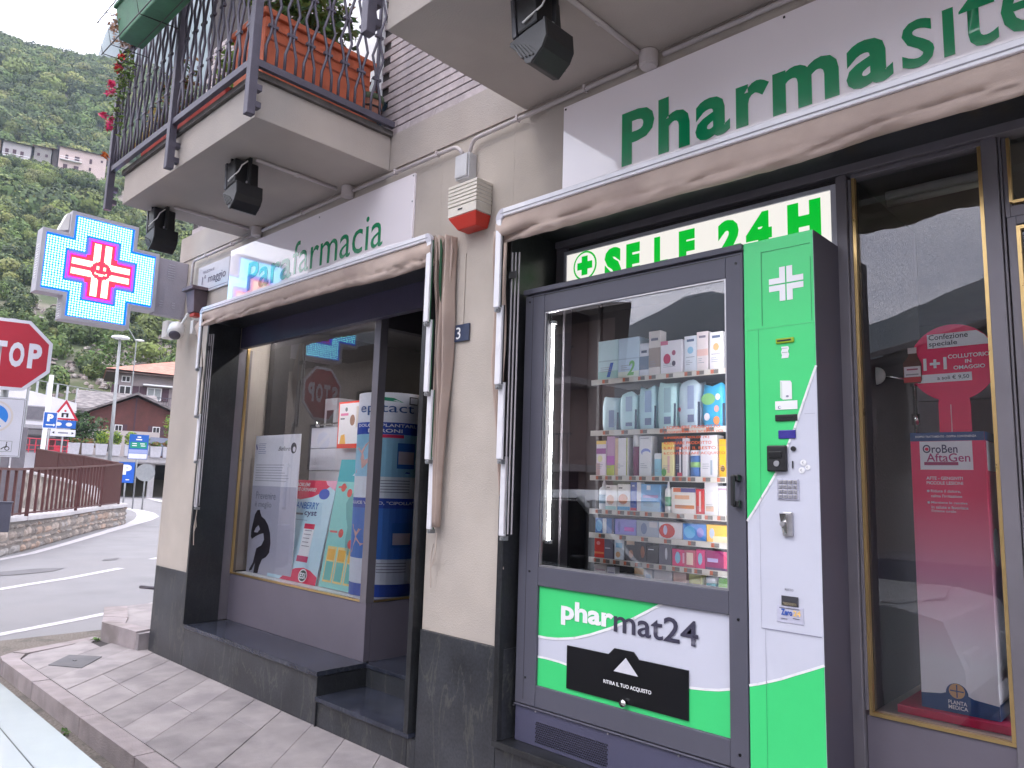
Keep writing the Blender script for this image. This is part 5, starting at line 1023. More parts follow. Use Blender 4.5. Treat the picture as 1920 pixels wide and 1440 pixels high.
S.rect(.40,.55,.16,.44,P(238,240,242),1); S.rect(.40,.55,.41,.45,rd,1.3); S.rect(.39,.55,.155,.20,P(200,50,100),1.3); S.lines(.42,.53,.40,5,.03,.006,P(150,150,160),1.5); S.rect(.12,.34,.515,.530,P(110,120,130),1); S.lines(.14,.45,.478,1,.02,.006,P(150,180,200),1)
S.build('printed_design', t); S.txt('PROBLEMI', .13, L2*.935, .22, .030, wh, t, .02, 2); S.txt('ALLE VIE URINARIE?', .04, L2*.885, .42, .030, wh, t, .02, 2); S.txt('CRANBERRY', .115, .565, .43, .055, P(36,110,190), t, .01, 2); S.txt('cyst', .36, .500, .18, .052, P(70,70,120), t, .015, 2); S.txt('ESI', .49, .032, .08, .045, wh, t, .03, 3)
t, S, W2, L2 = leaning('poster', 'teal foot care poster with an insole leaning right of the cranberry one', 'poster', -4.922,-4.44,.72,1.665,3.12,3.256,P(150,222,214))
S.rect(0,W2,L2-.17,L2,P(60,178,188),.5)
S.poly([(.17,.62),(.20,.68),(.26,.72),(.33,.72),(.42,.66),(.44,.50),(.40,.30),(.33,.24),(.26,.27),(.24,.36),(.24,.45),(.20,.52)], P(110,180,176), 1)
for a_, b_ in ((.19,.70),(.17,.40),(.31,.33),(.10,.74)): S.disc(a_,b_,.032,.032,P(232,90,80),1.5,16)
S.rect(.03,.14,.735,.75,P(232,110,110),1); S.rect(.02,.12,.40,.415,P(232,110,110),1)
for k in range(3):
    x_ = .035+k*.135; S.rect(x_,x_+.12,.04,.30,P(248,220,140),1); S.rect(x_+.012,x_+.105,.055,.19,P(110,196,184),1.4); S.rect(x_+.012,x_+.105,.20,.28,P(250,190,60),1.4)
S.build('printed_design', t); S.txt('Zen', .19, L2-.125, .23, .085, wh, t, -.005, 2, .2)
# epitact standee: quarter-round column by the corner post
t = thing('display_stand', 'curved foot care standee with blue bands beside the corner post', 'display stand', (-4.42,3.33,.72))
cxp, cyp, rp2 = -4.43, 3.345, .245
def cyl_sheet(a0, a1, z0, z1, m, k, nm='band', n=18):
    m_ = MB(); r_ = rp2+.0012*k; pts = [(cxp+r_*math.cos(R(a0+(a1-a0)*i/n)), cyp+r_*math.sin(R(a0+(a1-a0)*i/n))) for i in range(n+1)]
    for p_, q_ in zip(pts, pts[1:]): m_.poly([(p_[0],p_[1],z0),(q_[0],q_[1],z0),(q_[0],q_[1],z1),(p_[0],p_[1],z1)])
    return obj(nm, m_, m, t, smooth=True)
A0, A1 = -165, 18
cyl_sheet(A0,A1,.716,2.14,P(234,236,244),0,'standee_card',30)
bl = P(34,74,176)
cyl_sheet(A0,A1,.716,.80,bl,1); cyl_sheet(A0,A1,.80,.97,P(228,232,242),1,'text_panel'); cyl_sheet(A0,A1,.97,1.32,P(60,120,205),1,'photo_panel'); cyl_sheet(A0,A1,1.32,1.39,bl,1); cyl_sheet(A0,A1,1.39,1.54,P(236,240,246),1,'text_panel'); cyl_sheet(A0,A1,1.54,1.84,P(150,205,230),1,'photo_panel'); cyl_sheet(A0,A1,1.84,1.925,bl,1); cyl_sheet(-60,-15,1.815,1.838,P(220,40,90),2,'red_strip')
def cyl_poly(pts, m, k, nm):       # pts in (angle, z)
    m_ = MB(); cx3 = sum(p[0] for p in pts)/len(pts); cz3 = sum(p[1] for p in pts)/len(pts); c_ = lambda a, z: (cxp+(rp2+.0012*k)*math.cos(R(a)), cyp+(rp2+.0012*k)*math.sin(R(a)), z)
    for i in range(len(pts)): m_.poly([c_(cx3,cz3), c_(*pts[i]), c_(*pts[(i+1) % len(pts)])])
    return obj(nm, m_, m, t)
skin = P(226,176,166)
cyl_poly([(-150,1.56),(-110,1.56),(-85,1.60),(-70,1.66),(-62,1.70),(-56,1.76),(-58,1.80),(-68,1.81),(-80,1.77),(-105,1.74),(-150,1.70)], skin, 3, 'foot_print'); cyl_poly([(-150,1.02),(-110,1.0),(-80,1.06),(-62,1.10),(-56,1.15),(-62,1.18),(-85,1.17),(-110,1.20),(-150,1.16)], skin, 3, 'foot_print')
cyl_poly([(-45,1.54),(18,1.54),(18,1.62),(-10,1.57)], bl, 3, 'blue_wedge'); cyl_poly([(-50,.98),(18,.98),(18,1.30),(-5,1.10)], bl, 2.5, 'blue_wedge')
cyl_sheet(-25,8,1.60,1.78,P(40,110,190),4,'product_print'); cyl_sheet(-23,6,1.63,1.72,P(215,200,205),5,'product_print'); cyl_sheet(-28,8,1.05,1.22,P(40,110,190),4,'product_print'); cyl_sheet(-26,6,1.07,1.15,P(215,200,205),5,'product_print')
for z_ in (1.51,1.49,1.47,1.45,1.43,.94,.92,.90,.88): cyl_sheet(-50,0,z_,z_+.006,P(150,154,170),2.5,'small_print')
def cyl_text(s_, a0, a1, z, h, m, k, bold):
    w_ = rp2*R(a1-a0); o = text(s_, None, m, (0,0,z), w_, h, bold=bold)
    iv = WM[t.name].inverted(); rr_ = rp2+.0012*k
    for v in o.data.vertices:
        a = R(a0)+v.co.x/rp2; v.co = iv @ Vector((cxp+rr_*math.cos(a), cyp+rr_*math.sin(a), v.co.z))
    o.parent = t; return o
cyl_text('epitact', -100, 2, 1.975, .085, P(50,90,150), 3, 0); cyl_text('DOLORI PLANTARI,', -105, 8, 1.888, .026, wh, 3, .02); cyl_text('DURONI', -78, -18, 1.852, .026, wh, 3, .02); cyl_text('ALLUCE VALGO, "CIPOLLA"', -120, 10, 1.342, .026, wh, 3, .02)
cyl_poly([(-60,2.09),(-52,2.105),(-35,2.10),(-18,2.07),(-35,2.075),(-50,2.08)], P(40,160,120), 3, 'leaf_print'); cyl_sheet(-8,10,2.06,2.115,P(40,40,50),2,'stamp_print'); cyl_sheet(-6,9,2.066,2.109,P(228,230,238),3,'stamp_print')
# orange framed poster and white drawers behind
t = thing('poster', 'small white poster in an orange red frame hung behind the foot care standee', 'poster', (-5.05,3.40,1.77))
obj('frame', MB().box(-5.225,-4.80,3.40,3.41,1.765,2.145), P(232,70,50), t); S = Sheet((0,3.40,0)); S.rect(-5.21,-4.815,1.80,2.13,P(240,236,238),.6); S.rect(-5.19,-5.08,2.03,2.05,P(230,130,170),1); S.rect(-5.19,-5.13,2.0,2.01,P(60,60,80),1); S.disc(-5.02,1.99,.035,.045,P(150,110,90),1,18); S.rect(-4.97,-4.86,1.93,2.10,P(226,214,204),1); S.poly([(-5.19,1.80),(-5.10,1.80),(-5.12,1.88),(-5.17,1.87)], P(250,190,90), 1); S.disc(-5.11,2.08,.018,.018,P(120,130,130),1.2,12); S.build('printed_design', t)
t = thing('drawer_unit', 'white unit of wide drawers standing inside behind the leaning posters', 'drawers', (-5.3,3.6,1.3))
for z0, z1 in ((.76,1.08),(1.085,1.33),(1.335,1.58),(1.585,1.77),(1.775,1.95)): obj('drawer', MB().box(-5.72,-4.30,3.46,3.80,z0,z1), P(214,212,220), t, bevel=.002)
obj('rail', MB().cyl((-5.72,3.45,1.975),(-4.8,3.45,1.985),.008).cyl((-5.60,3.44,1.955),(-5.60,3.44,2.0),.018), chrome, t, smooth=True)
t = thing('cabinet', 'pale grey cabinet with a small dark picture inside the left window', 'cabinet', (-7,4.5,1.5))
obj('cabinet_body', MB().box(-6.4+.45,-5.95+.20,3.72,4.2,.7,2.25), P(170,172,180), t, bevel=.004); obj('picture', MB().box(-5.90,-5.80,3.712,3.7195,2.0,2.14), P(60,64,66), t)
t = thing('shop_shelves', 'dark shop shelving with rows of small goods at the back', 'shelving', (-6.6,5.5,1.5))
m_ = MB(); 
for z_ in (.9,1.3,1.7,2.1,2.5): m_.box(-7.6+1.0,-5.6,5.4,5.8,z_,z_+.03)
m_.box(-6.62,-6.6,5.4,5.8,.3,2.6); m_.box(-5.6,-5.58,5.4,5.8,.3,2.6); obj('frame', m_, P(150,146,140), t)
gd = MB(); gm2 = [P(200,190,120), P(180,60,60), P(90,110,170), P(210,210,214), P(60,90,70)]
for z_ in (.93,1.33,1.73,2.13):
    x_ = -6.58
    while x_ < -5.65: w_ = pg.uniform(.04,.10); gd.box(x_,x_+w_-.006,5.41,5.6,z_,z_+pg.uniform(.12,.28),pg.randrange(5)); x_ += w_
o = obj('goods', gd, gm2, t); o['kind'] = 'stuff'
for x_, y_, lab in ((-4.6,4.6,'nearest small recessed ceiling lamp glowing inside the left shop window'),(-5.4,5.4,'far small recessed ceiling lamp inside the left shop window')):
    t = thing('ceiling_lamp', lab, 'ceiling lamp', (x_,y_,2.86)); obj('lamp_ring', MB().cyl((x_,y_,2.858),(x_,y_,2.845),.07), chrome, t); obj('lamp_disc', MB().cyl((x_,y_,2.8445),(x_,y_,2.842),.05), emat('warm_lamp', (1,.85,.6), 25), t)

# ================================================================ LIT PHARMACY CROSS
t = thing('pharmacy_cross', 'lit green and cyan LED pharmacy cross with a smiling red centre on its bracket', 'illuminated sign', (-6.75,2.0,3.2))
XC = -6.72; ym, zm, ah, aw = 1.955, 3.198, .457, .262     # centre, half length, half arm width
cr_out = [(-aw,ah),(-aw,aw),(-ah,aw),(-ah,-aw),(-aw,-aw),(-aw,-ah),(aw,-ah),(aw,-aw),(ah,-aw),(ah,aw),(aw,aw),(aw,ah)]
case_m = pbr('cross_casing', (.50,.49,.56), .4, .2, var=.05)
obj('casing', MB().ext([(XC-.14,ym+a,zm+b) for a,b in cr_out], (.128,0,0)), case_m, t, bevel=.004)
inn = lambda k: [(a-math.copysign(k,a), b-math.copysign(k,b)) for a,b in cr_out]
cr_in = [(-aw+.03,ah-.03),(-aw+.03,aw-.03),(-ah+.03,aw-.03),(-ah+.03,-aw+.03),(-aw+.03,-aw+.03),(-aw+.03,-ah+.03),(aw-.03,-ah+.03),(aw-.03,-aw+.03),(ah-.03,-aw+.03),(ah-.03,aw-.03),(aw-.03,aw-.03),(aw-.03,ah-.03)]
rim = MB(); n_ = len(cr_out)
vo = [(XC-.012,ym+a,zm+b) for a,b in cr_out]+[(XC-.012,ym+a,zm+b) for a,b in cr_in]+[(XC+.006,ym+a,zm+b) for a,b in cr_out]+[(XC+.006,ym+a,zm+b) for a,b in cr_in]
rim.add(vo, [(2*n_+i,2*n_+(i+1)%n_,3*n_+(i+1)%n_,3*n_+i) for i in range(n_)]+[(i,(i+1)%n_,2*n_+(i+1)%n_,2*n_+i) for i in range(n_)]+[(n_+i,3*n_+i,3*n_+(i+1)%n_,n_+(i+1)%n_) for i in range(n_)])
obj('rim', rim, case_m, t)
obj('face', MB().poly([(XC-.008,ym+a,zm+b) for a,b in cr_in]), emat('cross_bloom_blue', (.0,.10,.85), 1.1), t)  # glowing blue sheet behind the LEDs, stands in for their bloom
inner = .262; iw = .118
def incross(a, b, L, w): return (abs(a) <= L and abs(b) <= w) or (abs(b) <= L and abs(a) <= w)
lz, ly = .0205, .0205
leds = {k: MB() for k in ('cyan','blue','magenta','red','cream')}
def led(mb, a, b, r, n=6):
    c = (XC-.001, ym+a, zm+b); mb.add([(c[0]+.003,c[1],c[2])]+[(c[0],c[1]+r*math.cos(2*math.pi*i/n),c[2]+r*math.sin(2*math.pi*i/n)) for i in range(n)], [(0,1+i,1+(i+1)%n) for i in range(n)])
N = 22
for i in range(-N, N+1):
    for j in range(-N, N+1):
        a, b = i*ly+((j % 2)*.5-.25)*ly*.0, j*lz
        if not incross(a, b, ah-.040, aw-.040): continue
        if incross(a, b, inner+.01, iw+.022): continue
        led(leds['cyan'], a, b, .0078, 7)
fi = .0105
M_ = 34
smile = lambda a, b: ((abs(abs(a)-.022) < .0105 and abs(b-.022) < .0115) or (abs((a*a/.0030)*.018-.036-b) < .008 and abs(a) < .048))
for i in range(-M_, M_+1):
    for j in range(-M_, M_+1):
        a, b = i*fi, j*fi
        if not incross(a, b, inner, iw+.012): continue
        r_ = math.hypot(a, b)
        if r_ < .078: k = 'cream' if smile(a, b) else 'red'
        else:
            edge = min(min(inner-abs(a), iw-abs(b)) if abs(b) <= iw+.012 and abs(a) <= inner and abs(a) > iw else 9, min(inner-abs(b), iw-abs(a)) if abs(a) <= iw+.012 and abs(b) <= inner and abs(b) > iw else 9)
            if abs(a) <= iw and abs(b) <= iw: edge = .05
            if edge < .020: k = 'blue'
            elif edge < .028: k = 'magenta'
            else:
                arm = abs(b) if abs(a) > abs(b) else abs(a)
                k = 'cream' if .018 < arm < .072 and max(abs(a),abs(b)) < .222 else 'red'
        led(leds[k], a, b, .0056, 6)
obj('inner_face', MB().poly([(XC-.004,ym+a,zm+b) for a,b in [(-iw,inner),(-iw,iw),(-inner,iw),(-inner,-iw),(-iw,-iw),(-iw,-inner),(iw,-inner),(iw,-iw),(inner,-iw),(inner,iw),(iw,iw),(iw,inner)]]), emat('cross_bloom_magenta', (.75,.0,.12), 0.65), t)  # emitting sheet that puts the inner LEDs' bloom into a surface
for k, c, s_ in (('cyan',(.26,.94,.84),3.0),('blue',(.04,.06,1),1.8),('magenta',(.55,.02,.60),.8),('red',(.95,.03,.05),1.2),('cream',(1,.80,.50),1.5)):
    o = obj('led_'+k+'_dots', leds[k], emat('led_'+k, c, s_), t); o['kind'] = 'stuff'
obj('arm_plate', MB().box(XC-.11,XC-.022,ym+ah+.001,FY-.002,2.925,3.44), pbr('bracket_grey', (.36,.34,.40), .45, .2, var=.05), t, bevel=.003)
lv = MB()
for (y0, z0, n2, w2) in ((2.50,3.26,7,.07),(2.455,3.0,3,.035),(2.56,3.0,3,.035)):
    for k in range(n2): lv.box(XC-.022,XC-.017,y0+abs(k-n2//2)*.003,y0+w2-abs(k-n2//2)*.003,z0+k*.022,z0+k*.022+.008)
obj('louvre', lv, case_m, t)
gl = MB()
for k in range(14): gl.box(XC-.10,XC-.04,ym-ah-.003,ym-ah+.0005,zm-.15+k*.021,zm-.142+k*.021)
for k in range(6): gl.box(XC-.10,XC-.04,ym-aw-.003,ym-aw+.0005,zm-aw-.17+k*.021,zm-aw-.162+k*.021)
obj('side_vent', gl, white, t)
obj('light_sensor', MB().ext([(XC-.13,ym-aw-.02,zm+.44),(XC-.13,ym-aw-.075,zm+.28),(XC-.13,ym-aw-.003,zm+.30),(XC-.13,ym-aw-.003,zm+.44)], (.09,0,0)), whitep, t, bevel=.005)

# ================================================================ STREET SIGNS
def sign_frame(loc, ang):
    n = Vector((math.cos(ang), math.sin(ang), 0)); r_ = Vector((-n.y, n.x, 0)); return Sheet(loc, r_, (0,0,1), n), n, r_
ang = R(-14.6)
t = thing('stop_sign', 'red octagonal stop sign on a grey pole by the left edge of the view', 'stop sign', (-7.42,1.53,-.12))
S, nn, rr = sign_frame((-7.35,1.507,2.482), ang)
oc = lambda k: [(k*math.cos(R(22.5+45*i)), k*math.sin(R(22.5+45*i))) for i in range(8)]
obj('sign_plate', MB().ext([S.pt(x,y,-12) for x,y in oc(.330)], tuple(nn*.012)), galv, t)
S.poly(oc(.330), refl_white, .5); S.poly(oc(.300), signred, 1); S.build('sign_face', t)
for ch, x_ in (('S',-.245),('T',-.118),('O',.000),('P',.135)): S.txt(ch, x_, -.105, .098 if ch != 'O' else .108, .215, refl_white, t, .045, 2)
obj('pole', MB().cyl((-7.415,1.523,-.12),(-7.415,1.523,2.80),.030,n=16), galv, t, smooth=True)
obj('clamp', MB().obb((-7.385,1.515,2.60),(.02,.05,.015),Matrix.Rotation(ang,3,'Z')).obb((-7.385,1.515,2.36),(.02,.05,.015),Matrix.Rotation(ang,3,'Z')), galv, t)
t = thing('parking_sign', 'white parking sign with a blue no parking disc and wheelchair symbol below the stop sign', 'parking sign', (-7.35,1.5,1.8))
S, nn, rr = sign_frame((-7.355,1.455,1.865), ang)
obj('sign_plate', MB().ext([S.pt(x,y,-8) for x,y in [(-.205,-.25),(.205,-.25),(.215,-.24),(.215,.24),(.205,.25),(-.205,.25),(-.215,.24),(-.215,-.24)]], tuple(nn*.008)), black, t)
S.rect(-.213,.213,-.248,.248,refl_white,.5); S.rect(-.205,.205,-.240,.240,black,1); S.rect(-.202,.202,-.237,.237,refl_white,1.5)
sb_ = P(40,130,220); S.disc(.0,.085,.135,.135,P(214,205,200),2,32); S.disc(0,.085,.120,.120,refl_white,2.4,32); S.disc(0,.085,.10,.10,sb_,3,32); S.poly([(-.10,.145),(-.07,.175),(.10,.025),(.07,-.005)], refl_white, 4)
S.rect(.055,.150,-.205,-.115,P(120,125,120),2); S.rect(.058,.147,-.202,-.118,refl_white,3)
S.disc(.118,-.178,.018,.018,black,4,16); S.disc(.118,-.178,.012,.012,refl_white,5,14); S.poly([(.108,-.135),(.114,-.135),(.116,-.168),(.096,-.172),(.078,-.188),(.074,-.183),(.092,-.166),(.106,-.160)], black, 5.5); S.disc(.112,-.128,.005,.005,black,5,10); S.build('sign_face', t)
t = thing('letter_box', 'dark grey steel box fixed to the sign pole below the parking sign', 'box', (-7.38,1.5,1.1))
obj('box_body', MB().obb((-7.36,1.545,1.12),(.05,.115,.12),Matrix.Rotation(ang,3,'Z')), pbr('dark_steel', (.10,.10,.14), .5, .2), t, bevel=.004); obj('box_lip', MB().obb((-7.36,1.545,1.243),(.055,.122,.005),Matrix.Rotation(ang,3,'Z')), MATS['dark_steel'], t); obj('lock', MB().cyl((-7.312,1.49,1.12),(-7.295,1.487,1.12),.012), steel, t)
t = thing('door_stop_bar', 'short dark steel bar sticking out low from the side of the building corner', 'bar', (-7.0,2.71,.5))
obj('bar', MB().cyl((-7.20,2.705,.490),(-6.84,2.725,.515),.015), pbr('dark_bar', (.06,.05,.07), .4), t, smooth=True)

# ================================================================ FRAME OF THE FAR VALLEY SIDE (u to the right, d away along the side street)
fa = R(74); Fx, Fy = -math.sin(fa), math.cos(fa); Rx, Ry = math.cos(fa), math.sin(fa)
def FW(u, d, z): return (Fx*d+Rx*u, Fy*d+Ry*u, z)
ROT = R(74)
def fthing(name, label, cat, u, d, z=0, group=None, rot=0): return thing(name, label, cat, FW(u,d,z), ROT+rot, group)   # local x = right, y = away
def fobj(name, mb, mats, t, **k): return obj(name, mb, mats, t, world=False, **k)

# ---- rubble retaining wall along the bend
def fc(u, d): p = FW(u, d, 0); return (p[0], p[1])
wall_line = [(-12.6,-1.2),(-14.6,1.5),(-16.82,3.71),(-18.26,4.58),(-20.56,5.82),(-23.5,7.44),(-25.4,8.7),(-26.3,9.2),(-27.2,9.4),(-28.6,9.2),(-29.6,8.6)]
wtop = [.66,.64,.61,.59,.55,.55,.54,.54,.54,.56,.6]
def resample(pts, zs, step):
    o = []; acc = 0
    for (a, b, za, zb) in zip(pts, pts[1:], zs, zs[1:]):
        L = math.dist(a, b); n = max(1, round(L/step))
        for i in range(n): f_ = i/n; o.append(((a[0]+(b[0]-a[0])*f_, a[1]+(b[1]-a[1])*f_), za+(zb-za)*f_))
    o.append((pts[-1], zs[-1])); return o
def off(pts, k):
    o = []
    for i, p in enumerate(pts):
        a = Vector(pts[max(0,i-1)]); b = Vector(pts[min(len(pts)-1,i+1)]); d = (b-a).normalized(); o.append((p[0]-d.y*k, p[1]+d.x*k))
    return o
def ribbon(mb, inner_pts, outer_pts, z0s, z1s):
    n = len(inner_pts); vs = [(p[0],p[1],z) for p, z in zip(outer_pts, z0s)]+[(p[0],p[1],z) for p, z in zip(inner_pts, z0s)]+[(p[0],p[1],z) for p, z in zip(outer_pts, z1s)]+[(p[0],p[1],z) for p, z in zip(inner_pts, z1s)]
    fs = []
    for i in range(n-1): fs += [(i,i+1,2*n+i+1,2*n+i),(n+i+1,n+i,3*n+i,3*n+i+1),(2*n+i,2*n+i+1,3*n+i+1,3*n+i)]
    mb.add(vs, fs); return mb
Wt = thing('stone_wall', 'low curved rubble stone wall with pale coping round the road bend', 'wall', (-20,6,-.12))
rs_ = resample(wall_line, wtop, .5); wp = [p for p, z in rs_]; wz = [z for p, z in rs_]
bk = off(wp, .40); ft = off(wp, .03)
obj('wall_core', ribbon(MB(), bk, ft, [-.14]*len(wp), [z-.09 for z in wz]), mortar2, Wt)
obj('coping', ribbon(MB(), off(wp,.45), off(wp,-.03), [z-.085 for z in wz], wz), concrete, Wt, bevel=.01)
sg = random.Random(3); cnt = 0
cum = [0]
for a, b in zip(wp, wp[1:]): cum.append(cum[-1]+math.dist(a, b))
def along(s):
    for i in range(len(cum)-1):
        if s <= cum[i+1]:
            f_ = (s-cum[i])/(cum[i+1]-cum[i]); a, b = wp[i], wp[i+1]; d = Vector((b[0]-a[0], b[1]-a[1])).normalized(); return Vector((a[0]+(b[0]-a[0])*f_, a[1]+(b[1]-a[1])*f_)), d, wz[i]
    return Vector(wp[-1]), Vector((1,0)), wz[-1]
WS = -1         # road side of the line
stone_stuff = MB()
s0 = 2.6
z = -.12; row = 0
rowh = [.17,.09,.19,.10,.12]
for rh_ in rowh:
    s = s0+sg.uniform(0,.2)
    while s < cum[-1]-.5:
        L = sg.choice((.12,.16,.22,.30,.42,.55))*sg.uniform(.8,1.15); p, d, wz_ = along(s+L/2); hh = rh_*sg.uniform(.60,1.12)
        if z+hh < wz_-.08:
            verts = []; m_ = MB(); nx_, nz2 = 4, 3
            for i in range(nx_+1):
                for j in range(nz2+1):
                    e = (i in (0, nx_)) or (j in (0, nz2)); corner = (i in (0, nx_)) and (j in (0, nz2))
                    fx_ = (i/nx_-.5)*L*(.86 if corner else .96); fz_ = (j/nz2-.5)*hh*(.8 if corner else .96)
                    dp = 0 if e else .04+sg.uniform(-.012,.015)
                    q = p+d*(fx_+sg.uniform(-.006,.006))
                    verts.append((q.x-WS*d.y*(dp-.028), q.y+WS*d.x*(dp-.028), z+hh/2+fz_))
            vs = verts
            m_.add(vs, [(i*(nz2+1)+j,(i+1)*(nz2+1)+j,(i+1)*(nz2+1)+j+1,i*(nz2+1)+j+1) for i in range(nx_) for j in range(nz2)])
            mt = sg.randrange(5)
            if cnt < 285: obj('stone', m_, wallstone[mt], Wt, smooth=False); cnt += 1
            else: stone_stuff.add(vs, [(i*(nz2+1)+j,(i+1)*(nz2+1)+j,(i+1)*(nz2+1)+j+1,i*(nz2+1)+j+1) for i in range(nx_) for j in range(nz2)], mt)
        s += L+sg.uniform(.012,.03)
    z += rh_+.012
if stone_stuff.f: o = obj('stones', stone_stuff, wallstone, Wt); o['kind'] = 'stuff'
# ---- rear ramp wall
rear = [fc(.85,28.2),fc(.55,29.0),fc(.25,29.8),fc(-.57,31.5),fc(-1.4,34.5),fc(-2.8,39)]
rtop = [1.4,1.7,2.0,2.2,2.36,2.6]
Rw = thing('ramp_wall', 'rough stone ramp wall seen through the bars of the brown fence', 'wall', (rear[2][0],rear[2][1],-.12))
obj('wall_body', ribbon(MB(), off(rear,-.35), off(rear,.0), [-.14]*6, [z-.95 for z in rtop]), two_tone('rubble_far', (.13,.11,.10), (.36,.32,.29), 3.2, .95, .35, .65, 1.0, 9, detail=3), Rw)
obj('coping', ribbon(MB(), off(rear,-.40), off(rear,.05), [z-.95 for z in rtop], [z-.88 for z in rtop]), concrete, Rw)
g = MB(); g.poly([(p[0],p[1],.10) for p in [fc(-9,14),fc(-1.6,16),fc(-.9,19.4),fc(-.3,22),fc(.5,25),fc(1.2,26.6),fc(.25,29.4),fc(-.6,31.4),fc(-1.5,34.4),fc(-9,38)]]); struct('ramp_path', g, two_tone('gravel_path', (.30,.27,.25), (.42,.39,.37), 8, .95, bump=.5))
# ---- brown hairpin fence
def fence_run(t, pts, zb, zt, step, bw):
    rs2 = resample(pts, list(range(len(pts))), step)
    P2 = [p for p, _ in rs2]; f2 = [k for _, k in rs2]
    zi = lambda arr, k: arr[int(k)]+(arr[min(len(arr)-1,int(k)+1)]-arr[int(k)])*(k-int(k))
    for i, (p, k) in enumerate(zip(P2, f2)):
        a = Vector(P2[max(0,i-1)]); b = Vector(P2[min(len(P2)-1,i+1)]); d = (b-a).normalized(); an = math.atan2(d.y, d.x); z0, z1 = zi(zb,k), zi(zt,k)
        obj('bar', MB().obb((p[0],p[1],(z0+z1)/2),(bw,.024,(z1-z0)/2-.03),Matrix.Rotation(an,3,'Z')), brownm, t)
    n = len(pts)
    obj('top_rail', ribbon(MB(), off(pts,-.03), off(pts,.03), [z-.03 for z in zt], [z+.015 for z in zt]), brownm, t)
    obj('bottom_rail', ribbon(MB(), off(pts,-.02), off(pts,.02), [z+.04 for z in zb], [z+.075 for z in zb]), brownm, t)
Fn = thing('metal_fence', 'brown barred metal fence doubling back on top of the curved stone wall', 'fence', (-20,6.2,.6))
ffr = [fc(-3.0,12.7),fc(-1.45,16.4),fc(-1.0,17.7),fc(-.55,19.2),fc(0,21.8),fc(.72,25.0),fc(1.16,27.0),fc(1.32,27.7)]
fence_run(Fn, ffr[:6], [.66,.62,.60,.60,.57,.55], [1.62,1.55,1.55,1.59,1.65,1.75], .37, .022)
fence_run(Fn, ffr[5:], [.55,.54,.54], [1.75,1.83,1.86], .13, .022)
fence_run(Fn, [fc(1.32,27.7),fc(1.0,28.3),fc(.25,30.2),fc(-.57,32.2),fc(-1.4,35.2)], [.95,1.0,1.13,1.27,1.45], [1.86,1.93,2.10,2.24,2.43], .11, .022)
for u_, d_, zb_, zt_ in ((-.78,18.3,.5,1.57),(.10,22.2,.45,1.66),(.72,25.0,.45,1.75),(1.32,27.7,.45,1.87),(.25,30.2,1.0,2.11),(-.57,32.2,1.1,2.25),(-1.4,35.2,1.3,2.44)):
    p = FW(u_, d_, 0); obj('post', MB().obb((p[0],p[1],(zb_+zt_)/2),(.035,.035,(zt_-zb_)/2),Matrix.Rotation(ROT,3,'Z')), brownm, Fn)

# ================================================================ OVERPASS WITH PLANTERS
t = fthing('overpass', 'grey concrete road bridge with dark openings below and planters on its edge', 'bridge', 4, 60)
def lb(*bx):
    m_ = MB()
    for b_ in bx: m_.box(*b_)
    return m_
fobj('deck', lb((-5.5,14,0,7,2.32,2.72)), concrete, t); fobj('deck_edge', lb((-5.6,14,-.18,0,2.42,2.80)), pbr('edge_concrete', (.42,.40,.41), .8, bump=.3), t)
fobj('pillar', lb((.65,1.05,.5,1.0,-.16,2.32)), concrete, t); fobj('pillar', lb((5.2,5.7,.5,1.0,-.16,2.32)), concrete, t); fobj('pillar', lb((-3.9,-3.2,.5,1.0,-.16,2.32)), concrete, t)
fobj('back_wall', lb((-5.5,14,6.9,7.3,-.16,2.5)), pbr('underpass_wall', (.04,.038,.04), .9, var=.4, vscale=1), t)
fobj('side_wall', lb((-5.6,-5.2,-.1,7,-.16,2.32)), concrete, t)
pgroup = 'concrete planters along the bridge'
plabs = ['first concrete planter of the bridge row, beside the red railing','second concrete planter of the bridge row from the red railing','third concrete planter, under the yellow green shrub','fourth concrete planter, left of the lamp post','fifth concrete planter, between lamp post and blue sign','sixth concrete planter, behind the blue and green sign','seventh concrete planter, right of the blue and green sign','eighth concrete planter, at the pharmacy corner','ninth concrete planter, last before the pharmacy corner hides the row']
for i in range(9):
    u0 = -.60+i*.84+(.12 if i > 3 else 0)
    p = thing('concrete_planter', plabs[i], 'planter', FW(u0+.35,59.85,2.8), ROT, pgroup)
    fobj('trough', MB().add([(-.33,-.22,0),(.33,-.22,0),(.33,.22,0),(-.33,.22,0),(-.38,-.28,.80),(.38,-.28,.80),(.38,.28,.80),(-.38,.28,.80)],[(0,3,2,1),(4,5,6,7),(0,1,5,4),(1,2,6,5),(2,3,7,6),(3,0,4,7)]), pbr('pale_concrete', (.46,.45,.49), .75, bump=.3), p, bevel=.02)
    g2 = random.Random(i+50); hh = [.3,.35,.8,1.0,1.05,.8,.35,.5,.5][i]
    fl = MB().leaves((0,0,.8+hh*.45),(.42,.35,hh*.55),int(120+hh*260),.22,g2,(0,1))
    fobj('shrub', fl, [pbr('yellow_green_leaf',(.30,.40,.05),.7,bump=0), leafs[1]] if i in (2,3,4,5) else [leafs[1], dryleaf], p)
t = fthing('delivery_van', 'grey blue covered vehicle roof showing above the bridge planters', 'vehicle', 6.2, 62.0, 2.8)
fobj('roof_shell', MB().ext([(-1.9,-.6,.2),(1.9,-.6,.2),(1.9,-.6,1.45),(-1.55,-.6,1.55),(-1.8,-.6,1.35)], (0,1.6,0)), pbr('tarpaulin', (.20,.22,.30), .5), t, bevel=.12)
fobj('tyre', MB().cyl((-1.2,-.62,.2),(-1.2,-.4,.2),.3), black, t); fobj('tyre', MB().cyl((1.2,-.62,.2),(1.2,-.4,.2),.3), black, t)
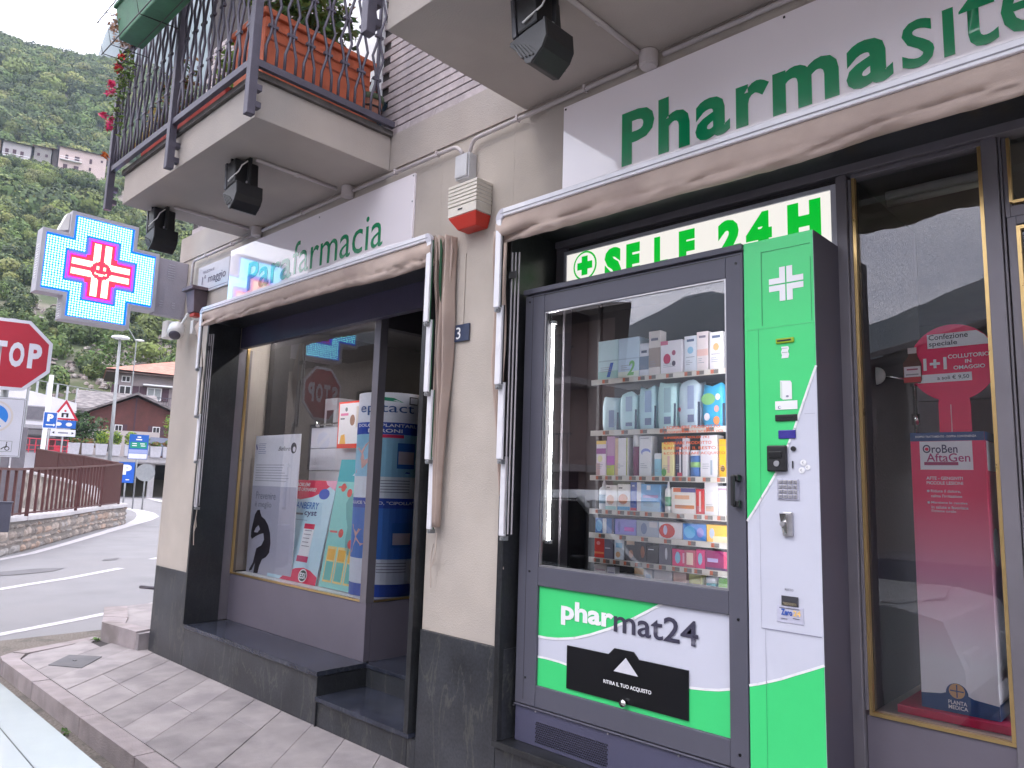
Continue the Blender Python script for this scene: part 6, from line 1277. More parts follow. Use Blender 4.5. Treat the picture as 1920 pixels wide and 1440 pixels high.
t = fthing('red_railing', 'bright red pipe railing beside the start of the bridge', 'railing', -2, 58, 2.75)
rm = pbr('red_railing_paint', (.52,.03,.06), .5)
for k in range(9): fobj('post', MB().cyl((-1.5+k*.36,0,0),(-1.5+k*.36,0,.95),.03,n=6), rm, t)
fobj('rail', MB().cyl((-1.6,0,.95),(1.45,0,.90),.03,n=6).cyl((-1.6,0,.5),(1.45,0,.48),.025,n=6).cyl((-1.6,0,.2),(1.45,0,.2),.025,n=6), rm, t); fobj('red_panel', lb((.62,1.15,.05,.1,.0,.55)), rm, t)
# street lamp
t = fthing('street_lamp', 'tall grey street lamp with a white oval head by the bridge', 'street lamp', 1.38, 40, -.12)
fobj('pole', MB().cyl((0,0,0),(-.12,0,8.1),.10,.06,10), galv, t, smooth=True); fobj('lamp_head', MB().blob((-.10,0,8.2),(.42,.25,.11),1,(16,8),amp=0), white, t, smooth=True)
t = fthing('street_lamp', 'small pale street lamp arm rising beside the terracotta roof', 'street lamp', 4.2, 85, 8)
fobj('pole', MB().cyl((0,0,0),(0,0,7.2),.06,n=8).tube([(0,0,7.2),(-.9,0,8.6)],.05,6), galv, t); fobj('lamp_head', MB().blob((.3,0,7.4),(.45,.2,.12),1,(12,6),amp=0), white, t, smooth=True)
# far road signs
def fsign(name, label, u, d, z0, build, cat='road sign'):
    t = fthing(name, label, cat, u, d, -.12); fobj('pole', MB().cyl((0,.03,0),(0,.03,z0),.035,n=8), galv, t, smooth=True); WM[t.name] = WM[t.name]; build(t); return t
def lsheet(t, x, z):                      # sheet in the thing's own rotated frame
    M = WM[t.name]; o = M @ Vector((x,-.01,z)); r_ = (M.to_3x3() @ Vector((1,0,0))); n_2 = M.to_3x3() @ Vector((0,-1,0)); return Sheet(o, r_, (0,0,1), n_2)
def b1_(t):
    S = lsheet(t, 0, 4.0); S.rect(-.28,.28,-.38,.38,refl_white,5); S.rect(-.25,.25,-.35,.35,signblue,10); S.rect(-.15,.15,-.24,-.19,white,15); S.poly([(.15,-.29),(.22,-.215),(.15,-.14)], white, 15); S.build('sign_face', t); S.txt('P', -.12, -.06, .24, .34, white, t, .06, 15)
fsign('parking_direction_sign', 'blue P sign with an arrow among the far road signs', -1.22, 40, 4.3, b1_)
def b2_(t):
    S = lsheet(t, 0, 3.95); S.poly([(-.56,.10),(.56,.10),(0,1.05)], signred, 5); S.poly([(-.40,.18),(.40,.18),(0,.86)], refl_white, 10); S.rect(-.14,-.05,.22,.42,black,15); S.rect(.05,.14,.22,.42,black,15); S.rect(-.14,.14,.36,.42,black,15); S.disc(0,.52,.05,.05,signred,15,10)
    S.rect(-.48,.48,-.28,.08,signblue,5); S.disc(-.22,-.10,.13,.09,refl_white,10,14); S.disc(.2,-.10,.13,.09,refl_white,10,14); S.rect(-.5,.5,-.66,-.34,refl_white,5); S.poly([(-.44,-.5),(-.34,-.44),(-.34,-.56)], black, 10); S.poly([(.44,-.5),(.34,-.44),(.34,-.56)], black, 10); S.rect(-.2,.2,-.53,-.47,P(120,120,130),10); S.build('sign_face', t)
fsign('warning_sign', 'red triangular warning sign above blue and white plates, far left', -.66, 40, 4.6, b2_)
def b3_(t):
    S = lsheet(t, 0, 3.0); S.rect(-.42,.42,-.62,.56,signblue,5); S.rect(-.36,.36,-.10,.20,P(20,140,110),10)
    for k, (a_, w_) in enumerate(((.44,.16),(.32,.26))): S.rect(-w_/2,w_/2,a_-.03,a_+.03,white,12)
    for a_, b_ in ((-.28,.10),(.06,.10),(-.28,0),(.1,0)): S.rect(a_,a_+.2,b_,b_+.04,white,13)
    S.rect(-.40,.40,-.34,-.16,P(150,160,200),10); S.rect(-.40,.40,-.60,-.36,refl_white,10); S.build('sign_face', t)
fsign('information_sign', 'tall blue and green information board beside the lamp post', 2.52, 40, 3.5, b3_)
def b4_(t):
    S = lsheet(t, 0, 1.72); S.rect(-.32,.32,-.46,.46,signblue,5); S.rect(-.28,.28,-.42,.42,P(30,90,190),8); S.rect(.0,.14,-.34,-.30,white,12); S.build('sign_face', t); S.txt('P', -.16, -.10, .36, .44, white, t, .07, 15)
fsign('parking_sign', 'blue P sign low in front of the dark bridge opening', 1.95, 37, 1.8, b4_)
t = fsign('round_sign', 'grey back of a round sign on a post below the bridge', 2.9, 39.5, 2.0, lambda t: fobj('disc', MB().cyl((0,-.03,1.75),(0,0,1.75),.42,n=24), galv, t))

# ================================================================ CHALET, HOUSES
roofgrey = two_tone('stone_slates', (.10,.09,.095), (.27,.24,.24), 1.6, .9, .35, .65, .8, 7, stretch=(1,1,3), detail=4)
tiles = two_tone('clay_tiles', (.40,.17,.13), (.52,.25,.19), 1.4, .85, .35, .65, .8, 9, stretch=(1,1,4))
brownwood = pbr('brown_boards', (.115,.035,.03), .7, var=.25, vscale=1.2, bump=.3, bscale=3)
darkw = pbr('dark_opening', (.02,.018,.022), .4, bump=0); shutter = pbr('dark_shutter', (.075,.035,.05), .7); cream = pbr('cream_render', (.42,.37,.36), .9, var=.08, vscale=.5, bump=.1, bscale=4)
t = fthing('chalet', 'brown timber chalet with a low gable roof behind the planters', 'house', 3.9, 72, 3.0)
fobj('wall', MB().ext([(-3.3,0,0),(3.6,0,0),(3.6,0,3.9),(.15,0,5.25),(-3.3,0,3.7)], (0,8,0)), brownwood, t)
fobj('roof', MB().ext([(-4.1,-.7,3.42),(.15,-.7,5.42),(.15,-.7,5.62),(-4.1,-.7,3.60)], (0,9.4,0)).ext([(.15,-.7,5.42),(4.3,-.7,3.68),(4.3,-.7,3.86),(.15,-.7,5.62)], (0,9.4,0)), roofgrey, t)
fobj('ridge_post', lb((.08,.2,-.08,-.02,1.2,5.3)), shutter, t)
for x_ in (-1.05,1.9):
    w_ = fobj('window', lb((x_-.30,x_+.30,-.06,.0,1.55,2.75)), white, t); fobj('pane', lb((x_-.24,x_-.02,-.07,-.061,1.62,2.68),(x_+.02,x_+.24,-.07,-.061,1.62,2.68)), darkw, w_)
    fobj('shutter', lb((x_-.66,x_-.32,-.07,-.01,1.5,2.8)), shutter, t); fobj('shutter', lb((x_+.32,x_+.66,-.07,-.01,1.5,2.8)), shutter, t)
fobj('balcony', lb((-3.6,3.7,-1.0,-.05,1.0,1.12)), brownwood, t); rb_ = MB()
for k in range(46): rb_.box(-3.6+k*.16,-3.56+k*.16,-1.0,-.96,1.12,1.9)
rb_.box(-3.6,3.7,-1.02,-.94,1.9,1.96); o = fobj('balcony_railing', rb_, brownwood, t); o['kind'] = 'stuff'
fobj('red_cloth', lb((-3.2,-1.9,-1.06,-1.03,1.2,1.85)), pbr('red_cloth', (.45,.03,.03), .8), t)
t = fthing('stone_roof_house', 'low building with a grey stone slab roof left of the chalet', 'house', 1.6, 82, 3.0)
fobj('wall', lb((-1.8,5,.2,7,0,4.6)), cream, t); fobj('roof', MB().ext([(-2.2,-.5,4.5),(-2.2,7.5,7.0),(-2.2,7.5,7.2),(-2.2,-.5,4.7)], (7.5,0,0)), roofgrey, t)
t = fthing('apartment_house', 'grey pink house with a terracotta hip roof and dark shutters above the chalet', 'house', 7.2, 92, 3)
hw = pbr('pinkish_render', (.30,.255,.26), .9, var=.08, vscale=.5); fobj('wall', lb((-4.1,6,0,8,0,10.0)), hw, t)
fobj('roof', MB().add([(-5.4,-1.2,9.95),(7,-1.2,9.75),(7,9.2,9.75),(-5.4,9.2,9.95),(1.5,3.5,12.0),(4.5,3.5,12.0)],[(0,1,5,4),(1,2,5),(2,3,4,5),(3,0,4),(3,2,1,0)]), tiles, t)
fobj('eave', lb((-5.3,6.9,-1.1,9.1,9.6,9.72)), pbr('eave_wood', (.12,.08,.07), .8), t)
for x_, w_, z0, z1 in ((-3.3,1.2,6.9,8.3),(-.35,1.5,6.9,8.3),(3.3,1.1,6.9,8.3),(-3.3,.9,8.7,9.4)):
    wn = fobj('window', lb((x_-w_/2,x_+w_/2,-.06,0,z0,z1)), white, t); fobj('pane', lb((x_-w_/2+.1,x_-.05,-.08,-.061,z0+.1,z1-.1),(x_+.05,x_+w_/2-.1,-.08,-.061,z0+.1,z1-.1)), darkw if x_ < -3 else pbr('curtained', (.30,.32,.33), .4), wn)
    if z0 < 8: fobj('shutter', lb((x_-w_/2-.75,x_-w_/2-.05,-.1,-.02,z0-.05,z1+.05)), shutter, t); fobj('shutter', lb((x_+w_/2+.05,x_+w_/2+.75,-.1,-.02,z0-.05,z1+.05)), shutter, t)
fobj('sun_awning', lb((-1.6,1.5,-.9,-.1,8.45,8.6)), white, t)
fobj('balcony', lb((-4,4,-1.2,-.01,6.1,6.25)), hw, t); rb_ = MB()
for k in range(30): rb_.box(-4+k*.27,-3.96+k*.27,-1.2,-1.16,6.25,7.1)
rb_.box(-4,4,-1.22,-1.14,7.1,7.16); o = fobj('balcony_railing', rb_, ironm, t); o['kind'] = 'stuff'
t = fthing('white_building', 'long white building with a sloping parapet behind the road signs', 'building', -3, 64, 0)
whw = pbr('white_render', (.66,.64,.68), .85, var=.06, vscale=.5)
fobj('wall', MB().ext([(-7,0,0),(2.6,0,0),(2.6,0,6.7),(-1.4,0,7.6),(-7,0,8.3)], (0,9,0)), whw, t)
fobj('canopy', lb((-7,2.4,-2.2,-.02,4.55,4.8)), pbr('grey_canopy', (.30,.29,.31), .8), t)
for x_, w_, z0, z1 in ((.1,1.5,5.2,6.3),(-3.6,1.6,5.2,6.3),(.2,1.6,2.9,4.2),(1.9,.9,2.9,4.2),(-2.2,2.0,2.6,4.2)):
    wn = fobj('window', lb((x_-w_/2,x_+w_/2,-.05,0,z0,z1)), pbr('frame_grey', (.35,.34,.36), .6), t); fobj('pane', lb((x_-w_/2+.08,x_+w_/2-.08,-.07,-.051,z0+.08,z1-.08)), pbr('grey_pane', (.16,.15,.17), .2), wn)
fobj('door', lb((.9,1.7,-.06,-.001,2.3,4.0)), pbr('rust_door', (.20,.06,.06), .6), t)
t = fthing('white_terrace_wall', 'low white wall with small windows behind the red railing', 'wall', 2.2, 67, 0)
fobj('wall_body', lb((-3,3.5,0,.5,0,5.0)), cream, t)
for x_ in (-1.9,-.3): wn = fobj('window', lb((x_-.45,x_+.45,-.05,-.001,3.2,4.2)), pbr('frame_grey', (.35,.34,.36), .6), t); fobj('pane', lb((x_-.38,x_+.38,-.07,-.051,3.28,4.12)), darkw, wn)
for u_, d_, z1, lab in ((-2.35,42,7.0,'thin grey pole beside the stop sign in front of the white building'),(-1.75,50,7.2,'white square mast rising in front of the white building')):
    t = fthing('utility_pole', lab, 'pole', u_, d_, -.12); fobj('mast', MB().cyl((0,0,0),(.05*(z1/7),0,z1),.06 if d_ < 45 else .12,n=8), galv if d_ < 45 else white, t)
t = fthing('gate_post', 'dark grey post standing left behind the parking sign', 'post', -1.7, 30, -.12); fobj('pillar', lb((-.18,.18,-.18,.18,0,3.1),(-.8,-.25,-.1,.1,0,2.6)), pbr('post_grey', (.13,.12,.14), .7), t)
t = fthing('white_fence', 'row of white posts and a rail running along the slope above the white building', 'fence', 2, 95, 0)
for k in range(13): fobj('post', lb((-7.5+k*.95,-7.5+k*.95+.22,0,.15,8.6-k*.05,11.5-k*.12)), pbr('white_post', (.55,.56,.60), .8), t)
fobj('rail', MB().cyl((-8,0,11.55),(6,0,10.1),.05,n=6), galv, t); fobj('wall_foot', MB().ext([(-8,.0,5.5),(5,0,5.5),(5,0,8.1),(-8,0,8.7)], (0,.4,0)), pbr('dark_foot', (.10,.09,.09), .9), t)
# ================================================================ HILLSIDE
def lerp(tab, x):
    for (a, b), (c, d) in zip(tab, tab[1:]):
        if x <= c: return b+(d-b)*max(0,(x-a))/(c-a)
    return tab[-1][1]
from mathutils import noise
prof = [(60,-2),(70,2.6),(78,3.0),(90,4.5),(105,8.5),(130,19),(160,31),(200,45),(240,70),(285,102),(297,106.6),(312,108.2),(345,128),(420,196),(500,252),(560,262),(700,240),(1200,200)]
def hz(u, d):
    h = lerp(prof, d); n1 = noise.noise(Vector((u*.012, d*.012, 3.3))); n2 = noise.noise(Vector((u*.05, d*.05, 8)))
    k = min(1, max(0, (d-110)/120)); k3 = 1-math.exp(-((d-302)/22)**2)
    return h+n1*14*k*k3+n2*3.5*k*k3-max(0,(-u-90))*.12*k
gu = [-260+i*7 for i in range(60)]; gd_ = [60+i*5 for i in range(20)]+[160+i*8 for i in range(60)]+[650,720,820,1000,1200]
m_ = MB(); vs = [FW(u, d, hz(u, d)) for d in gd_ for u in gu]; nu_ = len(gu)
m_.add(vs, [(j*nu_+i,j*nu_+i+1,(j+1)*nu_+i+1,(j+1)*nu_+i) for j in range(len(gd_)-1) for i in range(nu_-1)])
hillm = two_tone('hill_ground', (.045,.065,.022), (.095,.105,.045), .06, .95, .35, .65, .6, .8, c3=(.24,.20,.18), s3=.055, detail=9)
struct('hillside', m_, hillm, smooth=True)
# forest: leaf clumps, one object (nobody could count it)
import numpy as np
nr = np.random.default_rng(4)
protos = []
def crown(n, seed):
    g2 = np.random.default_rng(seed); d = g2.normal(size=(n,3)); d /= np.linalg.norm(d,axis=1)[:,None]
    lob = g2.normal(size=(7,3)); lob /= np.linalg.norm(lob,axis=1)[:,None]
    rr = .66+.34*np.max(np.clip(d@lob.T,0,1)**3,axis=1); rr *= g2.uniform(.70,1.05,n)
    c = d*rr[:,None]; c[:,2] = c[:,2]*.9
    a = g2.normal(size=(n,3)); a -= (a*d).sum(1)[:,None]*d*.5; a /= np.linalg.norm(a,axis=1)[:,None]; b = np.cross(d,a); b /= np.linalg.norm(b,axis=1)[:,None]
    s = g2.uniform(.05,.13,n)[:,None]
    return np.stack([c-a*s, c+b*s*.8, c+a*s, c-b*s*.8],1)
def leafmat(i_, c_):
    m = pbr('forest_leaf_%d' % i_, c_, .75, var=.5, vscale=1.3, bump=0); n = m.node_tree.nodes; l = m.node_tree.links; b = n['Principled BSDF']
    oi = n.new('ShaderNodeObjectInfo'); mr = n.new('ShaderNodeMapRange'); mr.inputs[3].default_value = .72; mr.inputs[4].default_value = 1.35; l.new(oi.outputs['Random'], mr.inputs[0])
    src = b.inputs['Base Color'].links[0].from_socket; vm = n.new('ShaderNodeVectorMath'); vm.operation = 'SCALE'; l.new(src, vm.inputs[0]); l.new(mr.outputs[0], vm.inputs['Scale']); l.new(vm.outputs[0], b.inputs['Base Color']); return m
fm = [leafmat(i_, c_) for i_, c_ in enumerate([(.080,.128,.030),(.145,.185,.042),(.055,.086,.028),(.190,.205,.06)])]
pc = bpy.data.collections.new('crown_shapes')
for k in range(8):
    q = crown(900, k).reshape(-1,3); me = bpy.data.meshes.new('crown'); g2 = np.random.default_rng(k+40)
    me.from_pydata(q.tolist(), [], np.arange(len(q)).reshape(-1,4).tolist())
    for m in fm: me.materials.append(m)
    base = [0,1,2,3,0,1,0,2][k]; me.polygons.foreach_set('material_index', np.where(g2.random(len(q)//4) < .85, base, g2.integers(0,4,len(q)//4)).astype(np.int32)); me.update()
    pc.objects.link(bpy.data.objects.new('crown', me))
pts = []
while len(pts) < 5200:
    d = 112+(nr.random()**.66)*430; u = nr.uniform(-.40*d-6, .16*d+14)
    if noise.noise(Vector((u*.03,d*.03,1.7))) < -.42 and d < 300: continue      # clearings
    if 294 < d < 318 and -44 < u < 6: continue
    sz = nr.uniform(1.8,4.2) if d < 240 else nr.uniform(3.0,7.0)
    if 255 < d <= 294: sz = min(sz, 2.9)
    if d < 170: sz *= .75
    pts.append((*FW(u, d, hz(u,d)+sz*.5), sz))
pa = np.array(pts); me = bpy.data.meshes.new('forest'); me.from_pydata(pa[:,:3].tolist(), [], [])
for nm_, dt, vals in (('sz','FLOAT',pa[:,3]),('rot','FLOAT',nr.random(len(pa))*6.28),('idx','INT',nr.integers(0,8,len(pa)))):
    at = me.attributes.new(nm_, dt, 'POINT'); at.data.foreach_set('value', vals.astype(np.float32 if dt == 'FLOAT' else np.int32))
o = link('forest', me); o['kind'] = 'stuff'; props(o, 'mixed green forest covering the mountain slope', 'forest')
ng = bpy.data.node_groups.new('forest_scatter', 'GeometryNodeTree'); ng.interface.new_socket('Geometry', in_out='INPUT', socket_type='NodeSocketGeometry'); ng.interface.new_socket('Geometry', in_out='OUTPUT', socket_type='NodeSocketGeometry')
N_ = ng.nodes; K_ = ng.links; gi = N_.new('NodeGroupInput'); go = N_.new('NodeGroupOutput'); ip = N_.new('GeometryNodeInstanceOnPoints'); ci = N_.new('GeometryNodeCollectionInfo')
ci.inputs['Collection'].default_value = pc; ci.inputs['Separate Children'].default_value = True; ci.inputs['Reset Children'].default_value = True
def na(nm_, dt): q = N_.new('GeometryNodeInputNamedAttribute'); q.data_type = dt; q.inputs['Name'].default_value = nm_; return q.outputs['Attribute']
cx4 = N_.new('ShaderNodeCombineXYZ'); K_.new(na('rot','FLOAT'), cx4.inputs[2]); K_.new(gi.outputs[0], ip.inputs['Points']); K_.new(ci.outputs[0], ip.inputs['Instance']); ip.inputs['Pick Instance'].default_value = True
K_.new(na('idx','INT'), ip.inputs['Instance Index']); K_.new(cx4.outputs[0], ip.inputs['Rotation']); K_.new(na('sz','FLOAT'), ip.inputs['Scale']); K_.new(ip.outputs[0], go.inputs[0])
gmod = o.modifiers.new('scatter', 'NODES'); gmod.node_group = ng
# scree stones on the slope
m_ = MB(); g2 = random.Random(8)
for c_u, c_d, n_ in ((11,150,240),(1,118,150),(-9,150,60),(16,185,200),(8,128,80)):
    for _ in range(n_):
        u = c_u+g2.gauss(0,5); d = c_d+g2.gauss(0,7); p = FW(u,d,hz(u,d)); m_.blob((p[0],p[1],p[2]+.1),(g2.uniform(.2,.8),g2.uniform(.2,.8),g2.uniform(.15,.5)),g2.random(),(6,3),g2.randrange(3),.3)
o = obj('scree', m_, [pbr('scree_%d' % i, c, .9, bump=0) for i, c in enumerate([(.33,.28,.26),(.22,.18,.17),(.42,.38,.36)])]); o['kind'] = 'stuff'; props(o, 'grey pink loose rocks lying on the lower slope', 'rocks')
# trees and bushes near the houses
def tree(label, u, d, z, h, r_, mats, n=500, size=.5, trunk=True):
    t = fthing('tree', label, 'tree', u, d, z); g3 = random.Random(int(u*10+d))
    if trunk: fobj('trunk', MB().tube([(0,0,-1),(.05,0,h*.3),(-.05,.1,h*.6)],.2,7,rs=[r_*.09,r_*.06,r_*.02]), pbr('bark', (.10,.07,.05), .9), t)
    f = MB()
    for k in range(7): c = (g3.uniform(-.55,.55)*r_, g3.uniform(-.5,.5)*r_, h*g3.uniform(.45,.85)); f.leaves(c,(r_*.5,r_*.5,h*.22),n//7,size,g3,tuple(range(len(mats))))
    fobj('crown', f, mats, t)
tree('dark round tree in front of the white building behind the signs', .1, 62.5, 2.6, 3.3, 1.9, leafs[:1]+[leafs[2]], 900, .35)
tree('pale yellow green bush right of the dark tree', 1.6, 64, 2.6, 2.4, .9, [pbr('yellow_green_leaf',(.30,.40,.05),.7,bump=0), dryleaf], 350, .3)
tree('light green slender tree on the slope left of the terracotta roof', 3.2, 120, 9, 15, 3.2, [leafs[1], pbr('pale_leaf',(.14,.19,.06),.7,bump=0)], 900, .7)
tree('large round green tree on the slope above the terracotta roof', 12.3, 118, 11, 14, 5.5, [leafs[1], leafs[3]], 1500, .7)
tree('green shrub at the right of the bridge planters by the pharmacy corner', 6.6, 63, 2.7, 4.2, 1.4, [pbr('yellow_green_leaf',(.30,.40,.05),.7,bump=0), leafs[1]], 420, .3, False)
# hamlet on the slope
def hhouse(label, u0, u1, d, zb, zt, wallm, roofm, wins, slope=1.2, extra=None):
    t = fthing('hill_house', label, 'house', (u0+u1)/2, d, zb, 'houses of the hillside hamlet'); W2_ = (u1-u0)/2
    fobj('wall', lb((-W2_,W2_,0,8,-8,zt-zb)), wallm, t)
    fobj('roof', MB().ext([(-W2_-.9,-1.0,zt-zb-.1),(-W2_-.9,4,zt-zb+slope),(-W2_-.9,9,zt-zb-.1),(-W2_-.9,4,zt-zb+slope+.35)], (2*W2_+1.8,0,0)), roofm, t)
    for (x_, z_, w_, h_) in wins: wn = fobj('window', lb((x_-w_/2,x_+w_/2,-.12,0,z_,z_+h_)), shutter, t)
    if extra: extra(t, W2_)
def bal(z_, xa, xb): return lambda t, W: (fobj('balcony', lb((xa,xb,-1.2,-.02,z_,z_+.25)), white, t), fobj('balcony_rail', lb((xa,xb,-1.22,-1.15,z_+1.0,z_+1.15)), white, t))
hhouse('pink house with small balconies, right end of the hillside hamlet', -15.8,-1.0,300,107.5,117.6,pbr('pink_render',(.58,.46,.44),.9),roofgrey,[(-5,6.0,.9,1.5),(-1.8,6.0,1.5,1.5),(2.5,5.9,.8,1.8),(-5.2,2.2,1.3,1.7),(-1.8,2.2,1.5,1.7),(2.5,3.2,.7,1.2),(6,7.2,.7,.8)],1.5,bal(5.2,-7,-.2))
hhouse('narrow dark brown house left of the pink hillside house', -17.8,-16.2,302,106.5,116.8,pbr('brown_render',(.12,.10,.10),.9),roofgrey,[],1.2)  # one dark brown for all its walls
hhouse('small grey house with white details in the middle of the hamlet', -23.3,-18.2,301,106,116.2,pbr('grey_render',(.30,.28,.27),.9),tiles,[(-1.2,6.8,.8,1.0),(1.2,6.8,.8,1.0)],1.2)
hhouse('long grey house with two rows of white balconies in the hamlet', -32.4,-24.2,300,104.0,115.2,pbr('grey_white_render',(.42,.39,.40),.9),roofgrey,[(-2.8,6.6,1.0,2.0),(-.6,6.6,1.0,2.2),(1.6,6.6,1.0,2.0),(-2.8,2.6,1.0,2.0),(-.6,2.6,1.0,2.0),(1.6,2.6,1.0,2.0)],1.3,bal(5.6,-4,4))
hhouse('yellow house cut by the left edge of the view on the hillside', -42,-33.2,301,103,115.8,pbr('ochre_render',(.50,.40,.24),.9),roofgrey,[(2,6,.9,1.5)],1.2)
for u_, z_, w_ in ((-28,101,10),(-20,103,6),(-7,104.5,9)): pass
# distant rock peak and mountains of the opposite side
def ridge_mesh(az0, az1, n, r0, elev, depth, seed, dirs=None, layers=14):
    m_ = MB(); vs = []; L = layers
    for i in range(n+1):
        a = az0+(az1-az0)*i/n; e = elev(a)
        for j in range(L+1):
            f_ = j/L; r_ = r0+depth*f_; top = (r0+depth*.75)*math.tan(R(max(.5,e)))
            h = top*min(1, (f_/.75)**1.15) if f_ < .75 else top*(1-(f_-.75)*.8)
            h += (noise.fractal(Vector((math.sin(R(a))*r_*.004, math.cos(R(a))*r_*.004, seed)), 1.0, 2.0, 5))*top*(.16*min(1,f_*2)*max(0,1-f_/.72) if f_ < .7 else 0)+noise.fractal(Vector((a*.9,f_*3,seed)),1,2,4)*top*.022
            vs.append((math.sin(R(a))*r_, math.cos(R(a))*r_, max(-5,h)))
    m_.add(vs, [(i*(L+1)+j,(i+1)*(L+1)+j,(i+1)*(L+1)+j+1,i*(L+1)+j+1) for i in range(n) for j in range(L)])
    return m_
# azimuth: 0 = +y (into the building), 90 = +x, -90 = -x
rockm = two_tone('peak_rock', (.13,.13,.13), (.30,.29,.28), .004, .95, .4, .6, .5, .05, c3=(.07,.09,.05), s3=.003, detail=10)
m_ = MB(); 
pk = lambda u: 868-((u+12)/46)**2*330 if u < -12 else 868+(u+12)*1.4
vs = []; us = [-150+i*6 for i in range(70)]; nl = 12
for u in us:
    for j in range(nl+1):
        f_ = j/nl; d = 1250+f_*330; h = max(180, pk(u)+noise.fractal(Vector((u*.02,1,7)),1,2,6)*34) if u < 260 else 600
        z_ = 120+(h-120)*min(1,f_/.76)**.9+noise.fractal(Vector((u*.012,d*.012,2)),1,2,5)*60*(1 if f_ < .7 else .3); vs.append(FW(u,d,z_))
m_.add(vs, [(i*(nl+1)+j,(i+1)*(nl+1)+j,(i+1)*(nl+1)+j+1,i*(nl+1)+j+1) for i in range(len(us)-1) for j in range(nl)])
struct('rock_peak', m_, rockm, smooth=True)
def elev_s(a):     # a in degrees, 180 = straight back from the shop front; towards -x is larger
    x = a-180
    tab = [(-90,14),(-40,20),(-15,19),(5,17.5),(10.4,15.2),(15.4,13.2),(17.1,12.6),(20,12.2),(24,14.4),(27.4,15.2),(29,15.8),(31,14.9),(34.5,13.2),(36,12.4),(45,11),(60,13),(80,15),(95,13)]
    return lerp(tab, x)
mtm = two_tone('far_forest', (.030,.042,.028), (.075,.080,.060), .006, .95, .35, .65, .4, .06, c3=(.12,.11,.105), s3=.0045, detail=10)
struct('mountains', ridge_mesh(95, 272, 170, 700, elev_s, 900, 4.0), mtm, smooth=True)

# ================================================================ ACROSS THE STREET (seen in the shop glass)
eavem = pbr('dark_eave', (.06,.045,.04), .8)
t = thing('facing_house', 'pinkish house with deep eaves and flowered balconies across the street', 'house', (-13.5,-8,-.12))
def wb(*bx):
    m_ = MB()
    for b_ in bx: m_.box(*b_)
    return m_
hp = pbr('rose_render', (.29,.215,.20), .9, var=.1, vscale=.7)
obj('wall', MB().ext([(-19,-7.5,-.14),(-19,-14,-.14),(-15,-14,-.14),(-9.35,-7.5,-.14)], (0,0,5.44)), hp, t)
obj('roof', MB().add([(-20,-6.6,5.25),(-8.3,-6.6,5.25),(-14.2,-14.8,5.25),(-20,-14.8,5.25),(-17.5,-10,6.6),(-13.2,-9.6,6.6)],[(0,1,5,4),(1,2,5),(2,3,4,5),(3,0,4),(3,2,1,0)]), eavem, t)
for x_ in (-12.1,-10.9):
    wn = obj('window', wb((x_-.32,x_+.32,-7.5,-7.46,3.9,5.05)), shutter, t); obj('pane', wb((x_-.2,x_+.2,-7.46,-7.455,4.0,4.9)), darkw, wn)
for x_ in (-12.1,-10.7): obj('door', wb((x_-.4,x_+.4,-7.5,-7.46,-.1,1.9)), shutter, t)
for z_ in (3.72,1.86): obj('balcony', wb((-17,-9.8,-7.5,-6.6,z_,z_+.14)), pbr('balcony_concrete', (.30,.27,.27), .9), t)
for z_ in (3.86,2.0):
    m_ = MB()
    for k in range(60): m_.box(-17+k*.12,-16.985+k*.12,-6.62,-6.605,z_,z_+.62)
    m_.box(-17,-9.8,-6.63,-6.6,z_+.62,z_+.66); o = obj('balcony_railing', m_, black, t); o['kind'] = 'stuff'
t = thing('balcony_flowers', 'magenta and white flowers along the lower balcony of the facing house', 'flowers', (-12,-6.6,2.6))
obj('petals', MB().leaves((-11.9,-6.6,2.78),(.9,.1,.16),500,.10,rng,(0,1)), [petal_pink, pbr('petal_pale',(.5,.4,.45),.6,bump=0)], t)
t = thing('balcony_flowers', 'green window box plants on the upper balcony of the facing house', 'plants', (-11.6,-6.6,4.6)); obj('foliage', MB().leaves((-11.4,-6.6,4.66),(.5,.1,.14),260,.10,rng,(0,1)), leafs[:2], t)
a_ = math.atan2(.64,.77)
t = thing('slate_house', 'stone slate roofed house with a little cupola across the street', 'house', (-5.9,-12.9,-.12), a_)
fobj('wall', lb((-4,11,-6,-.5,0,4.9)), pbr('grey_wall', (.22,.20,.19), .9), t)
fobj('roof', MB().ext([(-4.6,.2,4.95),(-4.6,-3.2,6.05),(-4.6,-6.6,4.95),(-4.6,-6.6,5.05),(-4.6,-3.2,6.2),(-4.6,.2,5.08)], (16,0,0)), roofgrey, t)
fobj('eave', lb((-4.4,11.2,-.4,.12,4.8,4.94)), eavem, t)
cq = fobj('cupola', lb((2.55,3.0,-3.35,-2.95,5.9,6.55)), pbr('cupola_stone', (.16,.14,.12), .9), t)
fobj('cupola_roof', MB().add([(2.4,-3.5,6.56),(3.15,-3.5,6.56),(3.15,-2.8,6.56),(2.4,-2.8,6.56),(2.78,-3.15,6.86)],[(0,1,4),(1,2,4),(2,3,4),(3,0,4),(3,2,1,0)]), eavem, t)
fobj('weathercock', MB().cyl((2.78,-3.15,6.85),(2.78,-3.15,7.15),.015,n=6).ext([(2.62,-3.15,7.22),(2.66,-3.15,7.14),(2.86,-3.15,7.12),(2.92,-3.15,7.2),(3.0,-3.15,7.34),(2.88,-3.15,7.30),(2.80,-3.15,7.22),(2.72,-3.15,7.26),(2.70,-3.15,7.36),(2.62,-3.15,7.30)], (0,.02,0)), black, t)
t = thing('beige_house', 'plain beige building down the street mirrored in the left window', 'building', (-20,-10,-.12))
obj('wall', wb((-26,-15.5,-16,-7.2,-.14,5.3)), pbr('beige_render', (.50,.43,.36), .9), t); obj('opening', wb((-19.4,-17.2,-7.2,-7.17,2.6,4.3)), darkw, t)
obj('roof', wb((-26.6,-15,-16.5,-6.6,5.3,5.55)), eavem, t)
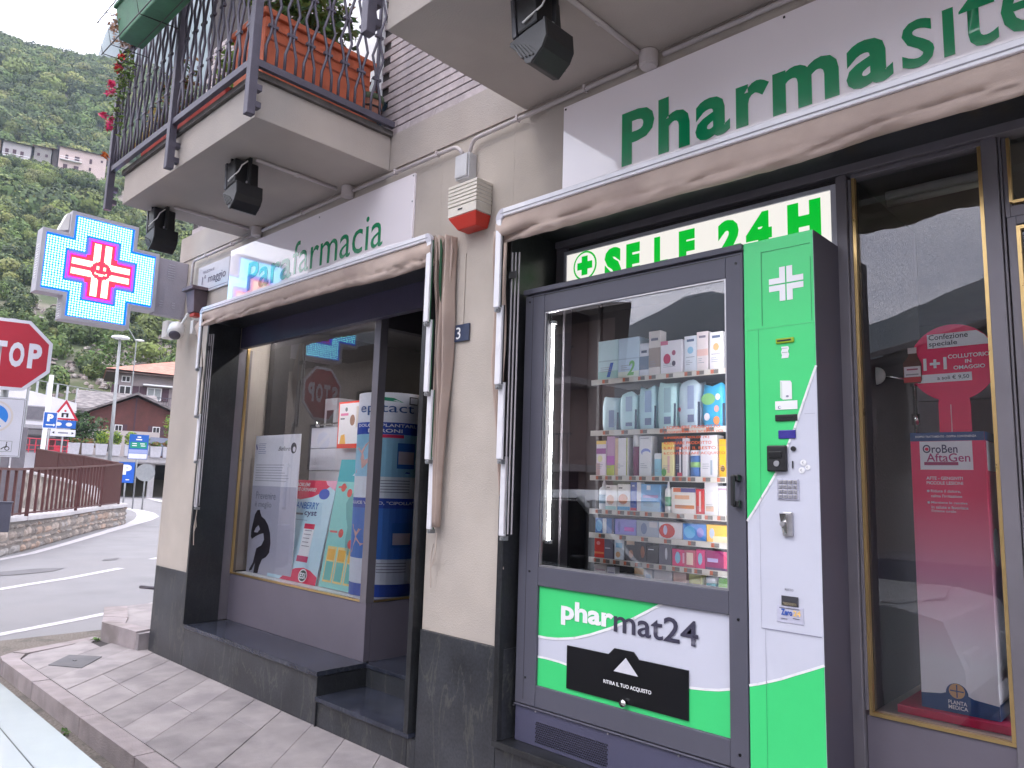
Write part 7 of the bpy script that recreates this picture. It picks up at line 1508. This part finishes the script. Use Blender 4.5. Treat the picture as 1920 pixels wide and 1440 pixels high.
sid = MB(); sid.poly([(-60,-5.6,-.10),(20,-5.6,-.10),(20,-60,-.10),(-60,-60,-.10)]); struct('facing_pavement', sid, pbr('facing_paving', (.30,.28,.28), .9, var=.15, vscale=.5))
# ================================================================ PARKED CARS
rub = pbr('tyre_rubber', (.02,.02,.02), .85); cg = pbr('car_glass', (.02,.022,.028), .05, var=0, bump=0)
def car(label, loc, rot, col, H=.80, L=4.2, Wd=1.66, group=None):
    t = thing('parked_car', label, 'car', loc, rot, group); hw_ = Wd/2
    paint = pbr('car_paint_%d' % int(col[0]*100), col, .22, .0, var=.02, bump=0, coat=.7)
    # x forward, origin on the ground at the middle
    pr_ = [(-L/2,.35),(-L/2+.05,.2),(L/2-.1,.2),(L/2,.32),(L/2-.01,.58),(L/2-.12,H-.06),(L/2-.4,H-.005),(L/2-1.95,H),(L/2-2.1,H+.06),(-L/2+.1,H+.10),(-L/2,H-.05)]
    fobj('body', MB().ext([(x,-hw_,z) for x,z in pr_], (0,Wd,0)), paint, t, bevel=.035)
    g_ = [(L/2-1.95,H+.02,hw_-.08),(L/2-2.75,H+.62,hw_-.22),(-L/2+.55,H+.60,hw_-.22),(-L/2+.1,H+.08,hw_-.08)]
    m_ = MB(); vs = [(x,-w,z) for x,z,w in g_]+[(x,w,z) for x,z,w in g_]; m_.add(vs, [(0,1,2,3),(7,6,5,4),(0,4,5,1),(2,6,7,3)]); fobj('windows', m_, cg, t)
    m_ = MB(); m_.add([(x,s*w,z) for s in (-1,1) for x,z,w in [(g_[1][0]+.05,g_[1][1]-.02,g_[1][2]+.01),(g_[2][0]-.05,g_[2][1]-.02,g_[2][2]+.01)]]+[(x,s*w,z) for s in (-1,1) for x,z,w in [(g_[1][0]-.15,g_[1][1]+.07,g_[1][2]-.10),(g_[2][0]+.2,g_[2][1]+.07,g_[2][2]-.10)]], [(0,1,5,4),(3,2,6,7),(4,5,7,6),(0,4,6,2),(1,3,7,5)]); fobj('roof', m_, paint, t, bevel=.02)
    for a_2, b_2 in ((0,1),(2,3)):
        for s in (-1,1): fobj('pillar', MB().tube([(g_[a_2][0],s*g_[a_2][2],g_[a_2][1]),(g_[b_2][0],s*g_[b_2][2],g_[b_2][1])], .035, 6), paint, t)
    for s in (-1,1): fobj('pillar', MB().tube([(-.35,s*(hw_-.07),H+.05),(-.45,s*(hw_-.21),H+.6)], .03, 6), paint, t)
    hd2 = MB(); hd2.ext([(L/2-1.88,-hw_+.10,H+.001),(L/2-.42,-hw_+.14,H-.004),(L/2-.30,0,H-.006),(L/2-.42,hw_-.14,H-.004),(L/2-1.88,hw_-.10,H+.001)], (0,0,.008)); fobj('bonnet', hd2, paint, t, bevel=.004)
    gp = MB(); gp.ext([(L/2-1.89,-hw_+.093,H-.002),(L/2-.415,-hw_+.133,H-.006),(L/2-.29,0,H-.008),(L/2-.415,hw_-.133,H-.006),(L/2-1.89,hw_-.093,H-.002)], (0,0,.0045)); fobj('bonnet_gap', gp, black, t)
    for x_ in (L/2-.78,-L/2+.75):
        for s in (-1,1):
            w_ = fobj('wheel', MB().lathe((x_,s*(hw_-.10),.30),[(.18,-.10),(.30,-.09),(.31,0),(.30,.10),(.18,.105)],22,ax=(0,s,0)), rub, t, smooth=True); fobj('rim', MB().lathe((x_,s*(hw_-.10),.30),[(.19,.104),(.16,.112),(.05,.106)],14,ax=(0,s,0)), steel, w_)
    for s in (-1,1):
        fobj('headlight', MB().obb((L/2-.06,s*(hw_-.28),.60),(.06,.17,.07),Matrix.Identity(3)), pbr('headlight_glass', (.5,.52,.55), .1), t, bevel=.02); fobj('tail_light', MB().obb((-L/2+.02,s*(hw_-.15),.72),(.04,.10,.14),Matrix.Identity(3)), red, t, bevel=.02)
        fobj('mirror', MB().obb((L/2-2.55,s*(hw_+.03),H+.12),(.05,.07,.05),Matrix.Identity(3)), black, t, bevel=.02)
    fobj('bumper', lb((L/2-.02,L/2+.04,-hw_+.06,hw_-.06,.24,.44)), black, t, bevel=.02); fobj('number_plate_holder', lb((L/2+.041,L/2+.05,-.26,.26,.30,.41)), white, t)
    return t
car('white parked car, only its bonnet edge showing at the bottom left corner', (-3.35,-.125,-.12), 0, (.50,.54,.56), H=.92, L=4.3)
car('dark blue parked car mirrored in the right window', (-1.2,-3.1,-.12), math.pi, (.07,.08,.13), H=.98)
# ================================================================ AIR
hz_ = MB().box(-2600,2600,-2600,2600,-14,1700)
hm = bpy.data.materials.new('haze'); hm.use_nodes = True; n_ = hm.node_tree.nodes; n_.clear(); o_ = n_.new('ShaderNodeOutputMaterial'); pvn = n_.new('ShaderNodeVolumePrincipled')
pvn.inputs['Color'].default_value = (.60,.74,1,1); pvn.inputs['Density'].default_value = 0.00032; hm.node_tree.links.new(pvn.outputs[0], o_.inputs['Volume'])
ho = obj('haze', hz_, hm); ho['kind'] = 'stuff'
